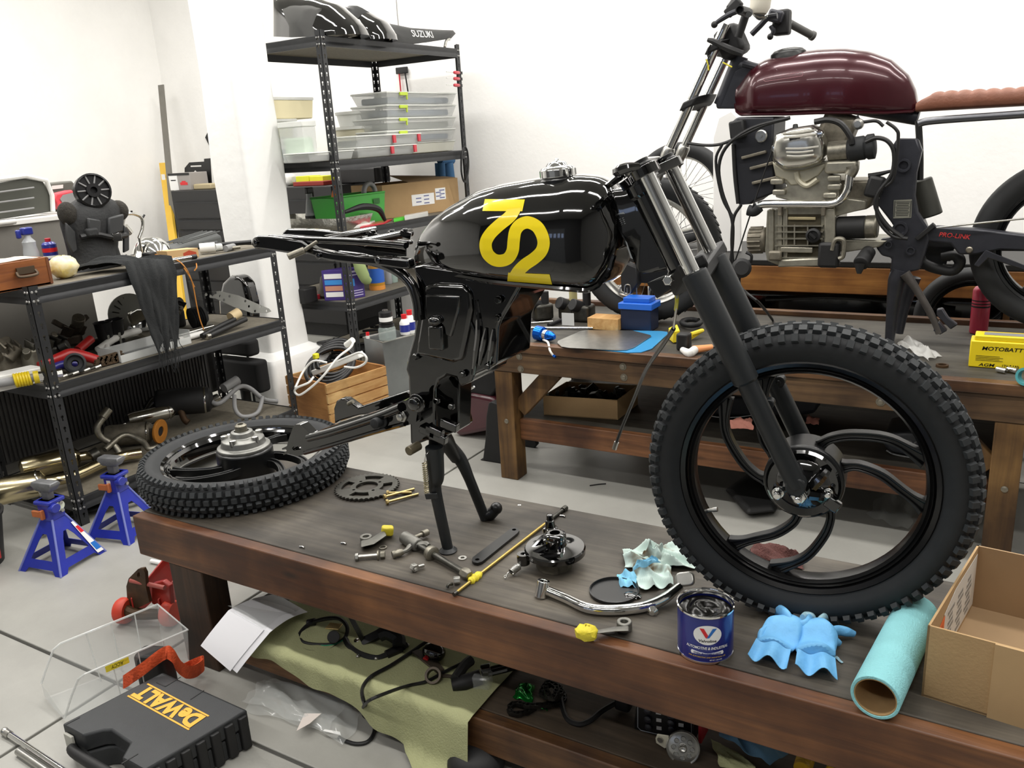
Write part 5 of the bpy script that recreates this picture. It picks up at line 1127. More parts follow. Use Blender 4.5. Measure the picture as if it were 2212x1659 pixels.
# ---- gloves
M_glv = mat('nitrile_blue', '74b8ea', .5, var=.06, scale=30, bump=.25, bscale=60, spec=.3); M_glp = mat('nitrile_pale', '9fc3cf', .5, bump=.2, bscale=60)
def glove(lab, body, wid, fingers, seed):
 t = thing('rubber_glove', lab, 'glove', kP(KB, *body[len(body)//2])); R_ = random.Random(seed); m = MB(); rings = []
 Pb = spl([kP(KB, a, b, .012) for a, b in body], 5); N = len(Pb)
 for i, p in enumerate(Pb):
  tn = (Pb[min(i+1, N-1)]-Pb[max(i-1, 0)]).normalized(); q = V((-tn.y, tn.x, 0)).normalized(); w_ = float(np.interp(i/(N-1), np.linspace(0, 1, len(wid)), wid)); hh = .019+.006*math.sin(i*.55+seed)
  rings.append([p+q*math.cos(2*PI*k/20)*w_*(1+.07*math.sin(2*k+i*.7))+V((0, 0, 1))*(math.sin(2*PI*k/20)*hh*(1+.16*math.sin(k*.9+i*.5+seed))+hh-.009) for k in range(20)])
 m.loft(rings); g_ = obj('palm', m, M_glv, t, ang=80, sub=1)
 for pts, r in fingers:
  obj('finger', MB().tube([kP(KB, a, b, h) for a, b, h in pts], [r*1.1, r, r*.95, r*.6], n=10, flat=.6), M_glp if r < .0105 else M_glv, t, ang=80)
 c_ = Pb[0]; cu = MB(); tn = (Pb[0]-Pb[2]).normalized(); q = V((-tn.y, tn.x, 0)); w_ = wid[0]
 cu.grid(lambda u, v: c_+q*w_*(2*u-1)*(1+.1*v)+tn*(v*.045)+V((0, 0, .006+.012*math.sin(u*9+seed)*(.4+v*.6)+.012*(1-v))), 16, 6, .0012); obj('cuff', cu, M_glv, t, ang=80)
glove('crumpled blue rubber glove nearest the grease can', [(500, 860), (540, 790), (600, 720), (620, 650)], [.036, .044, .04, .03], [([(610, 650, .04), (590, 610, .045), (540, 580, .03), (480, 600, .012)], .0125), ([(480, 720, .02), (430, 740, .02), (420, 790, .012), (450, 800, .008)], .014), ([(650, 690, .03), (720, 680, .04), (750, 640, .03), (760, 630, .02)], .011)], 3)
glove('crumpled blue rubber glove with fingers pointing towards the paper roll', [(790, 930), (790, 850), (800, 780), (790, 700)], [.036, .04, .04, .026], [([(860, 740, .03), (940, 720, .025), (1000, 730, .02), (1055, 745, .012)], .0115), ([(840, 800, .02), (900, 790, .02), (930, 800, .015), (955, 810, .008)], .0105), ([(790, 690, .03), (830, 640, .035), (860, 630, .03), (870, 660, .015)], .01), ([(700, 640, .03), (720, 620, .03), (760, 625, .03), (780, 660, .02)], .01)], 8)
tag(obj('glove_scrap', crumple([kP(KB, 915, 905), kP(KB, 965, 950), kP(KB, 978, 945), kP(KB, 935, 900)], 6, 4, .004, 2), M_glp), 'small torn scrap of pale blue glove on the bench', 'scrap')
# ---- paper roll
rr = .0435; a = kP(KB, 1195, 1180, rr); b = kP(KB, 1478, 600, rr); d = (b-a).normalized()
t = thing('paper_roll', 'turquoise paper towel roll with a cardboard core lying on the bench', 'paper roll', (a+b)/2-V((0, 0, rr)))
M_roll = mat('roll_paper', '8fd0d6', .9, var=.04, scale=5, bump=.35, bscale=260)
obj('paper', MB().lathe([(rr, 0), (rr, (b-a).length), (rr-.006, (b-a).length), (rr-.006, 0)], a, d, 40, caps=False, loop=True), M_roll, t, bev=.001)
obj('core', MB().lathe([(rr-.0062, .001), (rr-.0062, (b-a).length-.001), (rr-.008, (b-a).length-.001), (rr-.008, .001)], a, d, 36, caps=False, loop=True), mat('core_card', 'a98a5f', .85, var=.06, scale=20), t)
# ---- cardboard box
M_card = mat('cardboard', 'b3946a', .85, var=.05, scale=6, bump=.08, bscale=150); M_cardi = mat('cardboard_inside', '9f8463', .85, var=.05, scale=6)
c0 = kP(KB, 1510, 1165); hB = at(1512+1530/3.16, 1134+680/3.16, Y=c0.y).z-BZ
c3 = at(1512+1892/3.16, 1134+137/3.16, Z=BZ+hB); c3 = V((c3.x, c3.y, BZ)); e1 = at(2212, 1134+860/3.16, Z=BZ+hB)-V((c0.x, c0.y, BZ+hB)); e1.z = 0; e1.normalize()
W_ = .36; c1_ = c0+e1*W_; c2_ = c3+e1*W_; up_ = V((0, 0, hB)); th = .004
t = thing('cardboard_box', 'open cardboard box with printed labels inside at the right end of the bench', 'box', (c0+c2_)/2)
iw = (c3-c0).normalized()
def slab(a, b, n): return MB().prism([a, b, b+up_, a+up_], n*th)
obj('box_wall', slab(c0, c1_, iw), M_card, t); obj('box_wall', slab(c0, c3, e1), M_card, t); obj('box_wall', slab(c3, c2_, -iw), M_cardi, t); obj('box_wall', slab(c1_, c2_, -e1), M_cardi, t)
obj('box_floor', MB().prism([c0+V((0, 0, .001)), c1_+V((0, 0, .001)), c2_+V((0, 0, .001)), c3+V((0, 0, .001))], (0, 0, .004)), M_cardi, t)
f = c0+e1*.11; obj('box_flap', MB().prism([f, c1_, c1_+up_*1.002, f+up_*1.002], -iw*.004), mat('cardboard_light', 'bb9c72', .85, var=.05, scale=6), t)
# inside left wall labels
la = c0+iw*((c3-c0).length*.28)+e1*.0046; lb_ = c0+iw*((c3-c0).length*.97)+e1*.0046
obj('printed_label', MB().prism([la+up_*.12, lb_+up_*.1, lb_+up_*.9, la.lerp(lb_, .3)+up_*.92, la+up_*.8], e1*.0006), mat('label_grey', 'd6d3cc', .7), t)
pm = MB()
for i in range(3):
 for k in range(7):
  p = la.lerp(lb_, .2+.28*i)+up_*(.2+.085*k)+e1*.0009; pm.box(p, (.0004, .05-.012*((i+k) % 3), .008), MX((e1, iw, V((0, 0, 1)))).transposed())
obj('label_print', pm, mat('print_grey', '8d8b86', .7), t, kind='stuff')
oa = c0+iw*((c3-c0).length*.17)+e1*.0047; ob = c0+iw*((c3-c0).length*.29)+e1*.0047
obj('orange_label', MB().prism([oa+up_*.15, ob+up_*.15, ob+up_*.78, oa+up_*.7], e1*.0006), mat('label_orange', 'e2682a', .6), t)
tm = MB(); put_text(tm, 'AUTO REPAIR', (oa+ob)/2+up_*.44+e1*.0008, up_, -iw, .014, hB*.5); obj('label_lettering', tm, M_blk, t)
bi = (c0+c1_)/2
cbx = thing('power_tool_cord', 'black cord and plug handle lying in the cardboard box', 'cord', c0+e1*.14+iw*.1)
obj('cord', MB().tube([c0+e1*.03+iw*.09+V((0, 0, .02)), c0+e1*.07+iw*.12+V((0, 0, .035)), c0+e1*.12+iw*.11+V((0, 0, .03)), c0+e1*.16+iw*.09+V((0, 0, .04))], .005), M_hose, cbx)
obj('cord', MB().tube([c0+e1*.03+iw*.06+V((0, 0, .012)), c0+e1*.1+iw*.06+V((0, 0, .014)), c0+e1*.17+iw*.05+V((0, 0, .02))], .004), M_hose, cbx)
obj('handle', MB().tube([c0+e1*.15+iw*.05+V((0, 0, .03)), c0+e1*.16+iw*.1+V((0, 0, .07)), c0+e1*.19+iw*.15+V((0, 0, .1)), c0+e1*.23+iw*.17+V((0, 0, .1))], [.012, .017, .016, .014], n=12), M_blk, cbx)
# ---- maroon rag behind the front wheel and small litter
tag(obj('rag', crumple([P(1612, 1215), P(1742, 1232), P(1725, 1198), P(1625, 1178)], 20, 12, .035, 6), mat('rag_maroon', '5c3834', .95, var=.15, scale=40, bump=.6, bscale=300), ang=80), 'dusty maroon rag lying behind the front wheel on the bench', 'rag')
for i, (q, lab) in enumerate((((1122, 1092), 'small white ring near the back edge of the bench'), ((742, 1176), 'small bent clip on the bench left of the grey lever'), ((652, 1184), 'small pale screw near the left end of the bench'), ((1215, 1117), 'small plastic scrap by the knurled rod end'))):
 c = P(*q)
 if i == 0: tag(obj('ring', MB().lathe([(.005, 0), (.005, .002), (.003, .002), (.003, 0)], c, Zv, 14, loop=True, caps=False), M_wh), lab, 'ring')
 else: tag(obj('clip' if i == 1 else 'screw' if i == 2 else 'scrap', MB().tube([c+V((-.009, 0, .003)), c+V((0, .003, .003)), c+V((.009, 0, .003))], .0025), M_brush), lab, 'clip' if i == 1 else 'screw' if i == 2 else 'scrap')
# ================= on the floor at the left
def G(px, py, h=0): return at(px, py, Z=h)
def kG(K, a, b, h=0): return at(K[0]+a/K[2], K[1]+b/K[2], Z=h)
F1 = (80, 1280, 4.378); F2 = (620, 1280, 4.378); KJ = (220, 1180, 6.913); KC = (1040, 1400, 3.687); KD = (1480, 1480, 5.53)
M_clear = mat('clear_plastic', 'dfe3e2', .12, alpha=.2, spec=.8); M_clearr = mat('clear_rim', 'eef0ee', .2, alpha=.55)
M_film = mat('plastic_film', 'e4e8e6', .1, alpha=.22, spec=1)
# ---- black power tool case
CH_ = .115
O = kG(F1, 1190, 748, CH_); A1 = kG(F1, 1990, 1105, CH_); A2 = kG(F1, 235, 1240, CH_); A3 = A1+(A2-O)
ex = (A1-O).normalized(); ey = (A2-O).normalized()
cs = thing('tool_case', 'black plastic power tool case with yellow lettering lying on the floor', 'tool case', (O+A3)/2-V((0, 0, CH_)))
M_case = mat('case_black', '2c2e30', .55, var=.08, scale=30, bump=.12, bscale=400)
nt_ = [kG(F1, *q, CH_) for q in ((400, 1348), (430, 1352), (620, 1298), (700, 1296), (880, 1420), (800, 1560))]
e_end = A2+ex*((nt_[-1]-A2).dot(ex)+.03)
outl = [O, A2, A2+ex*((nt_[0]-A2).dot(ex)), nt_[1], nt_[2], nt_[3], nt_[4], nt_[5], e_end, A3, A1]
obj('case_lid', MB().prism(outl, (0, 0, -.05)), M_case, cs, bev=.006)
obj('case_base', MB().prism([p-V((0, 0, .055))+(((O+A3)/2-p)*V((1, 1, 0))).normalized()*.004 for p in outl], (0, 0, -.06)), M_case, cs, bev=.006)
hb = [nt_[0]+V((0, 0, -.03))+ey*.02, nt_[0]+ex*.06+ey*.03-V((0, 0, .03)), e_end+ey*.02-V((0, 0, .03))]
obj('carry_handle', MB().tube([A2+ex*.05+ey*.012-V((0, 0, .05)), A2+ex*.09+ey*.02-V((0, 0, .05)), e_end-ex*.03+ey*.02-V((0, 0, .05)), e_end+ey*.0-V((0, 0, .05))], .014, n=10), M_blk, cs)
lt = A2+ex*.035+ey*.006-V((0, 0, .055)); obj('latch', MB().box(lt, (.036, .008, .075), MX((ex, ey, V((0, 0, 1)))).transposed()), mat('latch_grey', 'b5b4ab', .5), cs, bev=.002)
wd_ = (A3-A1).length
for k in range(7):
 p = A1+ey*(.02+k*(wd_-.04)/6)-V((0, 0, .06)); obj('side_ridge', MB().rbox(p, (.02, wd_/11, .1), .006, MX((ex, ey, V((0, 0, 1)))).transposed()), M_blk, cs, bev=.003)
for q in (((1130, 850), (1215, 888)), ((1215, 888), (1360, 800)), ((1450, 1012), (1580, 925)), ((270, 1250), (405, 1180)), ((800, 1618), (955, 1525))):
 a, b = [kG(F1, *w_, CH_+.0005) for w_ in q]; n = V((0, 0, 1)).cross(b-a).normalized()*.0016
 obj('lid_groove', MB().prism([a-n, b-n, b+n, a+n], (0, 0, .0006)), M_blk, cs)
M_dy = mat('label_amber', 'f0ae35', .5)
l0, l1, l2, l3 = [kG(F1, *q, CH_+.0008) for q in ((1050, 862), (1630, 1168), (1420, 1302), (862, 972))]
lu = (l0-l1).normalized(); lv = (l2-l1); lv = (lv-lu*lv.dot(lu)); lh = lv.length; lv.normalize(); ll = (l1-l0).length; lc_ = (l0+l1+l2+l3)/4
lm = MB()
for s_ in (-1, 1): lm.box(lc_+lv*s_*lh*.46, (ll, lh*.075, .0006), MX((lu, lv, V((0, 0, 1)))).transposed())
put_text(lm, 'DeWALT', lc_, lu, lv, lh*.8, ll*.97, bold=.05)
obj('brand_lettering', lm, M_dy, cs, label='yellow lettering between two yellow bars')
# ---- clear storage bin
BHt = .17
n0, n1, f1_, f0_ = [kG(F1, *q, BHt) for q in ((450, 772), (1425, 352), (1140, 112), (222, 482))]
bn = thing('storage_bin', 'clear plastic hopper bin with a yellow tape label behind the tool case', 'bin', ((n0+f1_)/2)*V((1, 1, 0)))
dn = V((0, 0, BHt)); cx_ = (n0+f1_)/2
def foot(p): q = p-dn; return q+(V((cx_.x, cx_.y, 0))-q).normalized()*.02
tipn = kG(F1, 262, 1180, .02); tipf = kG(F1, 40, 860, .055)
def wall(a, b, c, d, th=.002): n = (b-a).cross(d-a).normalized(); return MB().prism([a, b, c, d], n*th)
obj('bin_wall', wall(n1, f1_, foot(f1_), foot(n1)), M_clear, bn)
an_ = [n0, n0.lerp(tipn, .25)+V((0, 0, .02)), n0.lerp(tipn, .6)+V((0, 0, .015)), tipn]
af_ = [f0_, f0_.lerp(tipf, .3)+V((0, 0, .02)), f0_.lerp(tipf, .7)+V((0, 0, .01)), tipf]
gn, gf = tipn*V((1, 1, 0))+V((0, 0, .004)), tipf*V((1, 1, 0))+V((0, 0, .004))
obj('bin_wall', MB().add(an_+[gn, foot(n1), n1], [(0, 1, 2, 3, 4, 5, 6)]), M_clear, bn)
obj('bin_wall', MB().add(af_+[gf, foot(f1_), f1_], [(0, 1, 2, 3, 4, 5, 6)]), M_clear, bn)
obj('bin_floor', MB().add([gn, gf, foot(f1_), foot(n1)], [(0, 1, 2, 3)]), M_clear, bn)
obj('bin_lip', MB().add([tipn, tipf, gf, gn], [(0, 1, 2, 3)]), M_clearr, bn)
obj('bin_rim', MB().tube([tipf]+af_[::-1]+[f1_, n1]+an_+[tipn], .0035, n=6, sm=0), M_clearr, bn)
for t_ in (.25, .5, .75):
 a = n0.lerp(n1, t_); b = foot(n0).lerp(foot(n1), t_); obj('bin_rib', MB().tube([a, b], .0018, n=5, sm=0), M_clearr, bn)
 a = f0_.lerp(f1_, t_); b = foot(f0_).lerp(foot(f1_), t_); obj('bin_rib', MB().tube([a, b], .0022, n=5, sm=0), M_clearr, bn)
tA = n0.lerp(n1, .18); tB = n0.lerp(n1, .4); dz_ = V((0, 0, -.022)); tn_ = (n1-n0).cross(V((0, 0, 1))).normalized()*.003
if tn_.dot(CAM-n0) < 0: tn_ = -tn_
tl = obj('tape_label', MB().prism([tA+tn_+dz_*.1, tB+tn_+dz_*.1, tB+tn_+dz_, tA+tn_+dz_], tn_*.1), M_tape, bn)
tm = MB(); put_text(tm, 'ACCY', (tA+tB)/2+tn_*1.15+dz_*.55, tA-tB, V((0, 0, -1)), .011, .035, shear=.2); obj('handwriting', tm, M_bk, tl)
# ---- orange strap
stp = thing('strap', 'orange webbing strap folded between the clear bin and the tool case', 'strap', kG(F1, 1200, 700))
sp_ = [kG(F1, 800, 850, .1), kG(F1, 960, 740, .14), kG(F1, 1180, 580, .17), kG(F1, 1260, 600, .16), kG(F1, 1340, 720, .1), kG(F1, 1440, 760, .06), kG(F1, 1540, 700, .05), kG(F1, 1540, 660, .06), kG(F1, 1440, 700, .05), kG(F1, 1380, 730, .06)]
Ps = spl(sp_, 6); obj('webbing', MB().loft([[p+V((0, 0, -.022))+V((.004*math.sin(i*.8), 0, 0)), p+V((0, 0, .018))+V((0, .008, 0)), p+V((.003, .012, .018)), p+V((.003, .006, -.022))] for i, p in enumerate(Ps)]), mat('strap_orange', 'd9562c', .8, var=.15, scale=30, bump=.4, bscale=150), stp, ang=70)
tag(obj('foam_block', MB().rbox(kG(F1, 1130, 740, .07), (.1, .07, .14), .02, euler(0, 0, 20)), M_blk, bev=.006), 'black lump of foam under the orange strap behind the tool case', 'foam')
# ---- jack stands
M_jb = mat('jack_blue', '24309a', .38, coat=.3, var=.12, scale=12); M_jg = mat('jack_grey', '77787a', .5, .6, var=.2, scale=30)
def jack(loc, rot, lab, sticker):
 t = thing('jack_stand', lab, 'jack stand', (0, 0, 0), 'blue jack stands beside the low rack'); bh, th, hz = .112, .03, .235
 for k in range(4):
  R = rotz(k*PI/2)
  def q(x, z): s = bh+(th-bh)*z/hz; return R@V((x*s, -s, z))
  outl_ = [q(-1, .0), q(-.72, 0), q(-.62, .022), q(.62, .022), q(.72, 0), q(1, 0), q(1, hz), q(-1, hz)]
  n_ = R@V((0, 1, .35)).normalized()*.003
  obj('side_plate', MB().prism(outl_, n_, holes=[[q(-.62, .06), q(.62, .06), q(.42, .14), q(.2, .17), q(-.2, .17), q(-.42, .14)][::1]]), M_jb, t)
  obj('edge_bead', MB().cyl(q(1, .0), q(1, hz), .0045, n=8), mat('jack_blue_worn', '6d76b8', .5), t)
 obj('neck', MB().rbox((0, 0, .275), (.07, .07, .1), .01), M_jb, t, bev=.003)
 obj('collar', MB().rbox((0, 0, .315), (.085, .085, .02), .01), M_jb, t, bev=.003)
 obj('ratchet_post', MB().box((0, 0, .34), (.036, .03, .07)), M_jg, t, bev=.003)
 sd = obj('saddle', MB().loft([[(-.035, -.02, .365), (.035, -.02, .365), (.035, .02, .365), (-.035, .02, .365)], [(-.055, -.026, .395), (.055, -.026, .395), (.055, .026, .395), (-.055, .026, .395)], [(-.052, -.02, .41), (.052, -.02, .41), (.052, .02, .41), (-.052, .02, .41)]]), M_jg, t, bev=.004)
 obj('pawl_boss', MB().cyl((.03, -.02, .29), (.055, -.02, .29), .022, n=16), M_jb, t, bev=.003)
 for z in (.3, .262): obj('pivot_bolt', MB().cyl((.035, .015, z), (.046, .015, z), .008, n=12), M_brush, t)
 obj('pawl', MB().box((-.025, -.04, .262), (.06, .012, .03)).box((.0, -.044, .262), (.012, .016, .045)), mat('pawl_orange', 'b7683a', .6), t, bev=.002)
 if sticker:
  R = rotz(PI/2)
  def q(x, z): s = bh+(th-bh)*z/hz+.0035; return R@V((x*s, -s, z))
  st_ = obj('sticker', MB().prism([q(.98, .015), q(.98, .19), q(.68, .19), q(.68, .015)], R@V((0, -.0006, 0))), M_wh, t)
  obj('sticker_mark', MB().prism([q(.95, .13), q(.95, .165), q(.72, .165), q(.72, .13)], R@V((0, -.0012, 0))), M_red, st_); obj('sticker_mark', MB().prism([q(.95, .03), q(.95, .07), q(.72, .07), q(.72, .03)], R@V((0, -.0012, 0))), M_blu, st_)
  obj('round_decal', MB().cyl((.035, .01, .285), (.0385, .01, .285), .024, n=20), mat('decal_pale', 'd5dccb', .5), t)
 else: obj('square_decal', MB().box((-.005, -.0355, .285), (.02, .001, .024)), M_wh, t)
 t.location = loc; t.rotation_euler = (0, 0, rot); t.scale = (1, 1, .86); return t
jA, jB, jC = G(49, 1231), G(138, 1246), G(222, 1193)
jack((jA+jC)/2, math.atan2((jB-jA).y, (jB-jA).x), 'blue jack stand nearest the viewer, with a white sticker on its leg', True)
jD = G(246, 1186); jack(jD+V((-.1, .13, 0)), math.radians(14), 'blue jack stand half hidden behind the end of the front bench', False)
# ---- bucket
bc_ = G(-62, 1222); tb = thing('bucket', 'black rubber bucket cut off by the left edge of the picture', 'bucket', bc_)
obj('bucket_body', MB().lathe([(.12, 0), (.15, .2), (.155, .2), (.16, .215), (.15, .217), (.143, .2), (.115, .012), (.001, .012)], bc_, (0, 0, 1), 32), M_blk, tb)
obj('red_tag', MB().box(bc_+V((.128, .0, .07))+V((.012, .03, 0)), (.012, .05, .06), euler(0, 10, -10)), mat('tag_red', 'c23a3a', .6), tb, bev=.004)
# ---- red floor jack
M_jr = mat('jack_red', 'a5281f', .42, coat=.3, var=.2, scale=14); M_rust = mat('rust_brown', '47331f', .65, .4, var=.35, scale=18)
fj = thing('floor_jack', 'red trolley floor jack with a rusty lifting arm behind the bench leg', 'jack', kG(KJ, 700, 950))
wl_ = kG(KJ, 330, 960, .045); wr_ = kG(KJ, 1020, 1000, .045)
dj = (wr_-wl_).normalized(); bj = V((-dj.y, dj.x, 0));
if bj.y < 0: bj = -bj
for p in (wl_, wr_):
 obj('front_wheel', MB().lathe([(.012, -.02), (.04, -.02), (.045, -.012), (.045, .012), (.04, .02), (.012, .02)], p, dj, 24), mat('wheel_red', 'c8402a', .5), fj)
for p, e in ((wl_+dj*.035, 1), (wr_-dj*.04, -1)):
 obj('side_plate', MB().loft([[p+V((0, 0, -.025)), p+V((0, 0, .05)), p+dj*.006+V((0, 0, .05)), p+dj*.006-V((0, 0, .025))], [p+bj*.25+V((0, 0, -.02)), p+bj*.25+V((0, 0, .1)), p+bj*.25+dj*.006+V((0, 0, .1)), p+bj*.25+dj*.006-V((0, 0, .02))], [p+bj*.5+V((0, 0, 0)), p+bj*.5+V((0, 0, .07)), p+bj*.5+dj*.006+V((0, 0, .07)), p+bj*.5+dj*.006]]), M_jr, fj, bev=.002)
la_ = wl_+dj*.05; 
arm_ = [kG(KJ, 380, 880, .06), kG(KJ, 365, 600, .1), kG(KJ, 400, 500, .13), kG(KJ, 540, 340, .17), kG(KJ, 610, 330, .17), kG(KJ, 645, 400, .15), kG(KJ, 660, 620, .1), kG(KJ, 710, 820, .05), kG(KJ, 500, 900, .03)]
pY = la_.y
arm_ = [at(KJ[0]+a/KJ[2], KJ[1]+b/KJ[2], Y=pY) for a, b in ((390, 960), (365, 600), (400, 480), (540, 340), (610, 330), (645, 400), (660, 620), (710, 840), (520, 930))]
hole_ = [at(KJ[0]+(550+25*math.cos(a))/KJ[2], KJ[1]+(430+45*math.sin(a))/KJ[2], Y=pY) for a in [2*PI*k/12 for k in range(12)]]
obj('lifting_arm', MB().prism(arm_, (0, .012, 0), holes=[hole_]), M_rust, fj, bev=.002)
obj('cross_pin', MB().cyl(at(KJ[0]+430/KJ[2], KJ[1]+510/KJ[2], Y=pY+.0), at(KJ[0]+940/KJ[2], KJ[1]+620/KJ[2], Y=pY+.02), .008, n=10), mat('pin_pink', 'a8544b', .5), fj)
obj('lift_channel', MB().prism([at(KJ[0]+a/KJ[2], KJ[1]+b/KJ[2], Y=pY+.04) for a, b in ((740, 560), (900, 520), (1000, 600), (1030, 900), (880, 920), (740, 860))], (0, .02, 0)), M_jr, fj, bev=.004)
obj('front_axle', MB().cyl(wl_, wr_, .012, n=12), M_rust, fj)
obj('front_bar', MB().tube([wl_+V((0, -.0, .01)), wl_.lerp(wr_, .4)+V((0, -.02, .0)), wr_], .018), M_rust, fj)
obj('rear_body', MB().rbox((wl_+wr_)/2+bj*.42+V((0, 0, .03)), ((wr_-wl_).length*.7, .16, .09), .02, rotz(math.atan2(dj.y, dj.x))), M_jr, fj, bev=.005)
# ---- rods, stub
t = thing('socket_bar', 'long chrome bar with a ball end lying on the floor in the bottom left corner', 'bar', G(60, 1610)); a = G(10, 1580, .011); b = G(190, 1700, .011); d = (b-a).normalized()
obj('bar_shaft', MB().cyl(a, b, .0085, n=14), M_chrome, t); obj('bar_end', MB().sph(a, .0115).cyl(a+d*.01, a+d*.03, .0105), M_brush, t)
a = G(48, 1617, .011); obj('bar_sleeve', MB().cyl(a+V((.0, -.012, 0)), a+d*.25+V((0, -.012, 0)), .0095, n=14), M_brush, t)
t = thing('tube_stub', 'short white plastic tube on the floor behind the bench leg', 'tube', G(340, 1214)); a = G(327, 1212, .009); b = G(362, 1219, .009)
obj('tube_wall', MB().lathe([(.009, 0), (.009, (b-a).length+.04), (.0065, (b-a).length+.04), (.0065, 0)], a, b-a, 16, loop=True, caps=False), M_wh, t)
# ---- plastic bag on the floor
pbq = [G(530, 1535), G(745, 1612), G(800, 1530), G(570, 1468)]
t = thing('plastic_bag', 'clear crumpled plastic bag with a paper label on the floor', 'bag', sum(pbq, V((0, 0, 0)))/4)
obj('bag_film', crumple(pbq, 26, 20, .045, 21, th=0), M_film, t, ang=80); obj('bag_film', crumple([G(520, 1520), G(700, 1595), G(760, 1525), G(600, 1475)], 22, 16, .03, 5, base=.012, th=0), M_film, t, ang=80)
lq = [kG(F2, 90, 1310, .03), kG(F2, 215, 1240, .035), kG(F2, 325, 1145, .035), kG(F2, 165, 1145, .03)]
obj('bag_label', MB().prism(lq, (0, 0, .0008)), mat('label_dusty', 'd9cfc8', .7), t); obj('bag_sticker', MB().prism([kG(F2, 340, 1310, .02), kG(F2, 510, 1350, .02), kG(F2, 500, 1318, .02), kG(F2, 355, 1295, .02)], (0, 0, .0008)), M_wh, t)
# ---- black cap at the bottom edge
p = G(1030, 1668); tag(obj('knee_pad', MB().sph(p+V((0, 0, .03)), (.075, .06, .045), 20, 12, rotz(.5)), M_blk), 'rounded black pad on the floor at the bottom edge of the picture', 'pad')
# ================= on the lower shelf of the front bench
SZ = SHZ+.002
def Sx(px, py, h=0): return at(px, py, Z=SZ+h)
def kS(K, a, b, h=0): return at(K[0]+a/K[2], K[1]+b/K[2], Z=SZ+h)
M_grn = mat('canvas_green', 'a6a87e', .9, var=.07, scale=5, bump=.25, bscale=200)
xL, xR = G(520, 1400, SZ).x-.06, kS(F2, 2060, 850).x
def cloth(u, v):
 x = xL+(xR-xL)*u; hang = float(np.interp(u, [0, .12, .3, .6, .9, 1], [.02, .035, .055, .1, .2, .2]))+.012*math.sin(u*23)
 s = -.44+v*(.44+hang); yf = BY0-.004-.004*math.sin(u*17)**2; w_ = .004*math.sin(x*31+v*5)+.003*math.sin(x*57-v*9)
 if s < 0: return (x+.05*(1-u)*(s+.44), yf-s, SZ+.004+max(0, w_)+.004*max(0, math.sin(u*9+s*13))*min(1, -s*8))
 d_ = SZ-.012
 if s < d_*.9: return (x, yf-.006-.02*s-w_*.8-.25*s*max(0, u-.5), SZ+.003-s)
 return (x-.05*(s-d_*.9), yf-.015-.25*d_*max(0, u-.5)-(s-d_*.9)*.9, max(.006, .022-(s-d_*.9)*.3)+max(0, w_))
tag(obj('cloth', MB().grid(cloth, 60, 40, .0015), M_grn, ang=70), 'olive green canvas cloth hanging over the lower shelf to the floor', 'cloth')
# documents in a clear sleeve
t = thing('document', 'white printed sheets in a clear sleeve hanging over the lower shelf near the bench leg', 'document', (kS(F1, 2000, 250)))
def sheet(off, q):
 c = [V(p) for p in q]
 def fn(u, v):
  if v < .5: a = c[0].lerp(c[1], u); b = c[2].lerp(c[3], u); return a.lerp(b, v*2)+V((0, 0, .02*math.sin(v*2*PI)*.5))
  a = c[2].lerp(c[3], u); b = c[4].lerp(c[5], u); k = (v-.5)*2; return a.lerp(b, k)+V((0, -.015*math.sin(k*PI*.6), 0))
 return MB().grid(fn, 10, 16, .0008)
yF = BY0-.03
e0 = [kS(F1, 2240, 20, .02), kS(F1, 2500, 170, .015), at(80+1810/4.378, 1280+170/4.378, Y=yF+.02), at(80+2140/4.378, 1280+360/4.378, Y=yF+.02), at(80+1585/4.378, 1280+478/4.378, Y=yF-.05), at(80+1865/4.378, 1280+718/4.378, Y=yF-.05)]
obj('sheet', sheet(0, e0), mat('paper_white', 'eeeef2', .8), t)
obj('sheet', sheet(0, [p+V((.02, .006, -.004)) for p in e0]), MATS['paper_white'], t)
tm = MB(); a = at(80+1885/4.378, 1280+575/4.378, Y=yF-.045); put_text(tm, 'parts list', a, (kS(F1, 1920, 540)-kS(F1, 1870, 610)), (-.6, 0, .6), .006, .04, lift=.004); 
obj('sleeve', MB().grid(lambda u, v: e0[0].lerp(e0[1], u).lerp(e0[2].lerp(e0[3], u), v)+V((0, 0, .012+.006*math.sin(v*7+u*4))), 14, 10, 0), M_film, t)
# electrical bits
def cab(t, pts, r=.0045, m_=None, K=F2): return obj('cable', MB().tube([kS(K, *p) for p in pts], r, n=8), m_ or M_hose, t)
t = thing('ignition_switch', 'black ignition switch with a gold plate and a looped lead on the green cloth', 'switch', kS(F2, 440, 380))
obj('switch_body', MB().cyl(kS(F2, 440, 420, .01), kS(F2, 440, 420, .05), .018, n=20), M_blk, t, bev=.002); obj('gold_plate', MB().box(kS(F2, 445, 320, .052), (.042, .03, .004), euler(0, 0, 15)), M_zinc, t, bev=.001)
cab(t, [(250, 270, .02), (170, 330, .012), (120, 400, .008), (150, 470, .006), (280, 495, .006), (430, 490, .006), (540, 440, .008), (570, 330, .02), (500, 250, .03), (380, 245, .03), (250, 275, .02)], .006)
cab(t, [(220, 460, .006), (330, 500, .008), (450, 490, .008), (530, 450, .01)], .002, mat('wire_green', '2f8f6a', .5)); cab(t, [(150, 525, .005), (220, 550, .005), (380, 545, .005), (500, 470, .008)], .002)
obj('connector', MB().cyl(kS(F2, 190, 290, .012), kS(F2, 270, 275, .016), .011, n=12), M_blk, t, bev=.002)
t = thing('bracket', 'black angled metal bracket standing under the front board behind the ignition switch', 'bracket', kS(F2, 700, 470))
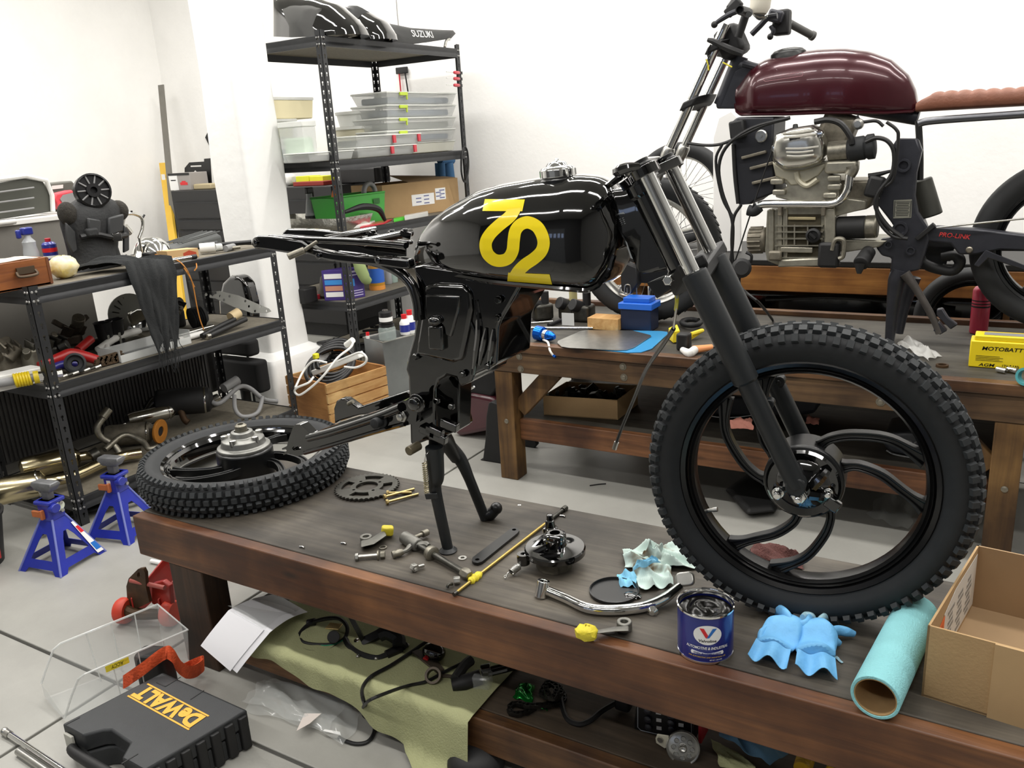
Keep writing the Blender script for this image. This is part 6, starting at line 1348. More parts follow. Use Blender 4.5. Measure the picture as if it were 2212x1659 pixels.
obj('bracket_arm', MB().tube([kS(F2, 730, 470, .008), kS(F2, 640, 300, .07), kS(F2, 590, 200, .1)], .009, sm=0, n=4), M_satin, t); obj('bracket_arm', MB().tube([kS(F2, 720, 470, .008), kS(F2, 860, 400, .03), kS(F2, 1000, 320, .05)], .016, sm=0, n=4), M_satin, t)
obj('bracket_bolt', MB().lathe([(.008, 0), (.008, .008), (.004, .012)], kS(F2, 665, 455, .008), (.2, -1, .3), 12), M_chrome, t)
t = thing('wiring_harness', 'taped black wiring harness curving across the green cloth', 'cable', kS(F2, 800, 600))
cab(t, [(550, 440, .01), (590, 510, .008), (690, 580, .008), (840, 620, .008), (940, 590, .01), (1040, 550, .012), (1130, 490, .014)], .0085, M_blk); obj('harness_sleeve', MB().cyl(kS(F2, 940, 590, .011), kS(F2, 1080, 525, .013), .013, n=12), M_hose, t)
for q in ((670, 605), (845, 625), (1140, 500)): obj('terminal', MB().sph(kS(F2, *q, .01), .006, 8, 6), M_brush, t)
obj('grip_rubber', MB().tube([kS(F2, 880, 400, .04), kS(F2, 950, 380, .045), kS(F2, 1050, 440, .03), kS(F2, 1060, 520, .02)], .02), M_blk, t)
t = thing('control_cable', 'long thin black control cable looping off the green cloth onto the floor', 'cable', kS(F2, 720, 950))
def fl2(a, b, h=.006): return kG(F2, a, b, h)
obj('cable', MB().tube([kS(F2, 1500, 455, .03), kS(F2, 1340, 460, .02), kS(F2, 1180, 560, .012), kS(F2, 980, 690, .012), kS(F2, 800, 790, .012), at(620+715/4.378, 1280+900/4.378, Y=BY0-.04), at(620+720/4.378, 1280+1010/4.378, Y=BY0-.09), fl2(760, 1100, .05), fl2(820, 1230), fl2(820, 1330), fl2(760, 1410), fl2(660, 1430), fl2(560, 1405), fl2(490, 1370)], .0052, n=8), M_hose, t)
obj('cable', MB().tube([kS(F2, 1650, 670, .02), kS(F2, 1480, 755, .015), kS(F2, 1320, 840, .012), kS(F2, 1150, 880, .012), at(620+980/4.378, 1280+935/4.378, Y=BY0-.05), at(620+770/4.378, 1280+1025/4.378, Y=BY0-.1), fl2(715, 1110, .04), fl2(740, 1180), fl2(830, 1195), fl2(900, 1190)], .0045, n=8), M_hose, t)
obj('cable_hook', MB().tube([fl2(870, 1200), fl2(910, 1195), fl2(935, 1165)], .003), M_brush, t)
t = thing('brake_lever', 'rusty brown foot lever with a ring end on the green cloth', 'lever', kS(F2, 1340, 680)); M_rl = mat('rusty_lever', '4f463c', .45, .5, var=.3, scale=30)
obj('lever_plate', MB().prism([kS(F2, *q, .012) for q in ((1180, 575), (1240, 550), (1400, 620), (1490, 740), (1420, 770), (1270, 650))], (0, 0, .006)), M_rl, t, bev=.002); obj('lever_ring', MB().lathe([(.022, -.012), (.024, 0), (.022, .012), (.016, .012), (.016, -.012)], kS(F2, 1385, 790, .02), (.3, -.6, .7), 20, loop=True, caps=False), M_rl, t)
obj('lever_tail', MB().tube([kS(F2, 1420, 790, .012), kS(F2, 1520, 790, .01), kS(F2, 1600, 800, .01)], .005), M_rl, t)
t = thing('handlebar_switch', 'black handlebar switch with a red button under the front board', 'switch', kS(F2, 1390, 560)); c = kS(F2, 1390, 560, .025)
obj('switch_housing', MB().sph(c, (.036, .028, .026)), M_gloss, t); obj('red_button', MB().cyl(c+V((-.006, -.026, -.004)), c+V((-.006, -.034, -.006)), .008, n=12), M_red, t)
t = thing('turn_signal', 'black motorcycle footrest bracket with a black rubber peg at the edge of the green cloth', 'footrest', kS(F2, 1700, 820))
obj('peg', MB().tube([kS(F2, 1560, 880, .018), kS(F2, 1680, 850, .02), kS(F2, 1830, 800, .024)], [.014, .021, .02], n=12), M_blk, t); obj('peg_arm', MB().tube([kS(F2, 1590, 820, .03), kS(F2, 1680, 690, .03), kS(F2, 1740, 640, .03)], .014), M_blk, t)
obj('clear_cap', MB().rbox(kS(F2, 1850, 830, .022), (.05, .045, .04), .01, euler(0, 0, 20)), M_clear, t); obj('clamp', MB().cyl(kS(F2, 1840, 740, .03), kS(F2, 1930, 720, .035), .016, n=14), M_gloss, t, bev=.002)
obj('fork_rod', MB().tube([kS(F2, 1900, 740, .03), kS(F2, 2100, 690, .03), kS(F2, 2350, 620, .03)], .011), M_gloss, t); obj('fork_rod', MB().tube([kS(F2, 1900, 770, .03), kS(F2, 2100, 720, .03), kS(F2, 2350, 650, .03)], .008), M_gloss, t)
t['label'] = 'black rubber footrest with twin rods at the right end of the green cloth'; t.name = 'footrest'; WL['footrest'] = WL['turn_signal']
# green packet, chain, cord
tag(obj('foil_packet', crumple([kS(KC, 250, 400), kS(KC, 400, 460), kS(KC, 430, 300), kS(KC, 300, 290)], 10, 10, .02, 8), mat('foil_green', '0f7a2c', .18, .7), ang=70), 'shiny green foil packet beside the chain on the lower shelf', 'packet')
tag(obj('foil_scrap', crumple([kS(KC, 460, 490), kS(KC, 525, 505), kS(KC, 525, 455), kS(KC, 480, 450)], 6, 6, .015, 3), MATS['foil_green'], ang=70), 'small green foil scrap in front of the chain', 'packet')
M_chain = mat('chain_dark', '2b2925', .45, .7, var=.3, scale=60)
def chain(name, lab, pts, w_=.012, pitch=.0127, m_=None, n=6):
 Pc = spl(pts, n); L_ = [0]
 for a, b in zip(Pc, Pc[1:]): L_.append(L_[-1]+(b-a).length)
 N = int(L_[-1]/pitch); mb = MB(); pr_ = MB()
 def atl(s): 
  for i in range(len(L_)-1):
   if L_[i+1] >= s: return Pc[i].lerp(Pc[i+1], (s-L_[i])/max(1e-9, L_[i+1]-L_[i]))
  return Pc[-1]
 for i in range(N):
  a, b = atl(i*pitch), atl((i+1)*pitch); d = (b-a).normalized(); q = V((0, 0, 1)).cross(d); q = q.normalized() if q.length > 1e-6 else V((1, 0, 0)); up_ = d.cross(q)
  for s_ in (-1, 1):
   mb.box((a+b)/2+q*s_*(w_*.5 if i % 2 else w_*.36), ((b-a).length*1.35, .0018, .0095), MX((d, q, up_)).transposed())
  pr_.cyl(a-q*w_*.5, a+q*w_*.5, .0042, n=6)
 t = thing(name, lab, 'chain', pts[0]); obj('link_plates', mb, m_ or M_chain, t, kind='stuff'); obj('rollers', pr_, m_ or M_chain, t, kind='stuff'); return t
R9 = random.Random(5); cp = [kS(KC, 640, 430, .01)]
for k in range(16): cp.append(kS(KC, 560+70*math.cos(k*1.9)+20*R9.uniform(-1, 1), 340+75*math.sin(k*1.9)+10*R9.uniform(-1, 1), .008+k*.0035))
chain('drive_chain', 'heap of greasy drive chain beside the green foil packet', [kS(KC, 420, 480, .008), kS(KC, 330, 520, .008), kS(KC, 240, 520, .008), kS(KC, 225, 470, .008), kS(KC, 280, 440, .012), kS(KC, 400, 460, .02)]+cp)
t = thing('electric_lead', 'thick black cord drooping across the lower shelf to a plug', 'cord', kS(KC, 800, 590)); obj('cord', MB().tube([kS(KC, 630, 330, .02), kS(KC, 640, 440, .012), kS(KC, 680, 560, .007), kS(KC, 770, 605, .007), kS(KC, 860, 580, .007), kS(KC, 960, 500, .01), kS(KC, 1080, 430, .02)], .0065), M_hose, t)
obj('plug', MB().rbox(kS(KC, 1130, 425, .025), (.04, .03, .04), .008), M_blk, t, bev=.003); obj('plug_pin', MB().cyl(kS(KC, 1090, 400, .03), kS(KC, 1085, 440, .012), .003), M_brush, t)
# switch panel
Ysp = kS(KC, 1215, 660).y+.01
def SP(a, b, dy=0): return at(KC[0]+a/KC[2], KC[1]+b/KC[2], Y=Ysp+dy)
s0, s1, s2, s3 = SP(1210, 660), SP(1690, 760), SP(1690, 520), SP(1235, 400)
t = thing('switch_panel', 'black switch panel with white label squares standing on the lower shelf', 'panel', (s0+s1)/2)
obj('panel_box', MB().prism([s0, s1, s2, s3], (0, .04, 0)), mat('panel_black', '121214', .4), t, bev=.003)
obj('panel_outline', MB().tube([SP(*q, -.0008) for q in ((1255, 440), (1670, 540), (1675, 750), (1270, 655), (1245, 630), (1245, 455))], .0012, n=4, sm=0, closed=True), mat('line_grey', 'b9bdc4', .5), t)
for i, (a, b) in enumerate(((1410, 512), (1413, 572), (1415, 635), (1588, 549), (1590, 611))):
 obj('label_square', MB().prism([SP(a-20, b-15, -.0006), SP(a+20, b-9, -.0006), SP(a+20, b+18, -.0006), SP(a-20, b+12, -.0006)], (0, -.0008, 0)), mat('square_white', 'd9d8d6', .5), t)
for a, b in ((1325, 490), (1330, 560), (1335, 622), (1510, 530), (1515, 590), (1520, 640)):
 p = SP(a, b); obj('rocker_switch', MB().lathe([(.009, 0), (.009, .006), (.004, .009)], p, (0, -1, 0), 14), mat('rocker_grey', '2a2a33', .35), t)
obj('red_side', MB().prism([SP(1728, 560), SP(1752, 565), SP(1752, 760), SP(1728, 755)], (0, .05, 0)), mat('side_red', '9c1f26', .45), t)
# horn
hc_ = SP(1605, 795, -.02); hn = (CAM-hc_).normalized(); hn = V((hn.x*.6, hn.y, hn.z*.5)).normalized(); hr = .038
hc_ = at(KC[0]+1605/KC[2], KC[1]+795/KC[2], Y=Ysp-.04)
t = thing('horn', 'round silver horn disc with a ring of dimples leaning on the switch panel', 'horn', hc_-V((0, 0, .037)))
obj('horn_disc', MB().lathe([(.0, -.012), (.034, -.012), (.0385, -.004), (.0385, .002), (.036, .004), (.034, .0), (.026, .003), (.01, .003), (.008, .006), (.004, .003), (.0005, .003)], hc_, hn, 36), M_brush, t, bev=.0005)
u_, v_, d_ = basis(hn)
for k in range(8):
 a = 2*PI*k/8; obj('dimple', MB().lathe([(.0062, .0015), (.0055, .0045), (.0045, .0035), (.0005, .0035)], hc_+(u_*math.cos(a)+v_*math.sin(a))*.021, hn, 14), M_brush, t)
obj('mount_tab', MB().prism([at(KC[0]+a/KC[2], KC[1]+b/KC[2], Y=Ysp-.045) for a, b in ((1385, 720), (1400, 685), (1490, 700), (1490, 790), (1460, 800), (1390, 755))], (0, .003, 0)), mat('tab_cream', 'c8c4b2', .5, .3), t, bev=.001)
p = at(KC[0]+1425/KC[2], KC[1]+728/KC[2], Y=Ysp-.046); obj('tab_bolt', MB().lathe([(.007, 0), (.007, .003), (.003, .003)], p, (0, -1, 0), 12), M_brush, t)
# blue glove pile, olive cloth, yellow grips
tag(obj('glove_pile', crumple([kS(KD, 400, 720), kS(KD, 1000, 1050), kS(KD, 1340, 850), kS(KD, 400, 540)], 24, 18, .05, 15, base=.02), mat('cloth_blue', '6f9ec0', .8, var=.06, scale=20), ang=70), 'pale blue cloth bundled on the lower shelf right of the horn', 'cloth')
tag(obj('olive_cloth', crumple([kS(KD, 430, 1000), kS(KD, 900, 1050), kS(KD, 700, 860), kS(KD, 290, 660)], 14, 12, .012, 6), M_grn, ang=70), 'olive cloth corner between the horn and the pale blue cloth', 'cloth')
bpy.data.objects['glove_pile'].name = 'blue_cloth'
M_ygr = mat('grip_yellow', 'd8ab1f', .6, bump=.3, bscale=80)
for (a, b, c_, d_), lab in (((1480, 740, 1400, 1010), 'yellow taped tube end next to the pale blue cloth'), ((1860, 900, 1780, 1060), 'yellow taped tube end furthest right under the front bench')):
 p0 = kS(KD, a, b, .04); p1 = kS(KD, c_, d_, .03); t = thing('taped_tube', lab, 'tube', (p0+p1)/2-V((0, 0, .03))); d = p1-p0
 obj('tape_wrap', MB().lathe([(.0175, 0)]+[q for k in range(6) for q in ((.0195, d.length*(k+.1)/6), (.0195, d.length*(k+.85)/6), (.0185, d.length*(k+.95)/6))]+[(.012, d.length)], p0, d, 20), M_ygr, t)
 obj('end_plug', MB().cyl(p0-d.normalized()*.02, p0, .015, n=16), M_blk, t)
# ================= under the rear bench
LZ = L2-.003
def kL(K, a, b, h=0): return at(K[0]+a/K[2], K[1]+b/K[2], Z=LZ+h)
KE = (1000, 640, 3.456); KF = (1540, 840, 3.814)
q0, q1 = kL(KE, 605, 885), kL(KE, 1150, 922); hT = at(1000+600/3.456, 640+742/3.456, Y=q0.y).z-LZ
t = thing('cardboard_tray', 'shallow brown cardboard tray of dark parts on the lower shelf of the rear bench', 'tray', (q0+q1)/2); dpt = V((0, .24, 0))
for a, b in ((q0, q1), (q0, q0+dpt), (q1, q1+dpt), (q0+dpt, q1+dpt)):
 n = V((0, .004, 0)) if abs((b-a).x) > .01 else V((.004, 0, 0)); obj('tray_wall', MB().prism([a, b, b+V((0, 0, hT)), a+V((0, 0, hT))], n), M_card, t)
obj('tray_floor', MB().prism([q0+V((0, 0, .001)), q1+V((0, 0, .001)), q1+dpt+V((0, 0, .001)), q0+dpt+V((0, 0, .001))], (0, 0, .003)), M_cardi, t)
R8 = random.Random(3); pm = MB()
for k in range(46):
 p = q0.lerp(q1, R8.uniform(.06, .94))+dpt*R8.uniform(.1, .9)+V((0, 0, .03+R8.uniform(0, hT*.75))); pm.box(p, (R8.uniform(.02, .06), R8.uniform(.015, .04), R8.uniform(.01, .03)), euler(R8.uniform(0, 90), R8.uniform(0, 90), R8.uniform(0, 180)))
tag(obj('small_parts', pm, mat('parts_dark', '26251f', .4, .5, var=.4, scale=20), bev=.002), 'jumble of dark small parts filling the cardboard tray', 'parts', kind='stuff')
# motorcycle seat pans with chrome trim seen through the front wheel
for lab, pts, trim, Y_, txt in (('grey seat pan with chrome trim on the lower shelf behind the fork', [(-150, 300), (60, 270), (400, 290), (780, 250), (860, 330), (830, 420), (600, 450), (300, 440), (-60, 420), (-160, 390)], [(-60, 418), (60, 438), (200, 438), (340, 422)], 3.5, None),
                             ('black seat pan with faint lettering and chrome trim on the lower shelf', [(1400, 470), (1640, 440), (1830, 500), (1830, 670), (1640, 660), (1450, 620), (1395, 560)], [(1420, 600), (1480, 632), (1620, 660), (1800, 682)], 3.3, '80')):
 t = thing('seat_pan', lab, 'seat', at(1540+pts[0][0]/3.814, 840+pts[0][1]/3.814, Y=Y_)*V((1, 1, 0))+V((0, 0, LZ)))
 zmin = min(at(1540+a/3.814, 840+b/3.814, Y=Y_).z for a, b in pts); dz_ = LZ+.002-zmin if zmin < LZ else 0
 obj('pan', MB().prism([at(1540+a/3.814, 840+b/3.814, Y=Y_)+V((0, 0, dz_)) for a, b in pts], (0, .22, 0)), mat('seat_grey', '34363a', .5, var=.15, scale=12), t, bev=.015, seg=3)
 obj('chrome_trim', MB().tube([at(1540+a/3.814, 840+b/3.814, Y=Y_-.004)+V((0, 0, dz_)) for a, b in trim], .0045), M_chrome, t)
 if txt: tm = MB(); put_text(tm, txt, at(1540+1640/3.814, 840+545/3.814, Y=Y_-.001)+V((0, 0, dz_)), (1, 0, -.03), (0, 0, 1), .022, .06); obj('lettering', tm, mat('letter_grey', '6d6d6d', .5), t)
tag(obj('rag', crumple([kL(KF, 120, 330, .13), kL(KF, 330, 340, .13), kL(KF, 320, 250, .14), kL(KF, 130, 260, .14)], 10, 8, .03, 4, base=0), mat('rag_pink', '7d4e42', .9), ang=80), 'dusty pink rag lying on the grey seat pan behind the fork', 'rag')
tag(obj('rag', crumple([kL(KF, 760, 290, .12), kL(KF, 870, 300, .12), kL(KF, 880, 250, .13), kL(KF, 780, 230, .13)], 8, 6, .02, 9, base=0), MATS['rag_pink'], ang=80), 'smaller pink rag scrap on the grey seat pan right of the fork', 'rag')
# black bag and clear plastic on the floor below the rear bench
t = thing('rubber_mat', 'black rubber flap lying on the floor under the rear bench behind the hub', 'mat', kG(KF, 300, 900)); 
obj('flap', MB().loft([[kG(KF, a, b, h) for a, b in ((100, 830), (280, 1035), (520, 1010), (560, 860), (400, 720), (300, 690))] for h in (.002, .03)]+[[kG(KF, a, b, .05) for a, b in ((150, 830), (300, 980), (480, 960), (520, 860), (400, 760), (310, 740))]]), M_blk, t, bev=.008)
tag(obj('plastic_sheet', crumple([kG(KF, 1270, 1060), kG(KF, 1620, 1180), kG(KF, 1700, 960), kG(KF, 1420, 830)], 22, 18, .06, 12, th=0), M_film, ang=80), 'clear crumpled plastic sheet on the floor under the rear bench', 'plastic')
tag(obj('scrap', MB().tube([G(1274, 1049, .003), G(1295, 1046, .003), G(1309, 1045, .003)], .003), M_blk), 'thin black strip of rubber on the floor in front of the rear bench', 'scrap')
# maroon bodywork and tall black object at the left end of the rear bench
K9b = (960, 780, 5.925); Yb = 3.5
t = thing('fuel_tank', 'dusty maroon fuel tank with a chrome catch on the floor left of the rear bench', 'fuel tank', at(1010, 960, Y=Yb)*V((1, 1, 0)))
pz = [at(960+a/5.925, 780+b/5.925, Y=Yb) for a, b in ((100, 520), (180, 430), (350, 420), (600, 470), (700, 520), (700, 800), (560, 1000), (200, 1100), (100, 1000))]
zl = min(p.z for p in pz); pz = [V((p.x, p.y, (p.z-zl)*(pz[2].z)/(pz[2].z-zl)*1.0)) if p.z-zl < .1 else p for p in pz]
obj('tank_shell', MB().prism(pz, (0, .26, 0)), mat('maroon_old', '4d2029', .3, coat=.5, var=.15, scale=6), t, bev=.05, seg=4)
obj('black_top', MB().prism([at(960+a/5.925, 780+b/5.925, Y=Yb+.02) for a, b in ((180, 420), (240, 300), (430, 180), (620, 120), (720, 300), (600, 465), (350, 425))], (0, .2, 0)), M_blk, t, bev=.012)
obj('chrome_catch', MB().tube([at(960+a/5.925, 780+b/5.925, Y=Yb-.004) for a, b in ((190, 225), (240, 260), (235, 310), (300, 340), (390, 325), (300, 370), (225, 380), (230, 400), (285, 405))], .006, n=6), M_chrome, t)
Yc = 3.25; t = thing('mudguard', 'tall dusty black rubber flap leaning beside the left leg of the rear bench', 'mudguard', at(1040, 1005, Y=Yc)*V((1, 1, 0)))
def zf(p): return V((p.x, p.y, max(p.z, .001)))
obj('flap', MB().prism([zf(at(960+a/5.925, 780+b/5.925, Y=Yc)) for a, b in ((560, 540), (610, 520), (720, 560), (760, 1380), (650, 1390), (520, 1340), (450, 1330), (490, 1250), (520, 1000), (530, 720))], (0, .04, 0)), M_blk, t, bev=.008)
t = thing('mudguard', 'small black rubber flap on the floor behind the left leg of the rear bench', 'mudguard', at(1150, 975, Y=3.4)*V((1, 1, 0)))
obj('flap', MB().prism([at(960+a/5.925, 780+b/5.925, Y=3.5)*V((1, 1, 0))+V((0, 0, z)) for a, b, z in ((1010, 1150, .001), (1150, 1200, .001), (1185, 1160, .02), (1090, 970, .13), (1080, 1080, .06), (1050, 1080, .06), (1050, 980, .13), (1010, 1000, .13))], (0, .03, 0)), M_blk, t, bev=.004)
# ================= low rack at the left
M_pol = mat('worn_chrome', 'cfcdc6', .16, 1, var=.1, scale=8); M_gold = mat('gold_chrome', 'c9bc98', .2, 1, var=.2, scale=5); M_gp = mat('grey_plastic', '8b8b8b', .5); M_wp = mat('white_plastic', 'e6e5e0', .45)
def s1(px, py, lev, X=-3.75, h=0): p = at(px, py, X=X); p.z = RL[lev]-.002+h; return p
def x1(px, py, X=-3.75): return at(px, py, X=X)
def lows(pts, lev): return min(p.z for p in pts)
def tubes(name, lab, cat, specs, group=None):
 "a thing made of tubes/plates: specs = (part, points, radius, material)"
 p0 = specs[0][1][0]; zs = min(p.z-(max(s[2]) if isinstance(s[2], (list, tuple)) else s[2]) for s in specs for p in s[1])
 t = thing(name, lab, cat, (p0.x, p0.y, zs), group)
 for nm, pts, r, m_ in specs: obj(nm, MB().tube(pts, r, n=14), m_, t)
 return t
def bottle(name, lab, cat, base, prof, bands, cap=None, n=20, capm=None):
 t = thing(name, lab, cat, base)
 obj('body', MB().lathe(prof, base, (0, 0, 1), n), bands[0], t)
 for (z0, z1, r, m_) in bands[1:]: obj('label_band', MB().lathe([(r, z0), (r, z1)], base, (0, 0, 1), n, caps=False), m_, t)
 if cap: obj('cap', MB().lathe(cap, base, (0, 0, 1), 14), capm, t)
 return t
def can(name, lab, base, r, h, m_, capm, bands=()):
 return bottle(name, lab, 'can', base, [(r*.95, 0), (r, .004), (r, h*.82), (r*.75, h*.88), (r*.4, h*.9)], [m_]+[(h*a, h*b, r+.0006, k) for a, b, k in bands], [(r*.4, h*.88), (r*.42, h*.99), (r*.3, h)], 20, capm)
M_dred = mat('can_red', 'c22a3a', .35, coat=.4); M_dblu = mat('can_dblue', '2a3590', .35, coat=.4); M_blkp = mat('black_plastic', '1a1a1b', .45)
# grey cabinet behind the rack and the cases on it
CBX, CBZ = -4.22, 1.3
cb = thing('metal_cabinet', 'grey steel cabinet standing against the low rack, carrying tool cases', 'cabinet', (-4.6, 2.1, 0))
obj('cabinet_body', MB().bx2((-4.75, 1.4, 0), (CBX, 2.66, CBZ)), mat('cabinet_grey', '75726c', .5, var=.06, scale=6), cb, bev=.004)
obj('cabinet_edge', MB().bx2((-4.76, 1.39, CBZ-.02), (CBX+.015, 2.67, CBZ+.004)), M_wp, cb, bev=.003)
def c2(px, py, X=-4.3): p = at(px, py, X=X); p.z = CBZ+.005; return p
def caseX(name, lab, cat, pts, X, th, m_, bev=.008):
 P_ = [at(a, b, X=X) for a, b in pts]; z0 = min(p.z for p in P_); dz = CBZ+.005-z0
 P_ = [p+V((0, 0, dz)) for p in P_]; t = thing(name, lab, cat, (X-th/2, sum(p.y for p in P_)/len(P_), CBZ+.005))
 obj('case_shell', MB().prism(P_, (-th, 0, 0)), m_, t, bev=bev, seg=3); return t, dz
M_oliv = mat('case_olive', '5a5a52', .5)
t, dz = caseX('parts_organizer', 'open parts organizer with a clear lid and pale frame on the grey cabinet', 'organizer', ((-40, 400), (50, 382), (92, 388), (110, 420), (112, 455), (-40, 478)), -4.32, .08, mat('organizer_dark', '4a4b44', .35))
for k in range(3): 
 a = at(-20, 415+k*22, X=-4.3)+V((.012, 0, dz)); b = at(70, 403+k*22, X=-4.3)+V((.012, 0, dz)); obj('divider', MB().cyl(a, b, .004), M_gp, t)
obj('pale_frame', MB().tube([at(*q, X=-4.31)+V((.0, 0, dz)) for q in ((-40, 390), (55, 378), (100, 388), (112, 420), (114, 455))], .012, n=8, sm=0), M_wp, t)
t, dz = caseX('ammo_case', 'dark grey plastic case with a slotted handle behind the mannequin', 'case', ((70, 385), (72, 350), (85, 340), (145, 335), (160, 355), (162, 372), (175, 375), (176, 398), (110, 402)), -4.45, .1, M_oliv)
obj('handle_slot', MB().prism([at(*q, X=-4.449)+V((0, 0, dz)) for q in ((99, 345), (124, 343), (124, 351), (100, 353))], (.004, 0, 0)), M_wp, t); obj('latch_bar', MB().prism([at(*q, X=-4.449)+V((0, 0, dz)) for q in ((88, 362), (150, 356), (152, 366), (90, 373))], (.01, 0, 0)), M_blkp, t)
t, dz = caseX('tool_box', 'red and grey octagonal plastic case half hidden by the mannequin', 'case', ((112, 405), (118, 392), (150, 385), (165, 395), (165, 425), (140, 434), (122, 422)), -4.34, .06, mat('case_red', 'd8404c', .45))
obj('grey_insert', MB().prism([at(*q, X=-4.339)+V((0, 0, dz)) for q in ((124, 405), (130, 396), (152, 391), (160, 400), (158, 418), (138, 426))], (.004, 0, 0)), M_gp, t)
# wooden case
a, b = s1(-60, 640, 2, -3.52), s1(117, 622, 2, -3.52); hw_ = .115
M_wc = wood('case_wood', '7d4620', 'a8672f', 1, .5, 3, knots=False)
t = thing('wooden_case', 'orange brown wooden case with a metal handle at the left end of the low rack', 'case', (a+b)/2); iw_ = V((-.2, 0, 0)); up_ = V((0, 0, hw_))
for p, q, n in ((a, b, V((-.012, 0, 0))), (b, b+iw_, V((0, -.012, 0))), (a+iw_, b+iw_, V((.012, 0, 0)))): obj('case_side', MB().prism([p, q, q+up_, p+up_], n), M_wc, t, bev=.002)
obj('case_floor', MB().prism([a+V((0, 0, .001)), b+V((0, 0, .001)), b+iw_+V((0, 0, .001)), a+iw_+V((0, 0, .001))], (0, 0, .008)), M_wc, t)
hc2 = a.lerp(b, .68)+V((.006, 0, hw_*.62)); d = (b-a).normalized(); obj('handle', MB().tube([hc2-d*.04, hc2-d*.035+V((.014, 0, -.018)), hc2+d*.035+V((.014, 0, -.018)), hc2+d*.04], .006).box(hc2+V((0, 0, .004)), (.008, .075, .028)), mat('handle_bronze', '57493a', .45, .6), t)
obj('corner_joint', MB().box(b+V((.001, -.005, hw_/2)), (.003, .012, hw_*.96)), mat('joint_wood', '6b3c1c', .6), t)
tag(obj('paper_sheet', crumple([a+iw_*.1+V((0, .05, hw_)), b+iw_*.1+V((0, -.03, hw_)), b+iw_*.8+V((0, -.03, hw_)), a+iw_*.8+V((0, .05, hw_))], 10, 6, .012, 3), mat('paper_cream', 'dccfba', .8)), 'loose cream paper lying over the wooden case', 'paper')
p = s1(142, 598, 2, -3.62); m = MB().sph(p+V((0, 0, .048)), (.06, .062, .05), 18, 12); R_ = random.Random(4); m.v = [q+V((R_.uniform(-1, 1), R_.uniform(-1, 1), R_.uniform(0, 1)))*.006 for q in m.v]
tag(obj('yellow_bag', m, mat('bag_yellow', 'e9d06a', .35, col2='f0ead2', scale=18)), 'clear bag of yellow stuffing beside the wooden case', 'bag')
# mannequin
MX_ = -3.78; t = thing('mannequin', 'black armoured mannequin torso with a flywheel for a head on the low rack', 'mannequin', s1(205, 590, 2, MX_)); z0 = RL[2]-.002; mc = at(200, 500, X=MX_).y
def mt(px, py, dx=0): return at(px, py, X=MX_)+V((dx, 0, 0))
M_vest = mat('vest_black', '232425', .7, var=.15, scale=20, bump=.3, bscale=90); M_armr = mat('armour_grey', '3c3d3e', .45, .3)
rg = []
for py, l_, r_, dp in ((598, 148, 262, .09), (570, 152, 258, .1), (540, 150, 250, .085), (510, 142, 252, .085), (480, 134, 256, .095), (455, 132, 256, .09), (438, 150, 244, .07), (425, 172, 222, .05), (415, 182, 212, .035)):
 c_ = (mt(l_, py)+mt(r_, py))/2; hw2 = abs(mt(r_, py).y-mt(l_, py).y)/2; z_ = max(c_.z, z0); rg.append([(MX_+dp*math.cos(2*PI*k/24), c_.y+hw2*math.copysign(abs(math.sin(2*PI*k/24))**.8, math.sin(2*PI*k/24)), z_) for k in range(24)])
obj('torso', MB().loft(rg), M_vest, t)
fc = mt(182, 412, .07); fn_ = V((1, -.35, .15)).normalized(); fr_ = abs(mt(216, 412).y-mt(148, 412).y)/2
fl_o = obj('flywheel_head', MB().lathe([(fr_*.96, -.05), (fr_, -.045), (fr_, .006), (fr_*.9, .01), (fr_*.88, -.004), (fr_*.42, -.004), (fr_*.4, .012), (fr_*.2, .012), (fr_*.16, -.01), (.001, -.01)], fc, fn_, 32), mat('flywheel_black', '1c1c1d', .35, .5), t)
u_, v_, d_ = basis(fn_)
for k in range(10): a_ = 2*PI*k/10; e = u_*math.cos(a_)+v_*math.sin(a_); obj('flywheel_rib', MB().cyl(fc+e*fr_*.42+fn_*.0, fc+e*fr_*.88+fn_*.0, .004, n=6), M_gp, fl_o)
obj('neck', MB().cyl(mt(195, 450, .0), mt(186, 415, .02), .035), M_vest, t)
for q, r in (((140, 462), (.05, .04, .055)), ((250, 455), (.05, .045, .05))): obj('shoulder_pad', MB().sph(mt(*q, .02), r), mat('fur_dark', '35322d', .95, var=.3, scale=60, bump=.8, bscale=200), t)
for pts in (((160, 470), (190, 475), (190, 510), (165, 508)), ((205, 470), (240, 462), (238, 500), (206, 510))): obj('chest_plate', MB().prism([mt(*q, .085) for q in pts], (.02, 0, 0)), M_armr, t, bev=.008)
for pts in (((125, 480), (145, 500), (150, 540), (140, 548), (126, 520)), ((250, 485), (262, 500), (262, 540), (250, 546))): obj('side_plate', MB().prism([mt(*q, .05) for q in pts], (.015, 0, 0)), M_armr, t, bev=.005)
obj('belt', MB().tube([mt(150, 512, .085), mt(180, 506, .1), mt(215, 512, .1), mt(250, 508, .08)], .014, n=8), M_blkp, t); bk_ = obj('belt_buckle', MB().box(mt(222, 512, .108), (.012, .05, .04)), M_gloss, t, bev=.004)
obj('pouch', MB().box(mt(170, 502, .1), (.03, .06, .04)), M_vest, t, bev=.01)
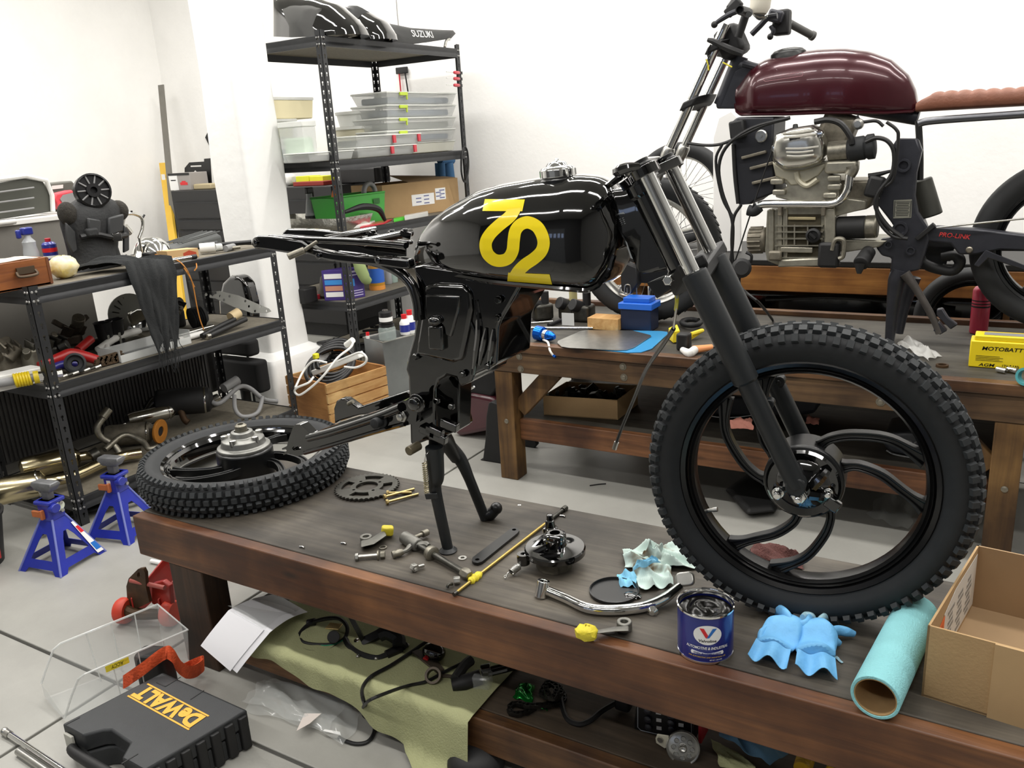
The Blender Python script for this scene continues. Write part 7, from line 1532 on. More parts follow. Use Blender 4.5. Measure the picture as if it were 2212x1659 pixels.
# black fringed scarf over the shelf edge
def scarf(u, v):
 e = .004*math.sin(u*20)+.003*math.sin(u*9+v*14)
 if v < .45: a_ = s1(145+70*u, 590-50*u, 2, -3.66); b_ = s1(278+100*u, 602-22*u, 2, -3.44); p_ = a_.lerp(b_, v/.45); return (p_.x, p_.y, RL[2]+.012+.05*math.sin(v/.45*2.6)*(.6+.4*math.sin(u*6))+abs(e)*2)
 k = (v-.45)/.55; a_ = at(278+100*u, 604-22*u, X=-3.432); b_ = at(335+48*u, 752-10*u+14*math.sin(u*17), X=-3.42); p_ = a_.lerp(b_, k); return (p_.x+.006+abs(e)*2, p_.y, min(p_.z, RL[2]+.014))
t = thing('scarf', 'black fringed scarf draped from the mannequin over the edge of the low rack', 'scarf', s1(330, 600, 2, -3.45)); obj('scarf_cloth', MB().grid(scarf, 30, 34, .002), mat('scarf_black', '1f2122', .9, var=.2, scale=30, bump=.4, bscale=200), t, ang=80)
fg = MB(); R_ = random.Random(6)
for k in range(26):
 q = V(scarf(k/25, 1)); fg.tube([q, q+V((.004, R_.uniform(-.01, .01), -.03)), q+V((.004, R_.uniform(-.02, .02), -R_.uniform(.05, .11)))], .0018, n=4, sm=2)
obj('fringe', fg, MATS['scarf_black'], t, kind='stuff')
# bits on the top shelf
p = s1(330, 548, 2, -3.8); u1 = V((0, .35, 1)).normalized()
t = thing('headlight_shell', 'shiny chrome headlight bowl lying on top of the low rack', 'headlight', p); obj('bowl', MB().lathe([(.001, .085), (.04, .08), (.075, .055), (.092, .02), (.095, .0), (.09, -.004)], p+V((0, 0, .02)), V((.1, .1, 1)), 32), M_chrome, t)
t = tubes('ring_bracket', 'chrome headlight ring bracket standing behind the chrome bowl', 'bracket', [('ring', [x1(262, 520), x1(268, 470), x1(285, 462), x1(305, 470), x1(308, 490), x1(300, 515)], .008, M_pol), ('ear', [x1(285, 463), x1(284, 455)], .005, M_blkp), ('ear', [x1(306, 474), x1(312, 464)], .005, M_blkp), ('hub', [x1(268, 490), x1(280, 505)], .02, M_pol), ('foot', [x1(300, 510), V((x1(300, 510).x, x1(300, 510).y, RL[2]+.01))], .006, M_pol)])
t = thing('chrome_bracket', 'pile of chrome brackets at the foot of the mannequin', 'bracket', s1(280, 556, 2, -3.68))
for q, r in (((265, 545), 20), ((282, 548), -25), ((296, 542), 60)): obj('bracket_leaf', MB().rbox(s1(*q, 2, -3.68, .03), (.03, .06, .02), .008, euler(r, 20, r)), M_pol, t, bev=.004)
obj('black_coil', MB().rbox(s1(322, 548, 2, -3.6, .03), (.05, .06, .05), .01, euler(0, 0, 20)), M_blkp, t, bev=.005)
p = s1(405, 520, 2, -3.9); t = thing('seat_pad', 'grey ribbed rubber pad at the back of the low rack', 'pad', p); obj('pad', MB().loft([[V((p.x-.08+.16*u, p.y+(.17 if e else -.16)*1, RL[2]+h)) for u, h in ((0, 0), (1, 0), (1, .05*(1 if e else .4)), (.6, .08*(1 if e else .4)), (0, .06*(1 if e else .4)))] for e in (0, 1)]), mat('pad_grey', '4f5150', .7), t, bev=.01)
for k in range(5): obj('pad_rib', MB().cyl((p.x-.06+.035*k, p.y-.1, RL[2]+.045), (p.x-.06+.035*k, p.y+.16, RL[2]+.075), .004, n=6), MATS['pad_grey'], t)
a, b = s1(362, 553, 2, -3.6), s1(430, 552, 2, -3.52); d = (b-a); t = thing('carton', 'small orange and cream carton near the front edge of the low rack', 'carton', (a+b)/2)
obj('carton_body', MB().prism([a, b, b+V((0, 0, .045)), a+V((0, 0, .045))], (-.08, 0, 0)), mat('carton_cream', 'c9a777', .7), t, bev=.001); obj('red_print', MB().prism([a.lerp(b, .5)+V((.0006, 0, .006)), a.lerp(b, .92)+V((.0006, 0, .006)), a.lerp(b, .92)+V((.0006, 0, .026)), a.lerp(b, .7)+V((.0006, 0, .038)), a.lerp(b, .5)+V((.0006, 0, .026))], (.0006, 0, 0)), mat('print_rust', 'b3472c', .6), t)
tubes('coil_jar', 'pale ribbed can lying behind the small carton', 'can', [('can_body', [s1(432, 540, 2, -3.6, .03), s1(466, 542, 2, -3.55, .03)], .026, M_wp), ('can_nozzle', [s1(466, 542, 2, -3.55, .03), s1(480, 545, 2, -3.54, .028)], .018, M_clearr)])
tubes('tube', 'short chrome tube with a black end at the front edge of the low rack', 'tube', [('tube', [s1(360, 562, 2, -3.49, .012), s1(420, 560, 2, -3.47, .012)], .011, M_chrome), ('black_end', [s1(414, 560, 2, -3.47, .012), s1(424, 560, 2, -3.47, .012)], .0118, M_blkp)])
t = thing('zip_tie', 'bundle of orange straps trailing over the front edge of the low rack', 'strap', s1(345, 550, 2, -3.6)); M_ot = mat('strap_amber', 'b9792f', .6)
for pts in ([(335, 550), (370, 556), (398, 575), (415, 610), (425, 660), (432, 690), (440, 712)], [(340, 552), (380, 568), (405, 590), (420, 620)], [(400, 556), (418, 560), (425, 575), (420, 585)]):
 P_ = [x1(a, b, -3.43 if b > 572 else -3.5) for a, b in pts]; P_ = [V((q.x, q.y, max(q.z, RL[2]+.006))) if q.x < -3.44 else q for q in P_]; obj('strap', MB().tube(P_, .0032, n=6), M_ot, t)
tubes('fork_rod', 'long black rod with a clamp at its end on top of the low rack', 'rod', [('rod', [s1(470, 528, 2, -3.62, .03), s1(545, 533, 2, -3.5, .03)], .012, M_satin), ('clamp', [s1(440, 522, 2, -3.66, .03), s1(470, 526, 2, -3.62, .03)], .022, M_blkp), ('second_rod', [s1(435, 533, 2, -3.6, .014), s1(520, 543, 2, -3.5, .014)], .009, M_dirtal)])
tubes('pipe_ring', 'small white pipe ring near the right end of the low rack top', 'ring', [('pipe', [s1(488, 544, 2, -3.52, .018), s1(506, 541, 2, -3.54, .018)], .017, M_gp)])
tubes('white_tube', 'white tube sticking out at the left edge above the low rack', 'tube', [('tube', [V((CBX+.03, at(-30, 478, X=CBX).y, CBZ-.0)), V((CBX+.03, at(28, 488, X=CBX).y, CBZ+.0))], .012, M_wp)])
p = s1(73, 572, 2, -3.95); t = bottle('spray_bottle', 'clear spray bottle with a dark blue trigger on the low rack', 'bottle', p, [(.03, 0), (.034, .01), (.034, .1), (.028, .13), (.03, .15), (.014, .17), (.013, .18)], [mat('bottle_frost', 'c9cdd0', .2, alpha=.7)])
obj('trigger', MB().box(p+V((0, .0, .2)), (.03, .05, .035)).box(p+V((0, -.04, .19)), (.02, .02, .04)), M_dblu, t, bev=.006)
can('spray_can', 'blue and red spray can beside the mannequin on the low rack', s1(113, 565, 2, -3.9), .032, .16, M_dblu, M_dred, ((.0, .3, M_dred), (.42, .5, M_wh), (.6, .72, M_red)))
t = thing('cable', 'tangle of black cables at the left end of the low rack', 'cables', s1(25, 575, 2, -3.9))
for k in range(6): obj('cable', MB().tube([s1(-10+10*k, 580, 2, -3.9, .01+.004*k), s1(15+9*k, 560, 2, -3.85, .05+.006*k), s1(45+6*k, 572, 2, -3.82, .03)], .006, n=6), M_hose, t)
# ---- middle shelf
def mid(px, py, X=-3.7, h=0): return s1(px, py, 1, X, h)
a, b = mid(-40, 806, -3.6), mid(96, 792, -3.55); t = thing('white_box', 'white plastic box with a square hole at the left of the middle shelf', 'box', (a+b)/2); obj('box_shell', MB().prism([a, b, b+V((0, 0, .065)), a+V((0, 0, .065))], (-.1, 0, 0)), M_wp, t, bev=.004); obj('socket_hole', MB().prism([a.lerp(b, .33)+V((.001, 0, .02)), a.lerp(b, .42)+V((.001, 0, .02)), a.lerp(b, .42)+V((.001, 0, .048)), a.lerp(b, .33)+V((.001, 0, .048))], (.0008, 0, 0)), M_blkp, t)
M_si = mat('silicone_red', 'a8201f', .35); M_si2 = mat('silicone_blue', '2c2a78', .35)
tubes('silicone_hose', 'bent red silicone hose on the middle shelf', 'hose', [('hose', [mid(82, 782, -3.62, .06), mid(125, 772, -3.62, .07), mid(155, 768, -3.62, .075), mid(190, 776, -3.58, .05), mid(212, 783, -3.55, .03)], [.016, .022, .024, .023, .022], M_si), ('hose', [mid(170, 765, -3.72, .06), mid(200, 748, -3.75, .09)], .02, M_si)])
tubes('silicone_hose', 'purple blue silicone hose under the red hose', 'hose', [('hose', [mid(100, 788, -3.6, .03), mid(130, 778, -3.6, .04), mid(165, 785, -3.58, .03)], .02, M_si2)])
sp0, sp1 = mid(33, 832, -3.55, .04), mid(72, 838, -3.52, .04); t = thing('shock_absorber', 'shock absorber with a yellow coil spring at the front of the middle shelf', 'shock', mid(60, 836, -3.55)); d = (sp1-sp0).normalized()
obj('spring', coil(sp0, sp1, .026, 6, .006, sub=12), mat('spring_yellow', 'd9bf1f', .4), t); obj('damper_body', MB().cyl(sp0-d*.06, sp1+d*.02, .018), M_gp, t); obj('damper_eye', MB().tube([sp1+d*.03, sp1+d*.08, sp1+d*.12], [.022, .018, .02]), M_pol, t); obj('yellow_collar', MB().cyl(sp1+d*.01, sp1+d*.03, .027), MATS['spring_yellow'], t); obj('damper_rod', MB().cyl(sp0-d*.14, sp0-d*.05, .01), M_wp, t)
p = mid(165, 800, -3.52, .05); t = thing('hub_wheel', 'black cast hub ring on a heap of small bolts on the middle shelf', 'hub', p-V((0, 0, .05))); obj('hub_ring', MB().lathe([(.02, -.02), (.035, -.025), (.045, -.01), (.045, .02), (.036, .024), (.03, .01), (.016, .008), (.012, -.01)], p, (1, -.5, .4), 28, loop=True, caps=False), M_rub, t)
for k in range(7): q = mid(128+12*k, 812-5*k+4*(k % 2), -3.5, .012); obj('bolt', MB().cyl(q, q+V((.01, .03, .006)), .008, n=8), M_gr if k % 2 else M_brush, t)
R9 = random.Random(11); chain('drive_chain', 'coiled rusty drive chain on the middle shelf beside the clear tray', [mid(240+40*math.cos(k*1.7)*(1-k*.01)+R9.uniform(-6, 6), 796-.12*(40*math.cos(k*1.7))+8*math.sin(k*1.7), -3.52, .008+.0022*k) for k in range(20)], .012, .0127, mat('chain_rusty', '5b4a38', .6, .5, var=.3, scale=50), 5)
q0, q1 = mid(262, 783, -3.5), mid(412, 738, -3.5); t = thing('clear_tray', 'clear plastic tray with tall ends on the middle shelf', 'tray', (q0+q1)/2); dp = V((-.17, 0, 0))
obj('tray_floor', MB().prism([q0, q1, q1+dp, q0+dp], (0, 0, .004)), mat('tray_grey', '8b8e8f', .2, alpha=.6), t)
for a, b, h in ((q0, q1, .035), (q0, q0+dp, .06), (q1, q1+dp, .07), (q0+dp, q1+dp, .05)): obj('tray_wall', MB().prism([a, b, b+V((0, 0, h)), a+V((0, 0, h))], (.002, .002, 0)), M_clearr, t)
tubes('cream_bracket', 'cream painted frame bracket behind the clear tray', 'bracket', [('bracket_arm', [mid(215, 772, -3.75, .03), mid(260, 750, -3.78, .06), mid(330, 735, -3.8, .06), mid(380, 722, -3.8, .04)], .018, M_wp), ('bracket_loop', [mid(278, 745, -3.8, .05), mid(284, 735, -3.8, .09), mid(296, 738, -3.8, .06)], .006, M_gp), ('bracket_leg', [mid(235, 765, -3.74, .04), mid(236, 780, -3.7, .012)], .012, M_wp)])
p = mid(305, 722, -3.85); t = thing('headlight_shell', 'chrome headlight bowl on the middle shelf behind the clear tray', 'headlight', p); obj('bowl', MB().lathe([(.001, .09), (.05, .082), (.078, .05), (.085, .0), (.08, -.004)], p+V((0, 0, .07)), (.5, .4, .35), 28), M_chrome, t); obj('bowl_rim', MB().lathe([(.087, -.004), (.09, .004), (.087, .012)], p+V((0, 0, .07)), (.5, .4, .35), 28), M_pol, t)
for i, (px, py, lab) in enumerate(((228, 728, 'black plastic cup on the middle shelf, left of its pair'), (252, 722, 'black plastic cup on the middle shelf, right of its pair'))):
 p = mid(px, py, -3.8); t = thing('cup', lab, 'cup', p); obj('cup_body', MB().lathe([(.03, 0), (.042, .14), (.046, .145), (.042, .147), (.028, .01), (.001, .01)], p, (0, 0, 1), 24), M_blkp, t); obj('silver_strip', MB().box(p+V((.036, -.01, .05)), (.006, .012, .07)), M_pol, t)
pl_ = [x1(a, b, -3.68) for a, b in ((432, 668), (440, 660), (480, 656), (520, 665), (560, 682), (585, 692), (590, 698), (580, 702), (548, 702), (510, 690), (470, 672), (445, 670))]
hl = []
for a, b in ((450, 664), (470, 660), (460, 668), (480, 667), (500, 667), (488, 675), (534, 677), (542, 688), (566, 688), (555, 698), (580, 697)): c_ = x1(a, b, -3.68); hl.append([c_+V((0, .008*math.cos(2*PI*k/10), .008*math.sin(2*PI*k/10))) for k in range(10)])
zmin = min(p.z for p in pl_); dz = RL[1]+.0-zmin
t = thing('drilled_guard', 'light grey curved guard plate drilled with holes at the right end of the middle shelf', 'guard plate', s1(520, 700, 1, -3.68)); obj('plate', MB().prism([p+V((0, 0, dz)) for p in pl_], (-.004, 0, 0), holes=[[q+V((0, 0, dz)) for q in h] for h in hl]), mat('guard_alu', 'a9aaa6', .45, .5), t)
tubes('mallet', 'wooden handled mallet end on two black tubes on the middle shelf', 'mallet', [('mallet_head', [mid(503, 716, -3.56, .06), mid(520, 706, -3.56, .075)], .028, mat('pine', 'd3bd93', .6)), ('handle', [mid(440, 748, -3.5, .02), mid(480, 728, -3.52, .04), mid(510, 712, -3.54, .05)], .014, M_blkp)])
tubes('fork_tube', 'black tube leaning beside the mallet on the middle shelf', 'tube', [('tube', [mid(455, 752, -3.48, .016), mid(500, 732, -3.5, .03), mid(535, 718, -3.52, .04)], .014, M_blkp), ('silver_tip', [mid(450, 754, -3.48, .016), mid(457, 751, -3.48, .016)], .016, M_pol)])
tubes('axle_tube', 'short chrome axle tube on the middle shelf left of the mallet', 'tube', [('tube', [mid(385, 742, -3.6, .03), mid(462, 722, -3.6, .03)], .014, M_chrome), ('collar', [mid(388, 748, -3.56, .018), mid(440, 735, -3.56, .018)], .016, M_wp)])
p = mid(425, 718, -3.78); t = thing('rubber_bellows', 'black ribbed rubber bellows on the middle shelf', 'bellows', p); obj('bellows', MB().lathe([(.05, .0)]+[(r, .012*k+.006*j) for k in range(6) for j, r in ((0, .058), (1, .048))]+[(.04, .08)], p+V((0, -.02, .058)), (.3, 1, .1), 24), M_rub, t)
tubes('steel_bar', 'flat grey steel bar lying along the back of the middle shelf', 'bar', [('bar', [mid(135, 735, -3.9, .03), mid(235, 712, -3.9, .03)], .028, M_gr)])
R7 = random.Random(21)
for i, (px, py, X_, lab) in enumerate(((20, 770, -3.9, 'greasy grey engine casing at the far left of the middle shelf'), (70, 745, -3.85, 'alloy engine cover with fins on the middle shelf'), (110, 745, -3.8, 'dark greasy carburettor on the middle shelf behind the red hose'), (150, 715, -3.95, 'heap of brown linkage arms at the back of the middle shelf'), (375, 700, -3.95, 'dark brake caliper at the back of the middle shelf behind the scarf'))):
 p = mid(px, py, X_); t = thing(('engine_casing', 'engine_cover', 'carburettor', 'linkage_arm', 'brake_caliper')[i], lab, 'engine part', p); m_ = (M_engd, M_eng, M_gr, M_rl, M_blk)[i]
 obj('casting', MB().rbox(p+V((0, 0, .05)), (.1, .12, .1), .02, euler(0, 0, 20*i)), m_, t, bev=.008)
 for k in range(4):
  q = p+V((R7.uniform(-.04, .07), R7.uniform(-.06, .06), R7.uniform(.05, .13))); obj('boss', MB().cyl(q, q+V((R7.uniform(.0, .05), R7.uniform(-.05, .05), R7.uniform(0, .06))), R7.uniform(.014, .03), n=14), m_ if k % 2 else M_engd, t, bev=.003)
 for k in range(3): q = p+V((.05+.004*k, -.04+.03*k, .12)); obj('fin', MB().box(q, (.05, .008, .05), euler(20, 30, 20*i)), M_brush if i == 1 else m_, t, bev=.001)
 if i == 3:
  for a_ in (-40, 30): obj('arm', MB().box(p+V((.03, .02*a_/30, .13)), (.02, .16, .025), euler(a_, 0, 0)), m_, t, bev=.004)
q = mid(280, 690, -4.0); t = thing('clock_dial', 'pale round dial standing at the back of the middle shelf', 'dial', q); obj('dial', MB().lathe([(.001, 0), (.1, 0), (.11, .004), (.112, .02)], q+V((0, 0, .114)), (1, -.2, .1), 32), mat('dial_grey', '8f8f88', .5), t)
for k in range(10): a_ = PI*k/9; e = V((0, math.cos(a_), math.sin(a_))); obj('dial_mark', MB().cyl(q+V((.006+.0, 0, .114))+e*.06, q+V((.006, 0, .114))+e*.098, .003, n=5), M_gr, t)
# black mudguard and stool cushions between rack and pillar
yb = 3.33; t = thing('mudguard', 'glossy black arched mudguard standing against the left face of the pillar', 'mudguard', (-3.95, yb, 0)); 
gp = [at(a, b, Y=yb+.1) for a, b in ((473, 692), (470, 650), (478, 612), (495, 596), (512, 596), (530, 615), (540, 655), (542, 700))]
obj('guard_shell', MB().prism(gp, (0, .09, 0)), M_gloss, t, bev=.03, seg=4)
t['label'] = 'glossy black arched mudguard standing between the low rack and the pillar'
t2 = obj('guard_stay', MB().tube([(gp[0]+gp[-1])/2+V((0, .06, 0)), V(((gp[0].x+gp[-1].x)/2, yb+.158, .002))], .008), M_satin, t)
t = thing('stool', 'two stacked black padded cushions in front of the white plinth', 'cushion', at(522, 835, Y=3.42)*V((1, 1, 0)))
pz_ = at(527, 830, Y=3.42); w0 = abs(at(570, 800, Y=3.42).x-at(477, 800, Y=3.42).x); zc1, zc2 = at(520, 800, Y=3.42).z, at(520, 755, Y=3.42).z; xc = (at(570, 800, Y=3.42).x+at(477, 800, Y=3.42).x)/2
obj('cushion', MB().rbox((xc, 3.42, zc1-.02), (w0, .1, .2), .03), mat('cushion_black', '161617', .9), t, bev=.02, seg=3); obj('cushion', MB().rbox((xc-.02, 3.42, zc2+.02), (w0*.85, .1, .1), .03), MATS['cushion_black'], t, bev=.02, seg=3); obj('stool_foot', MB().cyl((xc, 3.42, 0), (xc, 3.42, zc1-.1), .03), M_blk, t)
# ---- bottom shelf: exhausts
def bot(px, py, X=-3.75, h=0): return s1(px, py, 0, X, h)
def muffler(lab, a, b, r, m_, ends, tip=None):
 t = thing('muffler', lab, 'muffler', (a+b)/2-V((0, 0, (a+b).z/2-RL[0]))); d = b-a; L_ = d.length
 obj('silencer', MB().lathe([(r*.5, 0), (r*.93, .012), (r, .03), (r, L_-.05), (r*.9, L_-.02), (r*.45, L_)], a, d, 28), m_, t)
 obj('seam_band', MB().lathe([(r*1.02, L_*.85), (r*1.03, L_*.86), (r*1.02, L_*.88)], a, d, 28), M_pol, t)
 if ends: obj('outlet_pipe', MB().tube(ends, r*.42, n=12), tip or m_, t)
 return t
muffler('gold chrome muffler at the far left front of the bottom shelf', bot(-60, 1040, -3.75, .065), bot(105, 1052, -3.62, .065), .06, M_gold, [bot(92, 1050, -3.63, .065), bot(125, 1035, -3.6, .06), bot(160, 1000, -3.6, .05), bot(215, 985, -3.62, .05), bot(265, 985, -3.62, .045), bot(310, 1000, -3.58, .04)])
muffler('gold chrome muffler lying behind the front one on the bottom shelf', bot(35, 985, -3.9, .06), bot(175, 995, -3.8, .06), .055, M_gold, [bot(165, 995, -3.8, .06), bot(200, 985, -3.78, .05)])
muffler('chrome muffler with a bent brown pipe at the back of the bottom shelf', bot(275, 925, -3.95, .1), bot(385, 925, -3.85, .1), .042, M_pol, [bot(372, 925, -3.86, .1), bot(392, 922, -3.84, .12), bot(405, 945, -3.8, .05), bot(415, 960, -3.78, .03)], M_rust)
t = muffler('dull grey muffler with an orange flange on the bottom shelf', bot(225, 945, -3.92, .07), bot(340, 965, -3.75, .06), .055, M_engd, None); p = bot(352, 968, -3.7, .07); dd = V((1, .4, -.1)).normalized()
obj('orange_flange', MB().lathe([(.062, -.006), (.064, 0), (.062, .008), (.026, .008), (.026, -.006)], p, dd, 28, loop=True, caps=False), mat('gasket_orange', 'b8782c', .5, .3, var=.1, scale=20), t, bev=.001); obj('flange_hole', MB().cyl(p-dd*.02, p+dd*.002, .028), M_blk, t)
muffler('large matt black muffler at the back right of the bottom shelf', bot(335, 880, -3.95, .14), bot(470, 920, -3.75, .12), .075, M_blk, [bot(320, 890, -3.97, .11), bot(335, 870, -3.95, .15), bot(355, 885, -3.9, .1)], M_gloss)
tubes('header_pipe', 'curved steel header pipe rising from the bottom shelf', 'pipe', [('pipe', [bot(262, 985, -3.68, .03), bot(245, 960, -3.72, .08), bot(215, 930, -3.75, .13), bot(208, 915, -3.76, .18), bot(225, 905, -3.76, .22)], .016, M_dirtal), ('fork_end', [bot(222, 906, -3.76, .22), bot(238, 900, -3.76, .25)], .022, M_dirtal)])
tubes('header_pipe', 'angled brown header pipe joining the front mufflers on the bottom shelf', 'pipe', [('pipe', [bot(225, 965, -3.7, .08), bot(270, 950, -3.72, .11), bot(310, 965, -3.65, .07), bot(325, 990, -3.6, .04), bot(345, 980, -3.58, .04)], .014, M_dirtal), ('clamp', [bot(195, 975, -3.75, .05), bot(212, 970, -3.74, .06)], .035, M_gr)])
tubes('grab_rail', 'grey tubular grab rail at the right end of the bottom shelf', 'rail', [('rail', [bot(455, 890, -3.75, .12), bot(480, 900, -3.7, .1), bot(520, 870, -3.7, .15), bot(545, 875, -3.68, .13), bot(575, 900, -3.62, .06), bot(605, 905, -3.58, .03)], .013, M_gp), ('loop', [bot(510, 880, -3.68, .12), bot(512, 905, -3.62, .06), bot(530, 925, -3.58, .02), bot(560, 915, -3.56, .02), bot(572, 885, -3.6, .08)], .012, M_gp), ('plate', [bot(490, 880, -3.74, .16), bot(520, 868, -3.74, .18)], .028, M_gp)])
chain('drive_chain', 'dark chain heaped at the back right of the bottom shelf', [bot(440+38*math.cos(k*1.3), 878+7*math.sin(k*1.3), -3.95, .01+.004*k) for k in range(16)], .014, .0127, M_chain, 5)
tubes('shift_shaft', 'short bright steel shaft beside the dark chain on the bottom shelf', 'shaft', [('shaft', [bot(430, 885, -3.85, .06), bot(475, 872, -3.85, .08)], .018, M_pol)])
tubes('black_pipe', 'black bent pipe lying on the floor under the low rack', 'pipe', [('pipe', [V((-3.5, 1.75, .03)), V((-3.55, 1.95, .025)), V((-3.4, 2.15, .04)), V((-3.38, 2.5, .025))], .016, M_satin)])
# ================= tall rack
def s2(px, py, lev, X=-3.95, h=0): p = at(px, py, X=X); p.z = QL[lev]-.002+h; return p
def dropz(P_, z): dz = z-min(p.z for p in P_); return [p+V((0, 0, dz)) for p in P_]
def blob(name, lab, cat, pts, dv, z, m_, bev, part, Y=None, X=None):
 P_ = [at(a, b, Y=Y) if Y is not None else at(a, b, X=X) for a, b in pts]; P_ = dropz(P_, z); c = sum(P_, V((0, 0, 0)))/len(P_)
 t = thing(name, lab, cat, (c.x, c.y, z)); obj(part, pillow(P_, dv), m_, t, ang=70); return t, P_
Z4 = QL[4]-.002
t, _ = blob('fuel_tank', 'large glossy black fuel tank on top of the tall rack, next to the pillar', 'fuel tank', ((563, 90), (563, 0), (600, -4), (650, 3), (690, 18), (720, 45), (738, 66), (746, 84)), (0, .34, 0), Z4, M_gloss, .07, 'tank_shell', Y=4.06)
t, _ = blob('fuel_tank', 'smaller glossy black fuel tank on top of the tall rack, behind the black seat', 'fuel tank', ((680, 84), (692, 14), (715, 11), (760, 21), (795, 44), (812, 70), (816, 84)), (0, .3, 0), Z4, M_gloss, .06, 'tank_shell', Y=4.42)
SX = -3.66; t, P_ = blob('saddle', 'black motorcycle seat with white lettering on top of the tall rack', 'seat', ((778, 94), (766, 24), (772, 17), (784, 17), (806, 33), (850, 55), (900, 65), (960, 69), (992, 70), (998, 77), (988, 88), (960, 91), (920, 97), (830, 96)), (-.13, 0, 0), Z4, mat('seat_vinyl', '232424', .5, bump=.1, bscale=200), .025, 'seat_body', X=SX); SB_ = pillow(P_, (-.13, 0, 0))
dz = P_[0].z-at(778, 94, X=SX).z; tm = MB(); c = at(915, 80, X=SX)+V((.004, 0, dz)); TS_ = bvh(SB_); put_text(tm, 'SUZUKI', c, (0, 1, .03), (0, 0, 1), .045, .25, bold=.005); tm.v = [(lambda h: V((h[0].x+.003, p.y, p.z)) if h[0] is not None else p)(TS_.ray_cast(V((p.x+.5, p.y, p.z)), V((-1, 0, 0)))) for p in tm.v]; obj('seat_lettering', tm, M_wh, t)
a = at(960, 92, X=SX-.02)+V((0, 0, dz)); obj('seat_bracket', MB().tube([V((a.x, a.y, Z4+.012)), a+V((0, .03, -.005)), a+V((0, .07, .005))], .01), M_brush, t)
M_tub = mat('tub_clear', 'dfe2df', .2, alpha=.45); M_tubl = mat('tub_lid', 'eceee9', .3, alpha=.75); M_lime = mat('clip_lime', 'b9cf3e', .4)
def q3(a, b): return (580+a/2.886, 190+b/2.886)
def boxY(name, lab, cat, x0, y0, x1, y1, X, dep, m_, lid=None, cont=None, lidm=None, clips=None, latch=None, grp=None, z=None):
 A = at(*q3(x0, y1), X=X); B_ = at(*q3(x1, y1), X=X); T_ = at(*q3(x0, y0), X=X); z0 = A.z if z is None else z; h = abs(T_.z-A.z); y0_, y1_ = A.y, B_.y
 t = thing(name, lab, cat, (X-dep/2, (y0_+y1_)/2, z0), grp); e = (y1_-y0_)*.03
 obj('tub_body', MB().loft([[(X-e, y0_+e, z0), (X-e, y1_-e, z0), (X-dep+e, y1_-e, z0), (X-dep+e, y0_+e, z0)], [(X, y0_, z0+h*.86), (X, y1_, z0+h*.86), (X-dep, y1_, z0+h*.86), (X-dep, y0_, z0+h*.86)]]), m_, t, bev=.006)
 obj('lid', MB().bx2((X-dep-.004, y0_-.004, z0+h*.86), (X+.004, y1_+.004, z0+h)), lidm or M_tubl, t, bev=.005)
 if cont: obj('contents', MB().rbox((X-dep/2, (y0_+y1_)/2, z0+h*.36), (dep*.86, (y1_-y0_)*.84, h*.5), .02), cont, t, bev=.01)
 for c in clips or ():
  p = at(*q3(c, y0+4), X=X); obj('clip', MB().box((X+.008, p.y, z0+h*.82), (.012, .09, .022)).box((X+.008, p.y+.035, z0+h*.66), (.01, .012, .05)), M_lime, t, bev=.003)
 for c in latch or ():
  p = at(*q3(c, y0), X=X); obj('latch', MB().box((X+.005, p.y, z0+h*.55), (.012, .03, h*.7)), M_dred, t, bev=.002)
 return z0+h
z = QL[3]
for i, (lab, x0, x1, y0, y1, c_) in enumerate((('clear tub with blue and brown contents at the bottom of the left stack', 60, 215, 322, 462, mat('cont_blue', '3c7fa8', .6)), ('clear tub with blue and yellow contents in the middle of the left stack', 40, 190, 180, 320, mat('cont_yellow', 'b9b640', .6)), ('cream tub on top of the left stack on the tall rack', 20, 290, 40, 178, None))):
 z = boxY('storage_tub', lab, 'tub', x0, y0, x1, y1, -4.02, .25, M_tub if c_ else mat('tub_cream', 'f1e6bd', .4), cont=c_, z=z)
boxY('storage_bin', 'tall clear bin with pale green contents left of the round tubs', 'bin', 232, 150, 312, 412, -3.72, .2, M_tub, cont=mat('cont_mint', 'cfe6cd', .6), z=QL[3])
z = QL[3]
for lab, x0, y0, x1, y1, c_, L_ in (('flat clear organizer case at the very front of the tall rack shelf', 255, 408, 690, 470, M_gp, None), ('flat clear organizer case with red latches, lower of the two', 560, 372, 930, 440, M_gp, (768, 910)),):
 pass
boxY('organizer_case', 'flat clear organizer case standing at the front left of the tub shelf', 'organizer', 255, 408, 540, 470, -3.66, .2, M_tub, cont=M_gp, z=QL[3])
z = boxY('organizer_case', 'flat clear organizer case with red latches, lower of the two', 'organizer', 560, 375, 930, 445, -3.66, .24, M_tub, cont=M_gp, latch=(768, 910), z=QL[3])
boxY('organizer_case', 'flat clear organizer case with red latches, upper of the two', 'organizer', 555, 312, 960, 385, -3.66, .24, M_tub, cont=M_gp, latch=(780, 935), z=z)
z = QL[3]
for i, (w_, r) in enumerate((('bottom', .17), ('middle', .175), ('top', .15))):
 y_ = at(*q3(610, 400), X=-4.05).y; h = (.11, .1, .1)[i]; t = thing('round_tub', 'round pale plastic tub, %s of its stack of three on the tall rack' % w_, 'tub', (-4.1, y_, z)); obj('tub_body', MB().lathe([(r*.86, 0), (r*.96, h*.8), (r, h*.82)], (-4.1, y_, z), (0, 0, 1), 32), (M_tub, mat('tub_beige', 'd8d4bb', .4), M_tubl)[i], t); obj('lid', MB().lathe([(r*1.02, h*.8), (r*1.03, h*.99), (r*.95, h)], (-4.1, y_, z), (0, 0, 1), 32), M_tubl, t); z += h+.001
z = boxY('storage_tub', 'white ribbed container under the stack of clip lid boxes', 'tub', 900, 338, 1170, 410, -3.78, .3, mat('tub_white', 'cfcfc4', .4), z=QL[3])
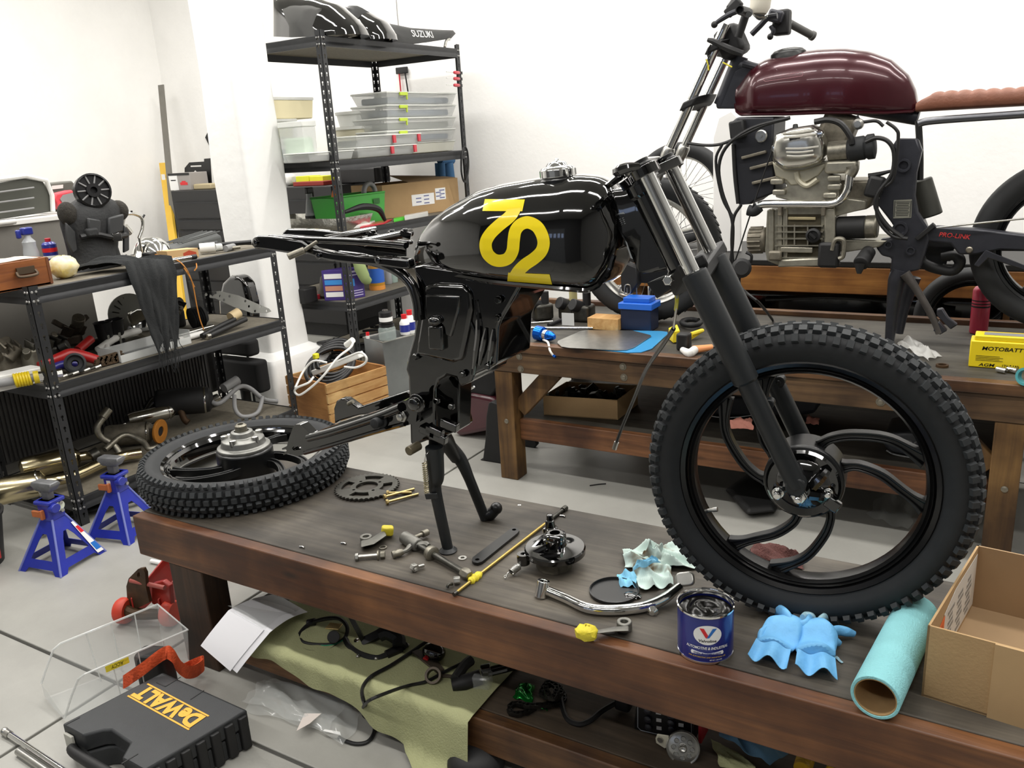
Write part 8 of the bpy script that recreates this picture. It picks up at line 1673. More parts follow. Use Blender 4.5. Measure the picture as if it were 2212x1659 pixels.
for i, (w_, c_) in enumerate((('bottom', 'cont_navy'), ('second from the bottom', 'cont_dark'), ('second from the top', 'cont_navy'), ('top', 'cont_navy'))):
 y0 = (268, 185, 105, 25)[i]; z = boxY('clip_box', 'clear box with a lime green clip, %s of the stack of four' % w_, 'box', 745, y0, 1175, y0+82, -3.74, .32, M_tub, cont=mat(c_, '4a5f7c' if c_ == 'cont_navy' else '55584f', .6), clips=(835,), z=z)
for i, y_ in enumerate((161, 174, 188)):
 p = at(992, y_-3, X=QX1); t = thing('screwdriver', 'red handled screwdriver clipped to the right post of the tall rack, %s of three' % ('topmost', 'middle', 'lowest')[i], 'screwdriver', p, 'screwdrivers on the rack post')
 p = p+V((.014, -.02, 0)); obj('handle', MB().lathe([(.008, 0), (.012, .01), (.012, .07), (.008, .085)], p+V((0, -.0, 0)), (.1, -1, 0), 12), M_dred, t); obj('shaft', MB().cyl(p+V((.008, -.08, 0)), p+V((.016, -.19, 0)), .003, n=8), M_chrome, t); obj('clip', MB().box(p+V((-.006, .012, .0)), (.02, .05, .02)), M_blkp, t)
p = at(868, 152, Y=WB-.02); t = thing('pliers', 'small dark pliers hanging on the white wall above the clip lid boxes', 'pliers', p); obj('jaw', MB().rbox(p, (.12, .02, .05), .02), M_blkp, t, bev=.006); obj('handle', MB().tube([p+V((-.03, 0, -.02)), p+V((-.03, 0, -.25))], .006), M_dred, t); obj('handle', MB().tube([p+V((.03, 0, -.02)), p+V((.05, 0, -.25))], .006), M_blkp, t)
tag(obj('wire', MB().tube([at(856, 0, Y=WB-.01), at(858, 30, Y=WB-.01), at(861, 60, Y=WB-.01)], .004), M_gp), 'thin grey wire running down the white wall above the tall rack', 'wire')
tubes('cable_coil', 'coil of dark cable hanging on the right post of the tall rack', 'cable', [('loop', [at(1004+8*math.cos(k*.9), 355+38*math.sin(k*.9), X=QX1+.012+.004*k) for k in range(12)], .007, M_hose)])
# shelf 2
K0 = (600, 350, 3.024)
def q2(a, b): return (600+a/3.024, 350+b/3.024)
def onq(a, b, lev, X): p = at(*q2(a, b), X=X); p.z = QL[lev]-.002; return p
a, b = onq(700, 365, 2, -3.9), onq(1190, 360, 2, -3.72); hB2 = at(*q2(1215, 95), X=-3.72).z-QL[2]; up_ = V((0, 0, hB2)); n_ = V((-.34, .06, 0)); m1 = a.lerp(b, .66)
t = thing('cardboard_box', 'large cardboard box with an open flap and white labels on the tall rack', 'box', (a+b)/2)
for p, q in ((a, b), (a, a+n_), (b, b+n_), (a+n_, b+n_)): d = (q-p).normalized(); obj('box_wall', MB().prism([p, q, q+up_, p+up_], V((d.y, -d.x, 0))*-.004 if p is a and q is b else V((d.y, -d.x, 0))*.004), M_card, t)
obj('box_floor', MB().prism([a, b, b+n_, a+n_], (0, 0, .004)), M_card, t); obj('box_flap', MB().prism([b+up_+n_*.05, a.lerp(b, .35)+up_+n_*.05, a.lerp(b, .3)+up_*1.22+n_*.5, b+up_*1.06+n_*.6], (0, 0, .004)), M_cardi, t)
d = (b-a).normalized(); fx = V((d.y, -d.x, 0)); fx = fx if fx.x > 0 else -fx
for u0, u1, z0, z1, nm in ((.36, .66, .28, .62, 'shipping_label'), (.68, .82, .38, .74, 'barcode_label')):
 lb = obj(nm, MB().prism([a.lerp(b, u0)+up_*z0+fx*.001, a.lerp(b, u1)+up_*z0+fx*.001, a.lerp(b, u1)+up_*z1+fx*.001, a.lerp(b, u0)+up_*z1+fx*.001], fx*.0008), M_wh, t); pm = MB()
 for k in range(5): pm.box(a.lerp(b, u0+(u1-u0)*(.3 if k % 2 else .65))+up_*(z0+(z1-z0)*(.16+.16*k))+fx*.0022, (.0008, .05, .008), rotz(math.atan2(d.y, d.x)-PI/2))
 obj('label_print', pm, mat('print_indigo', '6a6f9c', .6), lb, kind='stuff')
g0, g1 = onq(400, 345, 2, -3.82), onq(690, 350, 2, -3.78); gh = at(*q2(700, 190), X=-3.8).z-QL[2]; gu = V((0, 0, gh)); gn = V((-.2, 0, 0)); o_ = (g1-g0)*.08
M_gb = mat('basket_green', '3f9a3c', .45); t = thing('plastic_basket', 'bright green plastic basket with a handle slot on the tall rack', 'basket', (g0+g1)/2)
gd = (g1-g0).normalized(); slot_ = [g1-gd*(.03+.06*x)+gu*zz+V((.008, 0, 0)) for x, zz in ((0, .66), (1, .66), (1, .82), (0, .82))]
obj('basket_wall', MB().prism([g0, g1, g1+o_+gu, g0-o_+gu], (-.004, 0, 0)), M_gb, t); obj('handle_slot', MB().prism(slot_, (.001, 0, 0)), mat('slot_green', '245c25', .6), t)
for p, q in ((g0, g0+gn), (g1, g1+gn), (g0+gn, g1+gn)): e = V((0, .004, 0)); obj('basket_wall', MB().prism([p, q, q+gu+(o_ if p is g1 else -o_)*(1 if p is not g0+gn else 0), p+gu+(o_ if p is g1 else -o_)], e if abs(p.x-q.x) > .1 else V((.004, 0, 0))), M_gb, t)
obj('basket_rim', MB().tube([g0-o_+gu, g1+o_+gu, g1+gn+o_+gu, g0+gn-o_+gu], .007, sm=0, n=6, closed=True), M_gb, t)
tubes('tape_roll', 'grey roll of tape lying in the green basket', 'tape', [('roll', [onq(600, 200, 2, -3.88)+V((0, .06*math.cos(q), gh+.0+.06*math.sin(q))) for q in [k*PI/6 for k in range(7)]], .018, M_gp)])
p = onq(222, 345, 2, -4.1); t = bottle('spray_bottle', 'clear spray bottle with a black trigger on the tall rack', 'bottle', p, [(.035, 0), (.045, .02), (.045, .08), (.03, .16), (.022, .2), (.02, .23)], [mat('bottle_smoke', '8d9092', .2, alpha=.8), (.03, .085, .0456, M_blkp)]); obj('trigger', MB().box(p+V((0, 0, .25)), (.03, .06, .04)).box(p+V((0, .03, .23)), (.02, .015, .05)), M_blkp, t, bev=.006)
p = onq(330, 345, 2, -4.0); tag(obj('cardboard_tube', MB().lathe([(.05, 0), (.05, .17), (.044, .17), (.044, 0)], p, (0, 0, 1), 28, caps=False, loop=True), M_card), 'short upright cardboard tube between the spray bottle and the green basket', 'tube')
f0, f1 = onq(82, 445, 2, -4.2), onq(560, 425, 2, -3.68); f0 = V((-4.38, 4.06, QL[2])); fz = .08; t = thing('foil_tray', 'long aluminium foil tray at the front of the tall rack', 'tray', (-3.9, 4.1, QL[2]-.002)); M_foil = mat('foil', 'c3c2bb', .25, .9, bump=.5, bscale=25)
fc = [(-4.4, 4.06), (-3.69, 4.06), (-3.69, 4.4), (-4.4, 4.4)]
for k in range(4): p, q = fc[k], fc[(k+1) % 4]; i_ = lambda w: (w[0]*.94-4.05*-.06*-1 if False else -4.045+(w[0]+4.045)*.92, 4.23+(w[1]-4.23)*.85); p2, q2_ = i_(p), i_(q); obj('tray_side', MB().prism([(p2[0], p2[1], QL[2]), (q2_[0], q2_[1], QL[2]), (q[0], q[1], QL[2]+fz), (p[0], p[1], QL[2]+fz)], (0, .002, .0005) if k % 2 == 0 else (.002, 0, .0005)), M_foil, t)
obj('tray_bottom', MB().bx2((-4.37, 4.09, QL[2]-.001), (-3.72, 4.37, QL[2]+.001)), M_foil, t)
tag(obj('splash_guard', MB().tube([onq(440, 350, 2, -3.75)+V((0, 0, .11)), onq(560, 330, 2, -3.72)+V((0, 0, .13)), onq(660, 345, 2, -3.7)+V((0, 0, .1)), onq(700, 375, 2, -3.7)+V((0, 0, .02))], [.012, .022, .022, .012]), M_blk), 'curved black strip lying in front of the green basket', 'guard')
def slab3(name, lab, cat, pts, h, m_, X, lev): P_ = [onq(a, b, lev, X+dx) for a, b, dx in pts]; return tag(obj(name, MB().prism(P_, (0, 0, h)), m_, bev=.002), lab, cat)
slab3('paper_packet', 'crumpled white packet on the tall rack in front of the green basket', 'packet', ((480, 430, .03), (600, 425, .06), (640, 400, -.05), (500, 400, -.08)), .02, M_wp, -3.75, 2)
slab3('red_packet', 'glossy red packet at the shelf edge below the green basket', 'packet', ((540, 460, .09), (700, 440, .09), (750, 410, -.02), (600, 430, -.02)), .012, M_dred, -3.75, 2)
slab3('lime_case', 'lime green flat case on the tall rack in front of the cardboard box', 'case', ((760, 410, .08), (830, 405, .08), (830, 385, .0), (760, 388, 0)), .018, mat('case_lime', '4cc838', .4), -3.75, 2)
slab3('clear_case', 'small clear parts case in front of the large cardboard box', 'case', ((830, 388, .09), (985, 380, .09), (985, 365, .03), (830, 368, .03)), .03, M_clearr, -3.75, 2)
tubes('caulk_gun', 'orange tool handle standing behind the front post of the tall rack', 'tool', [('handle', [onq(358, 330, 2, -3.9)+V((0, 0, .02)), onq(358, 190, 2, -3.9)+V((0, 0, .2)), onq(370, 150, 2, -3.9)+V((0, .02, .27))], .014, mat('tool_orange', 'e07a35', .45))])
tubes('blue_jeans', 'folded blue cloth hanging at the right end of the tall rack below the clip boxes', 'cloth', [('fold', [at(950+k*9, 346, X=-3.9)+V((0, 0, 0)) for k in range(4)], .03, mat('denim', '3f6a94', .85)), ('fold', [at(950, 352, X=-3.9), at(952, 385, X=-3.9)], .04, MATS['denim']), ('fold', [at(968, 352, X=-3.9), at(972, 385, X=-3.9)], .04, MATS['denim'])])
# shelf 1
K1_ = (640, 570, 4.139)
def q1(a, b): return (640+a/4.139, 570+b/4.139)
def on1(a, b, X, lev=1): p = at(*q1(a, b), X=X); p.z = QL[lev]-.002; return p
a, b = on1(460, 375, -3.72), on1(625, 350, -3.68); h = at(*q1(620, 60), X=-3.7).z-QL[1]; c = a+V((-.14, -.06, 0)); up_ = V((0, 0, max(.2, h)))
t = thing('carton', 'tall purple and white printed carton behind the front post of the tall rack', 'carton', (a+b)/2); M_pur = mat('carton_purple', '46357f', .5)
obj('carton_body', MB().prism([a, b, b+(c-a), c], up_), M_pur, t, bev=.002); n = (b-a).cross(up_).normalized(); n = n if n.x > 0 else -n; n2_ = V((0, -1, 0))
def cp_(u0, u1, z0, z1, m_, nm): obj(nm, MB().prism([a.lerp(b, u0)+up_*z0+n*.0006, a.lerp(b, u1)+up_*z0+n*.0006, a.lerp(b, u1)+up_*z1+n*.0006, a.lerp(b, u0)+up_*z1+n*.0006], n*.0006), m_, t)
for z0, z1 in ((.86, .92), (.76, .8), (.24, .27), (.16, .19), (.08, .11)): cp_(.12, .9, z0, z1, mat('print_lilac', 'cfc8e6', .5), 'print_line')
cp_(.1, .5, .42, .66, mat('print_sky', '3f8fd8', .5), 'print_patch'); cp_(.1, .3, .34, .44, mat('print_yel', 'e0a53a', .5), 'print_patch')
d2 = c-a
for k, m_ in enumerate((M_wh, mat('print_sky', '3f8fd8', .5), mat('print_skin', 'c78f78', .5), M_wh)): obj('print_patch', MB().prism([a+d2*.12+up_*(.72-.2*k)+V((0, -.0008, 0))*3, a+d2*.9+up_*(.72-.2*k)+V((0, -.0008, 0))*3, a+d2*.9+up_*(.72-.2*k+.16)+V((0, -.0008, 0))*3, a+d2*.12+up_*(.72-.2*k+.16)+V((0, -.0008, 0))*3], V((d2.y, -d2.x, 0)).normalized()*.001), m_, t)
p = on1(735, 300, -3.78); bottle('jug', 'amber yellow bottle with a blue label on the lower shelf of the tall rack', 'bottle', p, [(.05, 0), (.055, .01), (.055, .15), (.045, .19), (.03, .22)], [mat('jug_amber', 'c08b2e', .35), (.05, .15, .0556, mat('label_royal', '2b5fb8', .5)), (.0, .03, .0558, mat('label_amber2', 'd98f3d', .5))], [(.03, .2), (.03, .25), (.001, .25)], capm=M_blkp)
for (x_, lab, m_) in ((830, 'pale grey spray can on the lower shelf of the tall rack', mat('can_pale', 'b4b7ba', .35, .4)), (880, 'pale green spray can on the lower shelf of the tall rack', mat('can_mint', 'b7cdc6', .35, .3))): can('spray_can', lab, on1(x_, 262, -3.85), .033, .19, m_, M_wh)
tag(obj('glove', MB().tube([on1(560, 330, -3.66)+V((0, 0, .3)), on1(600, 330, -3.65)+V((0, 0, .24)), on1(640, 330, -3.64)+V((0, 0, .16)), on1(680, 330, -3.64)+V((0, 0, .13))], [.02, .045, .04, .02], flat=.5), mat('glove_olive', '8fa06a', .85), ang=70), 'olive green work glove lying over the purple carton and amber bottle', 'glove')
bpy.data.objects['glove'].location.z = QL[1]+.08
slab3('red_bag', 'red foil packet lying at the left front of the lower shelf of the tall rack', 'packet', ((120, 640, -.0), (300, 635, .0), (330, 600, -.1), (140, 610, -.1)), .03, M_dred, -3.95, 1)
p = on1(290, 300, -3.95); t = thing('headlight_bucket', 'dark brown headlight bucket on the lower shelf of the tall rack', 'headlight', p); obj('bucket', MB().lathe([(.08, 0), (.085, .01), (.06, .06), (.05, .13), (.03, .15)], p, (0, .1, 1), 24), mat('bucket_brown', '3a3228', .5), t); obj('bucket_wire', MB().tube([p+V((0, .0, .15)), p+V((.02, .06, .17)), p+V((.02, .12, .14))], .006), M_hose, t)
p = on1(90, 295, -3.95); tag(obj('black_box', MB().rbox(p+V((0, 0, .05)), (.1, .12, .1), .015), M_blk, bev=.006), 'black plastic box at the left end of the lower shelf of the tall rack', 'box')
# bottom shelf of the tall rack and the tin box on the floor
for i, (x_, y_, lab) in enumerate(((260, 600, 'open black case of cables on the bottom shelf of the tall rack'), (660, 580, 'pile of black cables behind the front post on the bottom shelf'))):
 p = on1(x_, y_, -3.85, 0); t = thing(('cable_case', 'cable')[i], lab, 'cables', p)
 obj('case_tray', MB().rbox(p+V((0, 0, .03)), (.2, .26, .06), .02), M_blk, t, bev=.008); R_ = random.Random(i)
 for k in range(7): obj('cable', MB().tube([p+V((R_.uniform(-.06, .1), R_.uniform(-.1, .1), .06+.02*k)) for _ in range(4)], .009, n=6), M_hose, t)
Yt = 3.93; c0_, c1_, c2_ = at(785, 850, Y=Yt+.05), at(825, 860, Y=Yt), at(905, 850, Y=Yt+.1); zt_ = at(826, 738, Y=Yt).z
tp_ = [at(785, 729, Z=zt_), at(826, 739, Z=zt_), at(895, 722, Z=zt_)]; tp_.append(tp_[0]+tp_[2]-tp_[1])
t = thing('tin_box', 'silver sheet metal box standing on the floor behind the wooden crate', 'box', tp_[1]*V((1, 1, 0))); obj('tin_body', MB().loft([[V((p.x, p.y, .001)) for p in tp_], [p for p in tp_]]), mat('tin', '8f9394', .38, .85, var=.1, scale=6, bump=.05, bscale=20), t, bev=.004); obj('folded_rim', MB().tube([p for p in tp_], .006, n=6, sm=0, closed=True), M_brush, t)
tc_ = sum(tp_, V((0, 0, 0)))/4; TZc = zt_+.006
def onT(px, py): p = at(px, py, Z=TZc); return p
p = onT(838, 733); t = thing('glass_jar', 'clear glass jar with a dark lid on the tin box', 'jar', p); obj('jar_wall', MB().lathe([(.05, 0), (.055, .005), (.055, .07), (.045, .085)], p, (0, 0, 1), 24), mat('jar_glass', 'aab6b2', .1, alpha=.45), t); obj('jar_lid', MB().lathe([(.048, .085), (.048, .1), (.001, .1)], p, (0, 0, 1), 24), M_blkp, t)
t = can('paint_can', 'small dark printed paint tin stacked on the glass jar', p+V((0, 0, .101)), .042, .09, M_blkp, M_brush, ((.2, .5, M_wh),))
for px, py, lab, h in ((876, 722, 'white bottle with a red cap on the tin box, nearer of the pair', .13), (888, 719, 'white bottle with a red cap on the tin box, further of the pair', .15)):
 p = onT(px, py); bottle('bottle', lab, 'bottle', p, [(.03, 0), (.033, .01), (.033, h*.6), (.016, h*.8)], [M_wh, (h*.15, h*.5, .0336, M_dblu)], [(.017, h*.78), (.018, h), (.001, h)], capm=M_red)
p = onT(795, 731); bottle('bottle', 'small bottle with a red cap at the left corner of the tin box', 'bottle', p, [(.012, 0), (.012, .02)], [M_wh], [(.012, .02), (.011, .04), (.001, .04)], capm=M_red)
# crate with cords
K4b = (540, 720, 5.53); cb0 = at(715, 918, Z=0); cb1 = at(842, 872, Z=0); e1_ = (cb1-cb0).normalized(); e2_ = V((-e1_.y, e1_.x, 0)); L1 = (cb1-cb0).length
if e2_.x > 0: e2_ = -e2_
L2_ = .4; hC = at(540+930/5.53, 720+612/5.53, Y=cb0.y).z; M_pine = wood('crate_pine', 'b98e54', 'd9b67d', 1, .6, 3, knots=False); M_pin2 = wood('crate_end', '9a6b38', 'c08c52', 0, .6, 3, knots=False)
t = thing('crate', 'slatted pine crate of cords on the floor behind the low rack', 'crate', cb0+e1_*L1/2+e2_*L2_/2)
for o_ in (V((0, 0, 0)), e2_*(L2_-.012)):
 for k in range(4): z0 = hC*(.012+k*.25); obj('slat', MB().prism([cb0+o_+V((0, 0, z0)), cb0+e1_*L1+o_+V((0, 0, z0)), cb0+e1_*L1+o_+V((0, 0, z0+hC*.215)), cb0+o_+V((0, 0, z0+hC*.215))], e2_*.012), M_pine, t, bev=.001)
for o_ in (e1_*.0, e1_*(L1-.016)): obj('end_board', MB().prism([cb0+o_+e2_*.013, cb0+o_+e2_*(L2_-.013), cb0+o_+e2_*(L2_-.013)+V((0, 0, hC)), cb0+o_+e2_*.013+V((0, 0, hC))], e1_*.016), M_pin2, t, bev=.001)
obj('crate_floor', MB().prism([cb0+e1_*.017+e2_*.013, cb0+e1_*(L1-.017)+e2_*.013, cb0+e1_*(L1-.017)+e2_*(L2_-.013), cb0+e1_*.017+e2_*(L2_-.013)], (0, 0, .01)), M_pine, t)
cc_ = cb0+e1_*L1*.5+e2_*L2_*.5+V((0, 0, hC)); t = thing('extension_cable', 'thick black cable coiled in the slatted crate', 'cable', cc_-V((0, 0, .1)))
for k in range(4): r = .17-.012*k; obj('loop', MB().tube([cc_+e1_*(.03*k-.05+r*math.cos(q))+e2_*(.02*k-.02+r*.5*math.sin(q))+V((0, 0, .04+.085*math.sin(q+.5)+.01*k)) for q in [2*PI*j/12 for j in range(12)]], .013, n=8, closed=True), M_hose, t)
q = cc_+e1_*-.13+V((0, 0, .12)); obj('yellow_tie', MB().rbox(q, (.03, .035, .03), .008), mat('tie_yellow', 'd8d22a', .5), t)
obj('orange_cord', MB().tube([cc_+e1_*.08+e2_*.1+V((0, 0, .1)), cc_+e1_*.13+e2_*.08+V((0, 0, .09)), cc_+e1_*.16+V((0, 0, .05))], .008), mat('cord_orange', 'd98a2e', .5), t)
def cr(a, b, lift=.0): p = at(540+a/5.53, 720+b/5.53, Y=cc_.y-.16+(lift*4 if lift < 0 else lift)); return p
t = thing('power_strip', 'white power strip with its looped white cord hanging over the slatted crate', 'power strip', cr(900, 460)); a, b = cr(770, 470), cr(1330, 250); d = (b-a).normalized()
ps_ = MB().rbox((0, 0, 0), ((b-a).length, .05, .035), .008); Mx = MX((d, V((0, 0, 1)).cross(d).normalized(), d.cross(V((0, 0, 1)).cross(d)).normalized())).transposed(); obj('strip_body', ps_.xf(MX.Translation((a+b)/2) @ Mx.to_4x4()), M_wp, t, bev=.004)
obj('rocker', MB().box(cr(850, 405)+V((0, -.026, .0)), (.03, .004, .012)), M_blkp, t); 
obj('cord', MB().tube([cr(1240, 90, .05), cr(1200, 170), cr(1050, 290, -.02), cr(900, 480, -.04), cr(760, 620, -.05), cr(600, 735, -.06), cr(535, 700, -.06), cr(560, 650, -.06), cr(700, 590, -.05), cr(760, 520, -.04)], .0065, n=8), M_wp, t); obj('cord', MB().tube([cr(540, 650, -.06), cr(640, 450, -.03), cr(760, 330, -.02), cr(920, 350, -.01)], .0065, n=8), M_wp, t); obj('cord', MB().tube([cr(1130, 400, -.03), cr(1260, 410, -.03), cr(1370, 360, -.03), cr(1390, 290, -.03), cr(1320, 230, -.03), cr(1200, 270, -.03), cr(1060, 330, -.03)], .0065, n=8), M_wp, t); obj('plug', MB().cyl(cr(1150, 140, .05), cr(1230, 80, .05), .018, n=12), M_wp, t)
# ================= tool chest and the corner behind the pillar
CYf = 5.15; cx0, cx1, czt = at(368, 411, Y=CYf).x, -4.72, at(420, 411, Y=CYf).z
t = thing('tool_chest', 'wide black tool chest with drawers against the back wall behind the pillar', 'tool chest', ((cx0+cx1)/2, 5.4, 0)); M_chest = mat('chest_black', '171719', .4, var=.1, scale=10)
obj('chest_body', MB().bx2((cx0, CYf, .12), (cx1, WB-.05, czt)), M_chest, t, bev=.006); obj('chest_base', MB().bx2((cx0+.05, CYf+.05, 0), (cx1-.05, WB-.1, .12)), M_blk, t)
zz = czt-.1
for h in (.16, .1, .1, .16, .2, .2):
 for k in range(2): xa_ = cx0+.05+k*(cx1-cx0-.05)/2; dr_ = obj('drawer', MB().bx2((xa_, CYf-.012, zz-h+.012), (xa_+(cx1-cx0-.15)/2, CYf, zz)), M_chest, t, bev=.004); obj('drawer_lip', MB().bx2((xa_, CYf-.02, zz-.016), (xa_+(cx1-cx0-.15)/2, CYf-.012, zz-.002)), mat('chest_edge', '2f3032', .3, .5), dr_)
 zz -= h
def onC(px, py, dy=.1): p = at(px, py, Y=CYf+dy); p.z = czt; return p
def cbox(name, lab, cat, x0, y0, x1, y1, dy, dep, m_, bev=.004): A, B_, T_ = at(x0, y1, Y=CYf+dy), at(x1, y1, Y=CYf+dy), at(x0, y0, Y=CYf+dy); t = thing(name, lab, cat, ((A.x+B_.x)/2, CYf+dy+dep/2, czt)); h = abs(T_.z-A.z); obj('box_body', MB().bx2((A.x, CYf+dy, czt+.0005), (B_.x, CYf+dy+dep, czt+h)), m_, t, bev=bev); return t, A, B_, h
t, A, B_, h = cbox('paint_tin', 'white and grey printed box with a red car on the tool chest', 'box', 368, 372, 414, 409, .06, .2, mat('tin_grey', '9c9793', .5)); f = lambda u, v: V((A.x+(B_.x-A.x)*u, CYf+.059, czt+h*v))
for u0, u1, v0, v1, m_ in ((.02, .42, .02, .86, M_wh), (0, 1, .86, 1, M_blkp), (.52, .86, .3, .46, M_red), (.6, .78, .46, .54, M_red), (.1, .34, .56, .62, M_gp)): obj('print_patch', MB().prism([f(u0, v0), f(u1, v0), f(u1, v1), f(u0, v1)], (0, -.001, 0)), m_, t)
P_ = dropz([at(a, b, Y=CYf+.3) for a, b in ((398, 396), (398, 358), (408, 346), (440, 344), (440, 338), (452, 337), (456, 400), (420, 402))], czt+.001)
hl = [[at(a, b, Y=CYf+.3)+V((0, 0, P_[0].z-at(398, 396, Y=CYf+.3).z)) for a, b in q] for q in (((409, 353), (434, 352), (434, 355), (409, 356)), ((414, 386), (440, 387), (440, 390), (414, 389)), ((412, 372), (420, 362), (424, 366), (433, 368), (428, 378), (422, 372)))]
t = thing('bracket_plate', 'black steel bracket plate with cut out slots standing on the tool chest', 'plate', P_[0]); obj('plate', MB().prism(P_, (0, .01, 0), holes=hl), M_blkp, t)
cbox('cloth_bundle', 'pale crumpled packet with yellow edge beside the bracket plate', 'packet', 418, 396, 456, 408, .08, .12, mat('packet_sand', 'b3a583', .7), .01)
cbox('yellow_box', 'bright yellow box on the tool chest seen through the tall rack', 'box', 640, 376, 668, 396, .2, .15, mat('box_yellow', 'd9e02c', .5)); cbox('yellow_box', 'longer bright yellow box on the tool chest, to the right of its neighbour', 'box', 669, 375, 698, 394, .2, .15, MATS['box_yellow'])
cbox('white_can', 'white round can on the tool chest beside the pillar', 'can', 612, 378, 627, 404, .2, .1, M_wp, .03); cbox('red_toolbox', 'red and black tool tray on the tool chest behind the spray bottle', 'tool tray', 634, 398, 700, 407, .1, .15, mat('tray_red', '8c2a22', .5)); cbox('black_case', 'large black case on the tool chest behind the green basket', 'case', 735, 368, 812, 400, .25, .2, M_blkp, .01)
t = thing('metal_angle', 'tall grey metal angle leaning on the wall left of the tool chest', 'angle bar', (cx0-.1, 5.3, 0)); a, b = at(341, 184, Y=5.55), at(372, 520, Y=5.2); g_ = b+(b-a)*(b.z/(a.z-b.z)); g_.z = 0; obj('bar', MB().prism([g_, g_+V((.075, 0, 0)), a+V((.075, 0, 0)), a], (0, .012, 0)), mat('angle_grey', '7d7a73', .5, .5), t)
t = thing('spirit_level', 'long yellow spirit level leaning beside the grey metal angle', 'level', (cx0-.2, 5.3, 0)); a, b = at(343, 352, Y=5.5), at(362, 500, Y=5.15); g_ = b+(b-a)*(b.z/(a.z-b.z)); g_.z = 0; obj('level_body', MB().prism([g_, g_+V((.09, 0, 0)), a+V((.09, 0, 0)), a], (0, .03, 0)), mat('level_yellow', 'e5b93c', .45), t, bev=.003); m_ = a.lerp(g_, .1); obj('vial_window', MB().box(m_+V((.045, -.002, 0)), (.05, .004, .09)), M_wh, t)
p = at(443, 297, Y=WB-.01); tag(obj('wall_hook', MB().prism([p, p+V((.05, 0, .05)), p+V((.06, 0, -.12))], (0, .01, 0)), M_blkp), 'small dark triangular hook on the white wall left of the pillar', 'hook')
# ================= things on the rear bench
def P2(px, py, h=0): return at(px, py, Z=CZ+.001+h)
KQ = (1000, 640, 3.456)
def k2(a, b, h=0): return P2(1000+a/KQ[2], 640+b/KQ[2], h)
M_an = mat('anodised_blue', '1565d8', .2, .85); M_bsh = mat('sheet_blue', '3f93c8', .3, coat=.4)
a, b = k2(545, 270, .035), k2(685, 305, .025); d = (b-a).normalized(); t = thing('fuel_filter', 'shiny blue and silver anodised filter with a white lead on the rear bench', 'filter', k2(600, 290)); L_ = (b-a).length
obj('blue_body', MB().lathe([(.02, 0), (.033, .004), (.033, L_*.4), (.026, L_*.45)], a, d, 20), M_an, t, bev=.001); obj('silver_ring', MB().cyl(a+d*L_*.45, a+d*L_*.62, .024), M_chrome, t); obj('blue_end', MB().lathe([(.021, L_*.62), (.023, L_*.7), (.02, L_*.85), (.01, L_)], a, d, 20), M_an, t)
obj('white_lead', MB().tube([k2(600, 325, .01), k2(635, 345, .008), at(1188, 757, Y=CY0-.02), at(1195, 768, Y=CY0-.02)], .005), M_wp, t); obj('blue_tip', MB().tube([at(1195, 768, Y=CY0-.02), at(1200, 771, Y=CY0-.025)], .006), M_an, t)
sh = [(710, 335), (705, 350), (735, 378), (800, 388), (1150, 405), (1220, 403), (1275, 385), (1405, 302), (1400, 292), (1265, 258), (920, 255), (880, 262)]
tag(obj('metal_sheet', MB().prism([k2(a, b, .006) for a, b in sh], (0, 0, .002)), M_brush), 'bare aluminium sheet with rounded corners lying on the blue sheet', 'sheet')
tag(obj('blue_sheet', MB().prism([k2(a, b, .001) for a, b in ((950, 395), (1230, 424), (1330, 422), (1410, 395), (1530, 285), (1525, 270), (1480, 264), (1140, 258))], (0, 0, .003)), M_bsh), 'light blue coated sheet under the aluminium sheet', 'sheet')
tubes('screwdriver', 'green handled tool at the left end of the rear bench', 'tool', [('handle', [k2(250, 288, .014), k2(350, 282, .014)], .013, mat('handle_lime', '5fae3f', .4)), ('shaft', [k2(350, 282, .014), k2(400, 278, .012)], .009, M_blkp)])
tubes('drill_bit', 'dark drill bit beside the green handled tool', 'drill bit', [('bit', [k2(405, 300, .006), k2(470, 265, .006)], .005, M_gr)])
tubes('steel_rod', 'long thin steel rod lying behind the blue filter', 'rod', [('rod', [k2(410, 235, .007), k2(970, 238, .007)], .006, M_chrome), ('rod_handle', [k2(330, 205, .01), k2(420, 238, .01)], .009, M_blkp)])
tubes('steel_rod', 'shorter steel rod behind the long one on the rear bench', 'rod', [('rod', [k2(400, 208, .006), k2(670, 188, .006)], .005, M_pol), ('rod_handle', [k2(640, 215, .01), k2(760, 170, .012)], .01, M_blkp)])
tubes('hammer', 'hammer with a tan wooden handle at the left end of the rear bench', 'hammer', [('handle', [k2(320, 250, .016), k2(370, 165, .018)], .014, mat('pine', 'd3bd93', .6)), ('head', [k2(350, 140, .03), k2(400, 120, .03)], .02, M_rust)])
tag(obj('foil_packet', crumple([k2(340, 135), k2(400, 140), k2(465, 90), k2(350, 75)], 8, 8, .03, 3), M_wp), 'crumpled white packet by the hammer on the rear bench', 'packet')
q = [k2(930, 245), k2(1178, 250)]; tag(obj('wood_block', MB().bx2(q[0], q[1]+V((0, .07, .055))), M_pine, bev=.002), 'pale wooden block beside the blue topped battery', 'block')
A, B_ = k2(1178, 250), k2(1420, 255); hb = at(1000+1180/3.456, 640+95/3.456, Y=A.y).z-CZ; t = thing('battery', 'dark battery with a bright blue lid on the rear bench', 'battery', (A+B_)/2+V((0, .05, 0)))
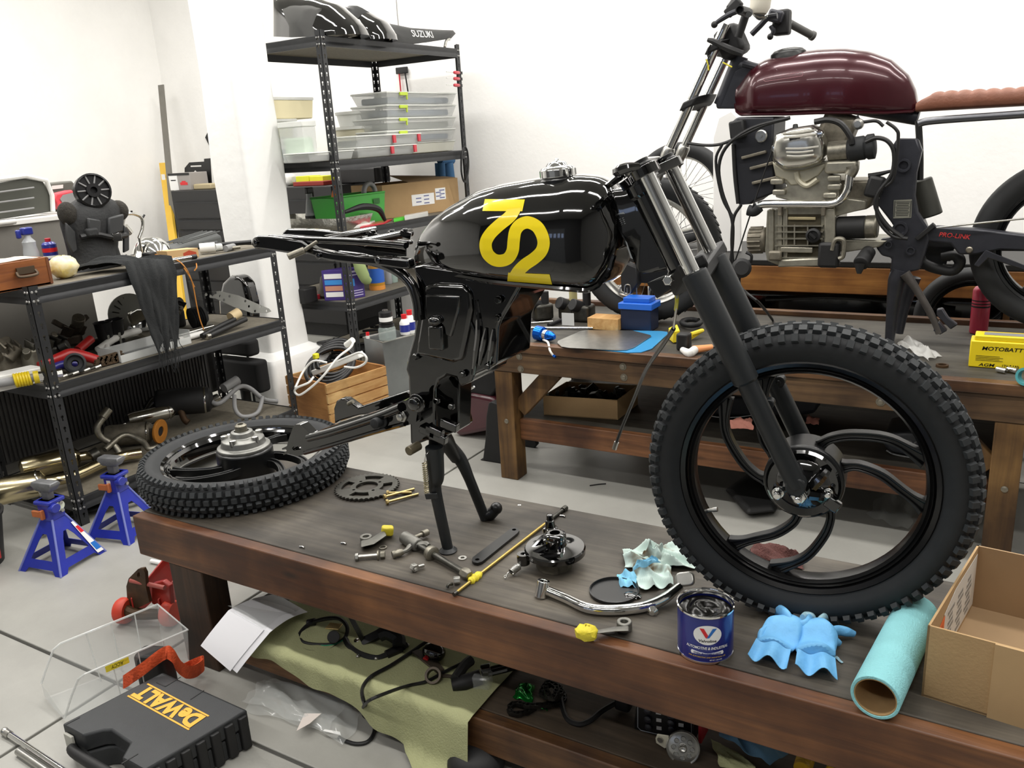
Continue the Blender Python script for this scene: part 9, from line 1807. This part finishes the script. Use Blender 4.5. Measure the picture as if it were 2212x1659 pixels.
obj('battery_case', MB().bx2(A, (B_.x, A.y+.1, CZ+hb)), mat('battery_navy', '16213a', .35), t, bev=.004); obj('blue_lid', MB().bx2((A.x-.008, A.y-.008, CZ+hb), (B_.x+.008, A.y+.108, CZ+hb+.03)), mat('lid_blue', '1f63c8', .4), t, bev=.004); obj('lid_step', MB().bx2((A.x+.01, A.y+.01, CZ+hb+.03), (B_.x-.01, A.y+.09, CZ+hb+.052)), MATS['lid_blue'], t, bev=.003)
t = thing('tape_measure', 'yellow and black tape measure on the rear bench behind the glue tube', 'tape measure', k2(1650, 320)); obj('case', MB().rbox(k2(1650, 335, .035), (.055, .05, .07), .012), M_blkp, t, bev=.005); obj('yellow_side', MB().prism([k2(a, b, .004) for a, b in ((1535, 320), (1570, 350), (1620, 340), (1600, 290))], (0, 0, .05)), mat('side_yellow', 'e8cf2b', .45), t, bev=.003); obj('yellow_blade', MB().tube([k2(1700, 285, .03), k2(1785, 255, .03), k2(1700, 310, .01)], .01, sm=0), MATS['side_yellow'], t)
tubes('glue_tube', 'orange and white tube lying at the front edge of the rear bench', 'tube', [('tube_body', [k2(1720, 400, .016), k2(1860, 380, .018)], [.017, .019, .012], mat('tube_orange', 'e79a62', .45)), ('white_end', [k2(1640, 400, .01), k2(1690, 425, .012), k2(1730, 400, .016)], [.012, .018, .017], M_wp)])
for px, py, lab in ((590, 110, 'dark carburettor body at the back left of the rear bench'), (800, 105, 'dark carburettor with a cream float bowl at the back of the rear bench'), (900, 120, 'small black engine part left of the pale wooden block')):
 p = k2(px, py, .04); t = thing('carburettor', lab, 'engine part', p-V((0, 0, .04))); obj('casting', MB().rbox(p, (.1, .09, .08), .02, euler(0, 0, px)), M_gr, t, bev=.008); obj('throat', MB().cyl(p+V((0, .0, .02)), p+V((-.03, -.06, .05)), .03, n=16), M_blk, t, bev=.003); obj('cap', MB().cyl(p+V((.02, 0, .03)), p+V((.02, 0, .1)), .02, n=12), M_blk if px < 790 or px > 850 else mat('float_cream', 'b5ab78', .5), t)
tubes('rubber_strap', 'black rubber ring strap beside the tape measure', 'strap', [('loop', [k2(1705+70*math.cos(k), 195+22*math.sin(k), .02) for k in (0, .8, 1.6, 2.4, 3.2, 4, 4.8, 5.6)], .012, M_blk)])
tag(obj('clear_bracket', MB().prism([k2(740, 215), k2(830, 220), k2(830, 220)+V((0, 0, .06)), k2(740, 215)+V((0, 0, .06))], (0, .003, 0)), M_clearr), 'small clear plastic plate standing behind the aluminium sheet', 'plate')
can('spray_can', 'red spray can standing behind the yellow battery', P2(2113, 718), .034, .215, mat('can_crimson', 'b5324a', .35, coat=.3), M_wh, ((.5, .53, M_blk), (.56, .58, M_blk), (.62, .64, M_blk)))
A, B_ = P2(2091, 792), P2(2240, 800); t = thing('battery', 'yellow motorcycle battery with black lettering on the rear bench', 'battery', (A+B_)/2); hb = at(2094, 735, Y=A.y).z-CZ; M_by = mat('battery_yellow', 'ecd21f', .4); W_ = B_.x-A.x
obj('battery_case', MB().bx2(A, (B_.x, A.y+.085, CZ+hb)), M_by, t, bev=.004); obj('battery_top', MB().bx2((A.x+.012, A.y+.006, CZ+hb), (B_.x, A.y+.08, CZ+hb+.018)), M_by, t, bev=.003); obj('top_print', MB().bx2((A.x+.04, A.y+.02, CZ+hb+.018), (B_.x-.02, A.y+.06, CZ+hb+.0195)), M_gp, t)
def bt(s_, u, v, h, w, m_=M_bk, sh_=.2): mb = MB(); put_text(mb, s_, (A.x+W_*u, A.y-.0005, CZ+hb*v), (1, 0, 0), (0, 0, 1), h, w, shear=sh_, bold=.02); obj('lettering', mb, m_, t)
bt('MOTOBATT', .48, .74, .014, W_*.6); bt('QUADFLEX', .5, .58, .006, W_*.3); bt('AGM', .27, .13, .011, W_*.24); bt('12V 8.6Ah', .62, .13, .011, W_*.24, sh_=0)
for k in range(4): obj('print_line', MB().bx2((A.x+W_*.1, A.y-.0006, CZ+hb*(.28+.055*k)), (A.x+W_*(.5-.05*(k % 2)), A.y, CZ+hb*(.295+.055*k))), M_bk, t)
tag(obj('plastic_bag', crumple([P2(1935, 750), P2(2000, 782), P2(2035, 772), P2(1960, 730)], 16, 12, .045, 7, th=0), mat('bag_white', 'dcdcd8', .25, alpha=.6), ang=80), 'crumpled clear bag on the rear bench by the centre stand', 'bag')
p = P2(2035, 792); tag(obj('seal_ring', MB().lathe([(.021, 0), (.021, .008), (.014, .008), (.014, 0)], p, (0, 0, 1), 24, loop=True, caps=False), M_rust), 'brown ring seal lying left of the yellow battery', 'ring')
for x, lab in ((2165, 'chrome socket lying in front of the yellow battery'), (2188, 'smaller chrome socket beside the teal tape roll')): tubes('socket', lab, 'socket', [('socket_body', [P2(x-11, 797, .011), P2(x+9, 801, .011)], .0105, M_chrome)])
tag(obj('tape_roll', MB().lathe([(.03, 0), (.03, .025), (.022, .025), (.022, 0)], P2(2222, 812, .03), (-.5, -1, .1), 24, loop=True, caps=False), mat('tape_teal', '4a9aa0', .5)), 'teal roll of tape at the right edge of the rear bench', 'tape')
# spare tyre and dark panels beyond the rear bench
Wt = at(2096, 690, Y=4.16); Rt = .24; Wt.z = max(Wt.z, Rt+.01); t = thing('spare_wheel', 'black spare wheel standing between the rear bench and the orange bench', 'wheel', (Wt.x, Wt.y, Wt.z-Rt)); obj('tyre', tyre_mesh(Wt, V((0, -1, 0)), Rt, .045, .18), MATS['road_tyre'], t, ang=60); obj('rim', rim_mesh(Wt, V((0, -1, 0)), .182, .03), M_satin, t)
ct = obj('support_crate', MB().bx2((Wt.x-.2, 4.08, 0), (Wt.x+.2, 4.25, Wt.z-Rt)), M_blk, t)
t = thing('body_panel', 'row of glossy black bodywork panels under the orange bench', 'panel', (-.7, 4.5, 0)); obj('panel_shell', MB().rbox((-.35, 4.64, .355), (2.9, .34, .71), .08), M_gloss, t, bev=.03, seg=3); obj('panel_edge', MB().tube([(-1.1, 4.46, .64), (-.7, 4.45, .67), (-.2, 4.46, .63)], .012), M_satin, t)
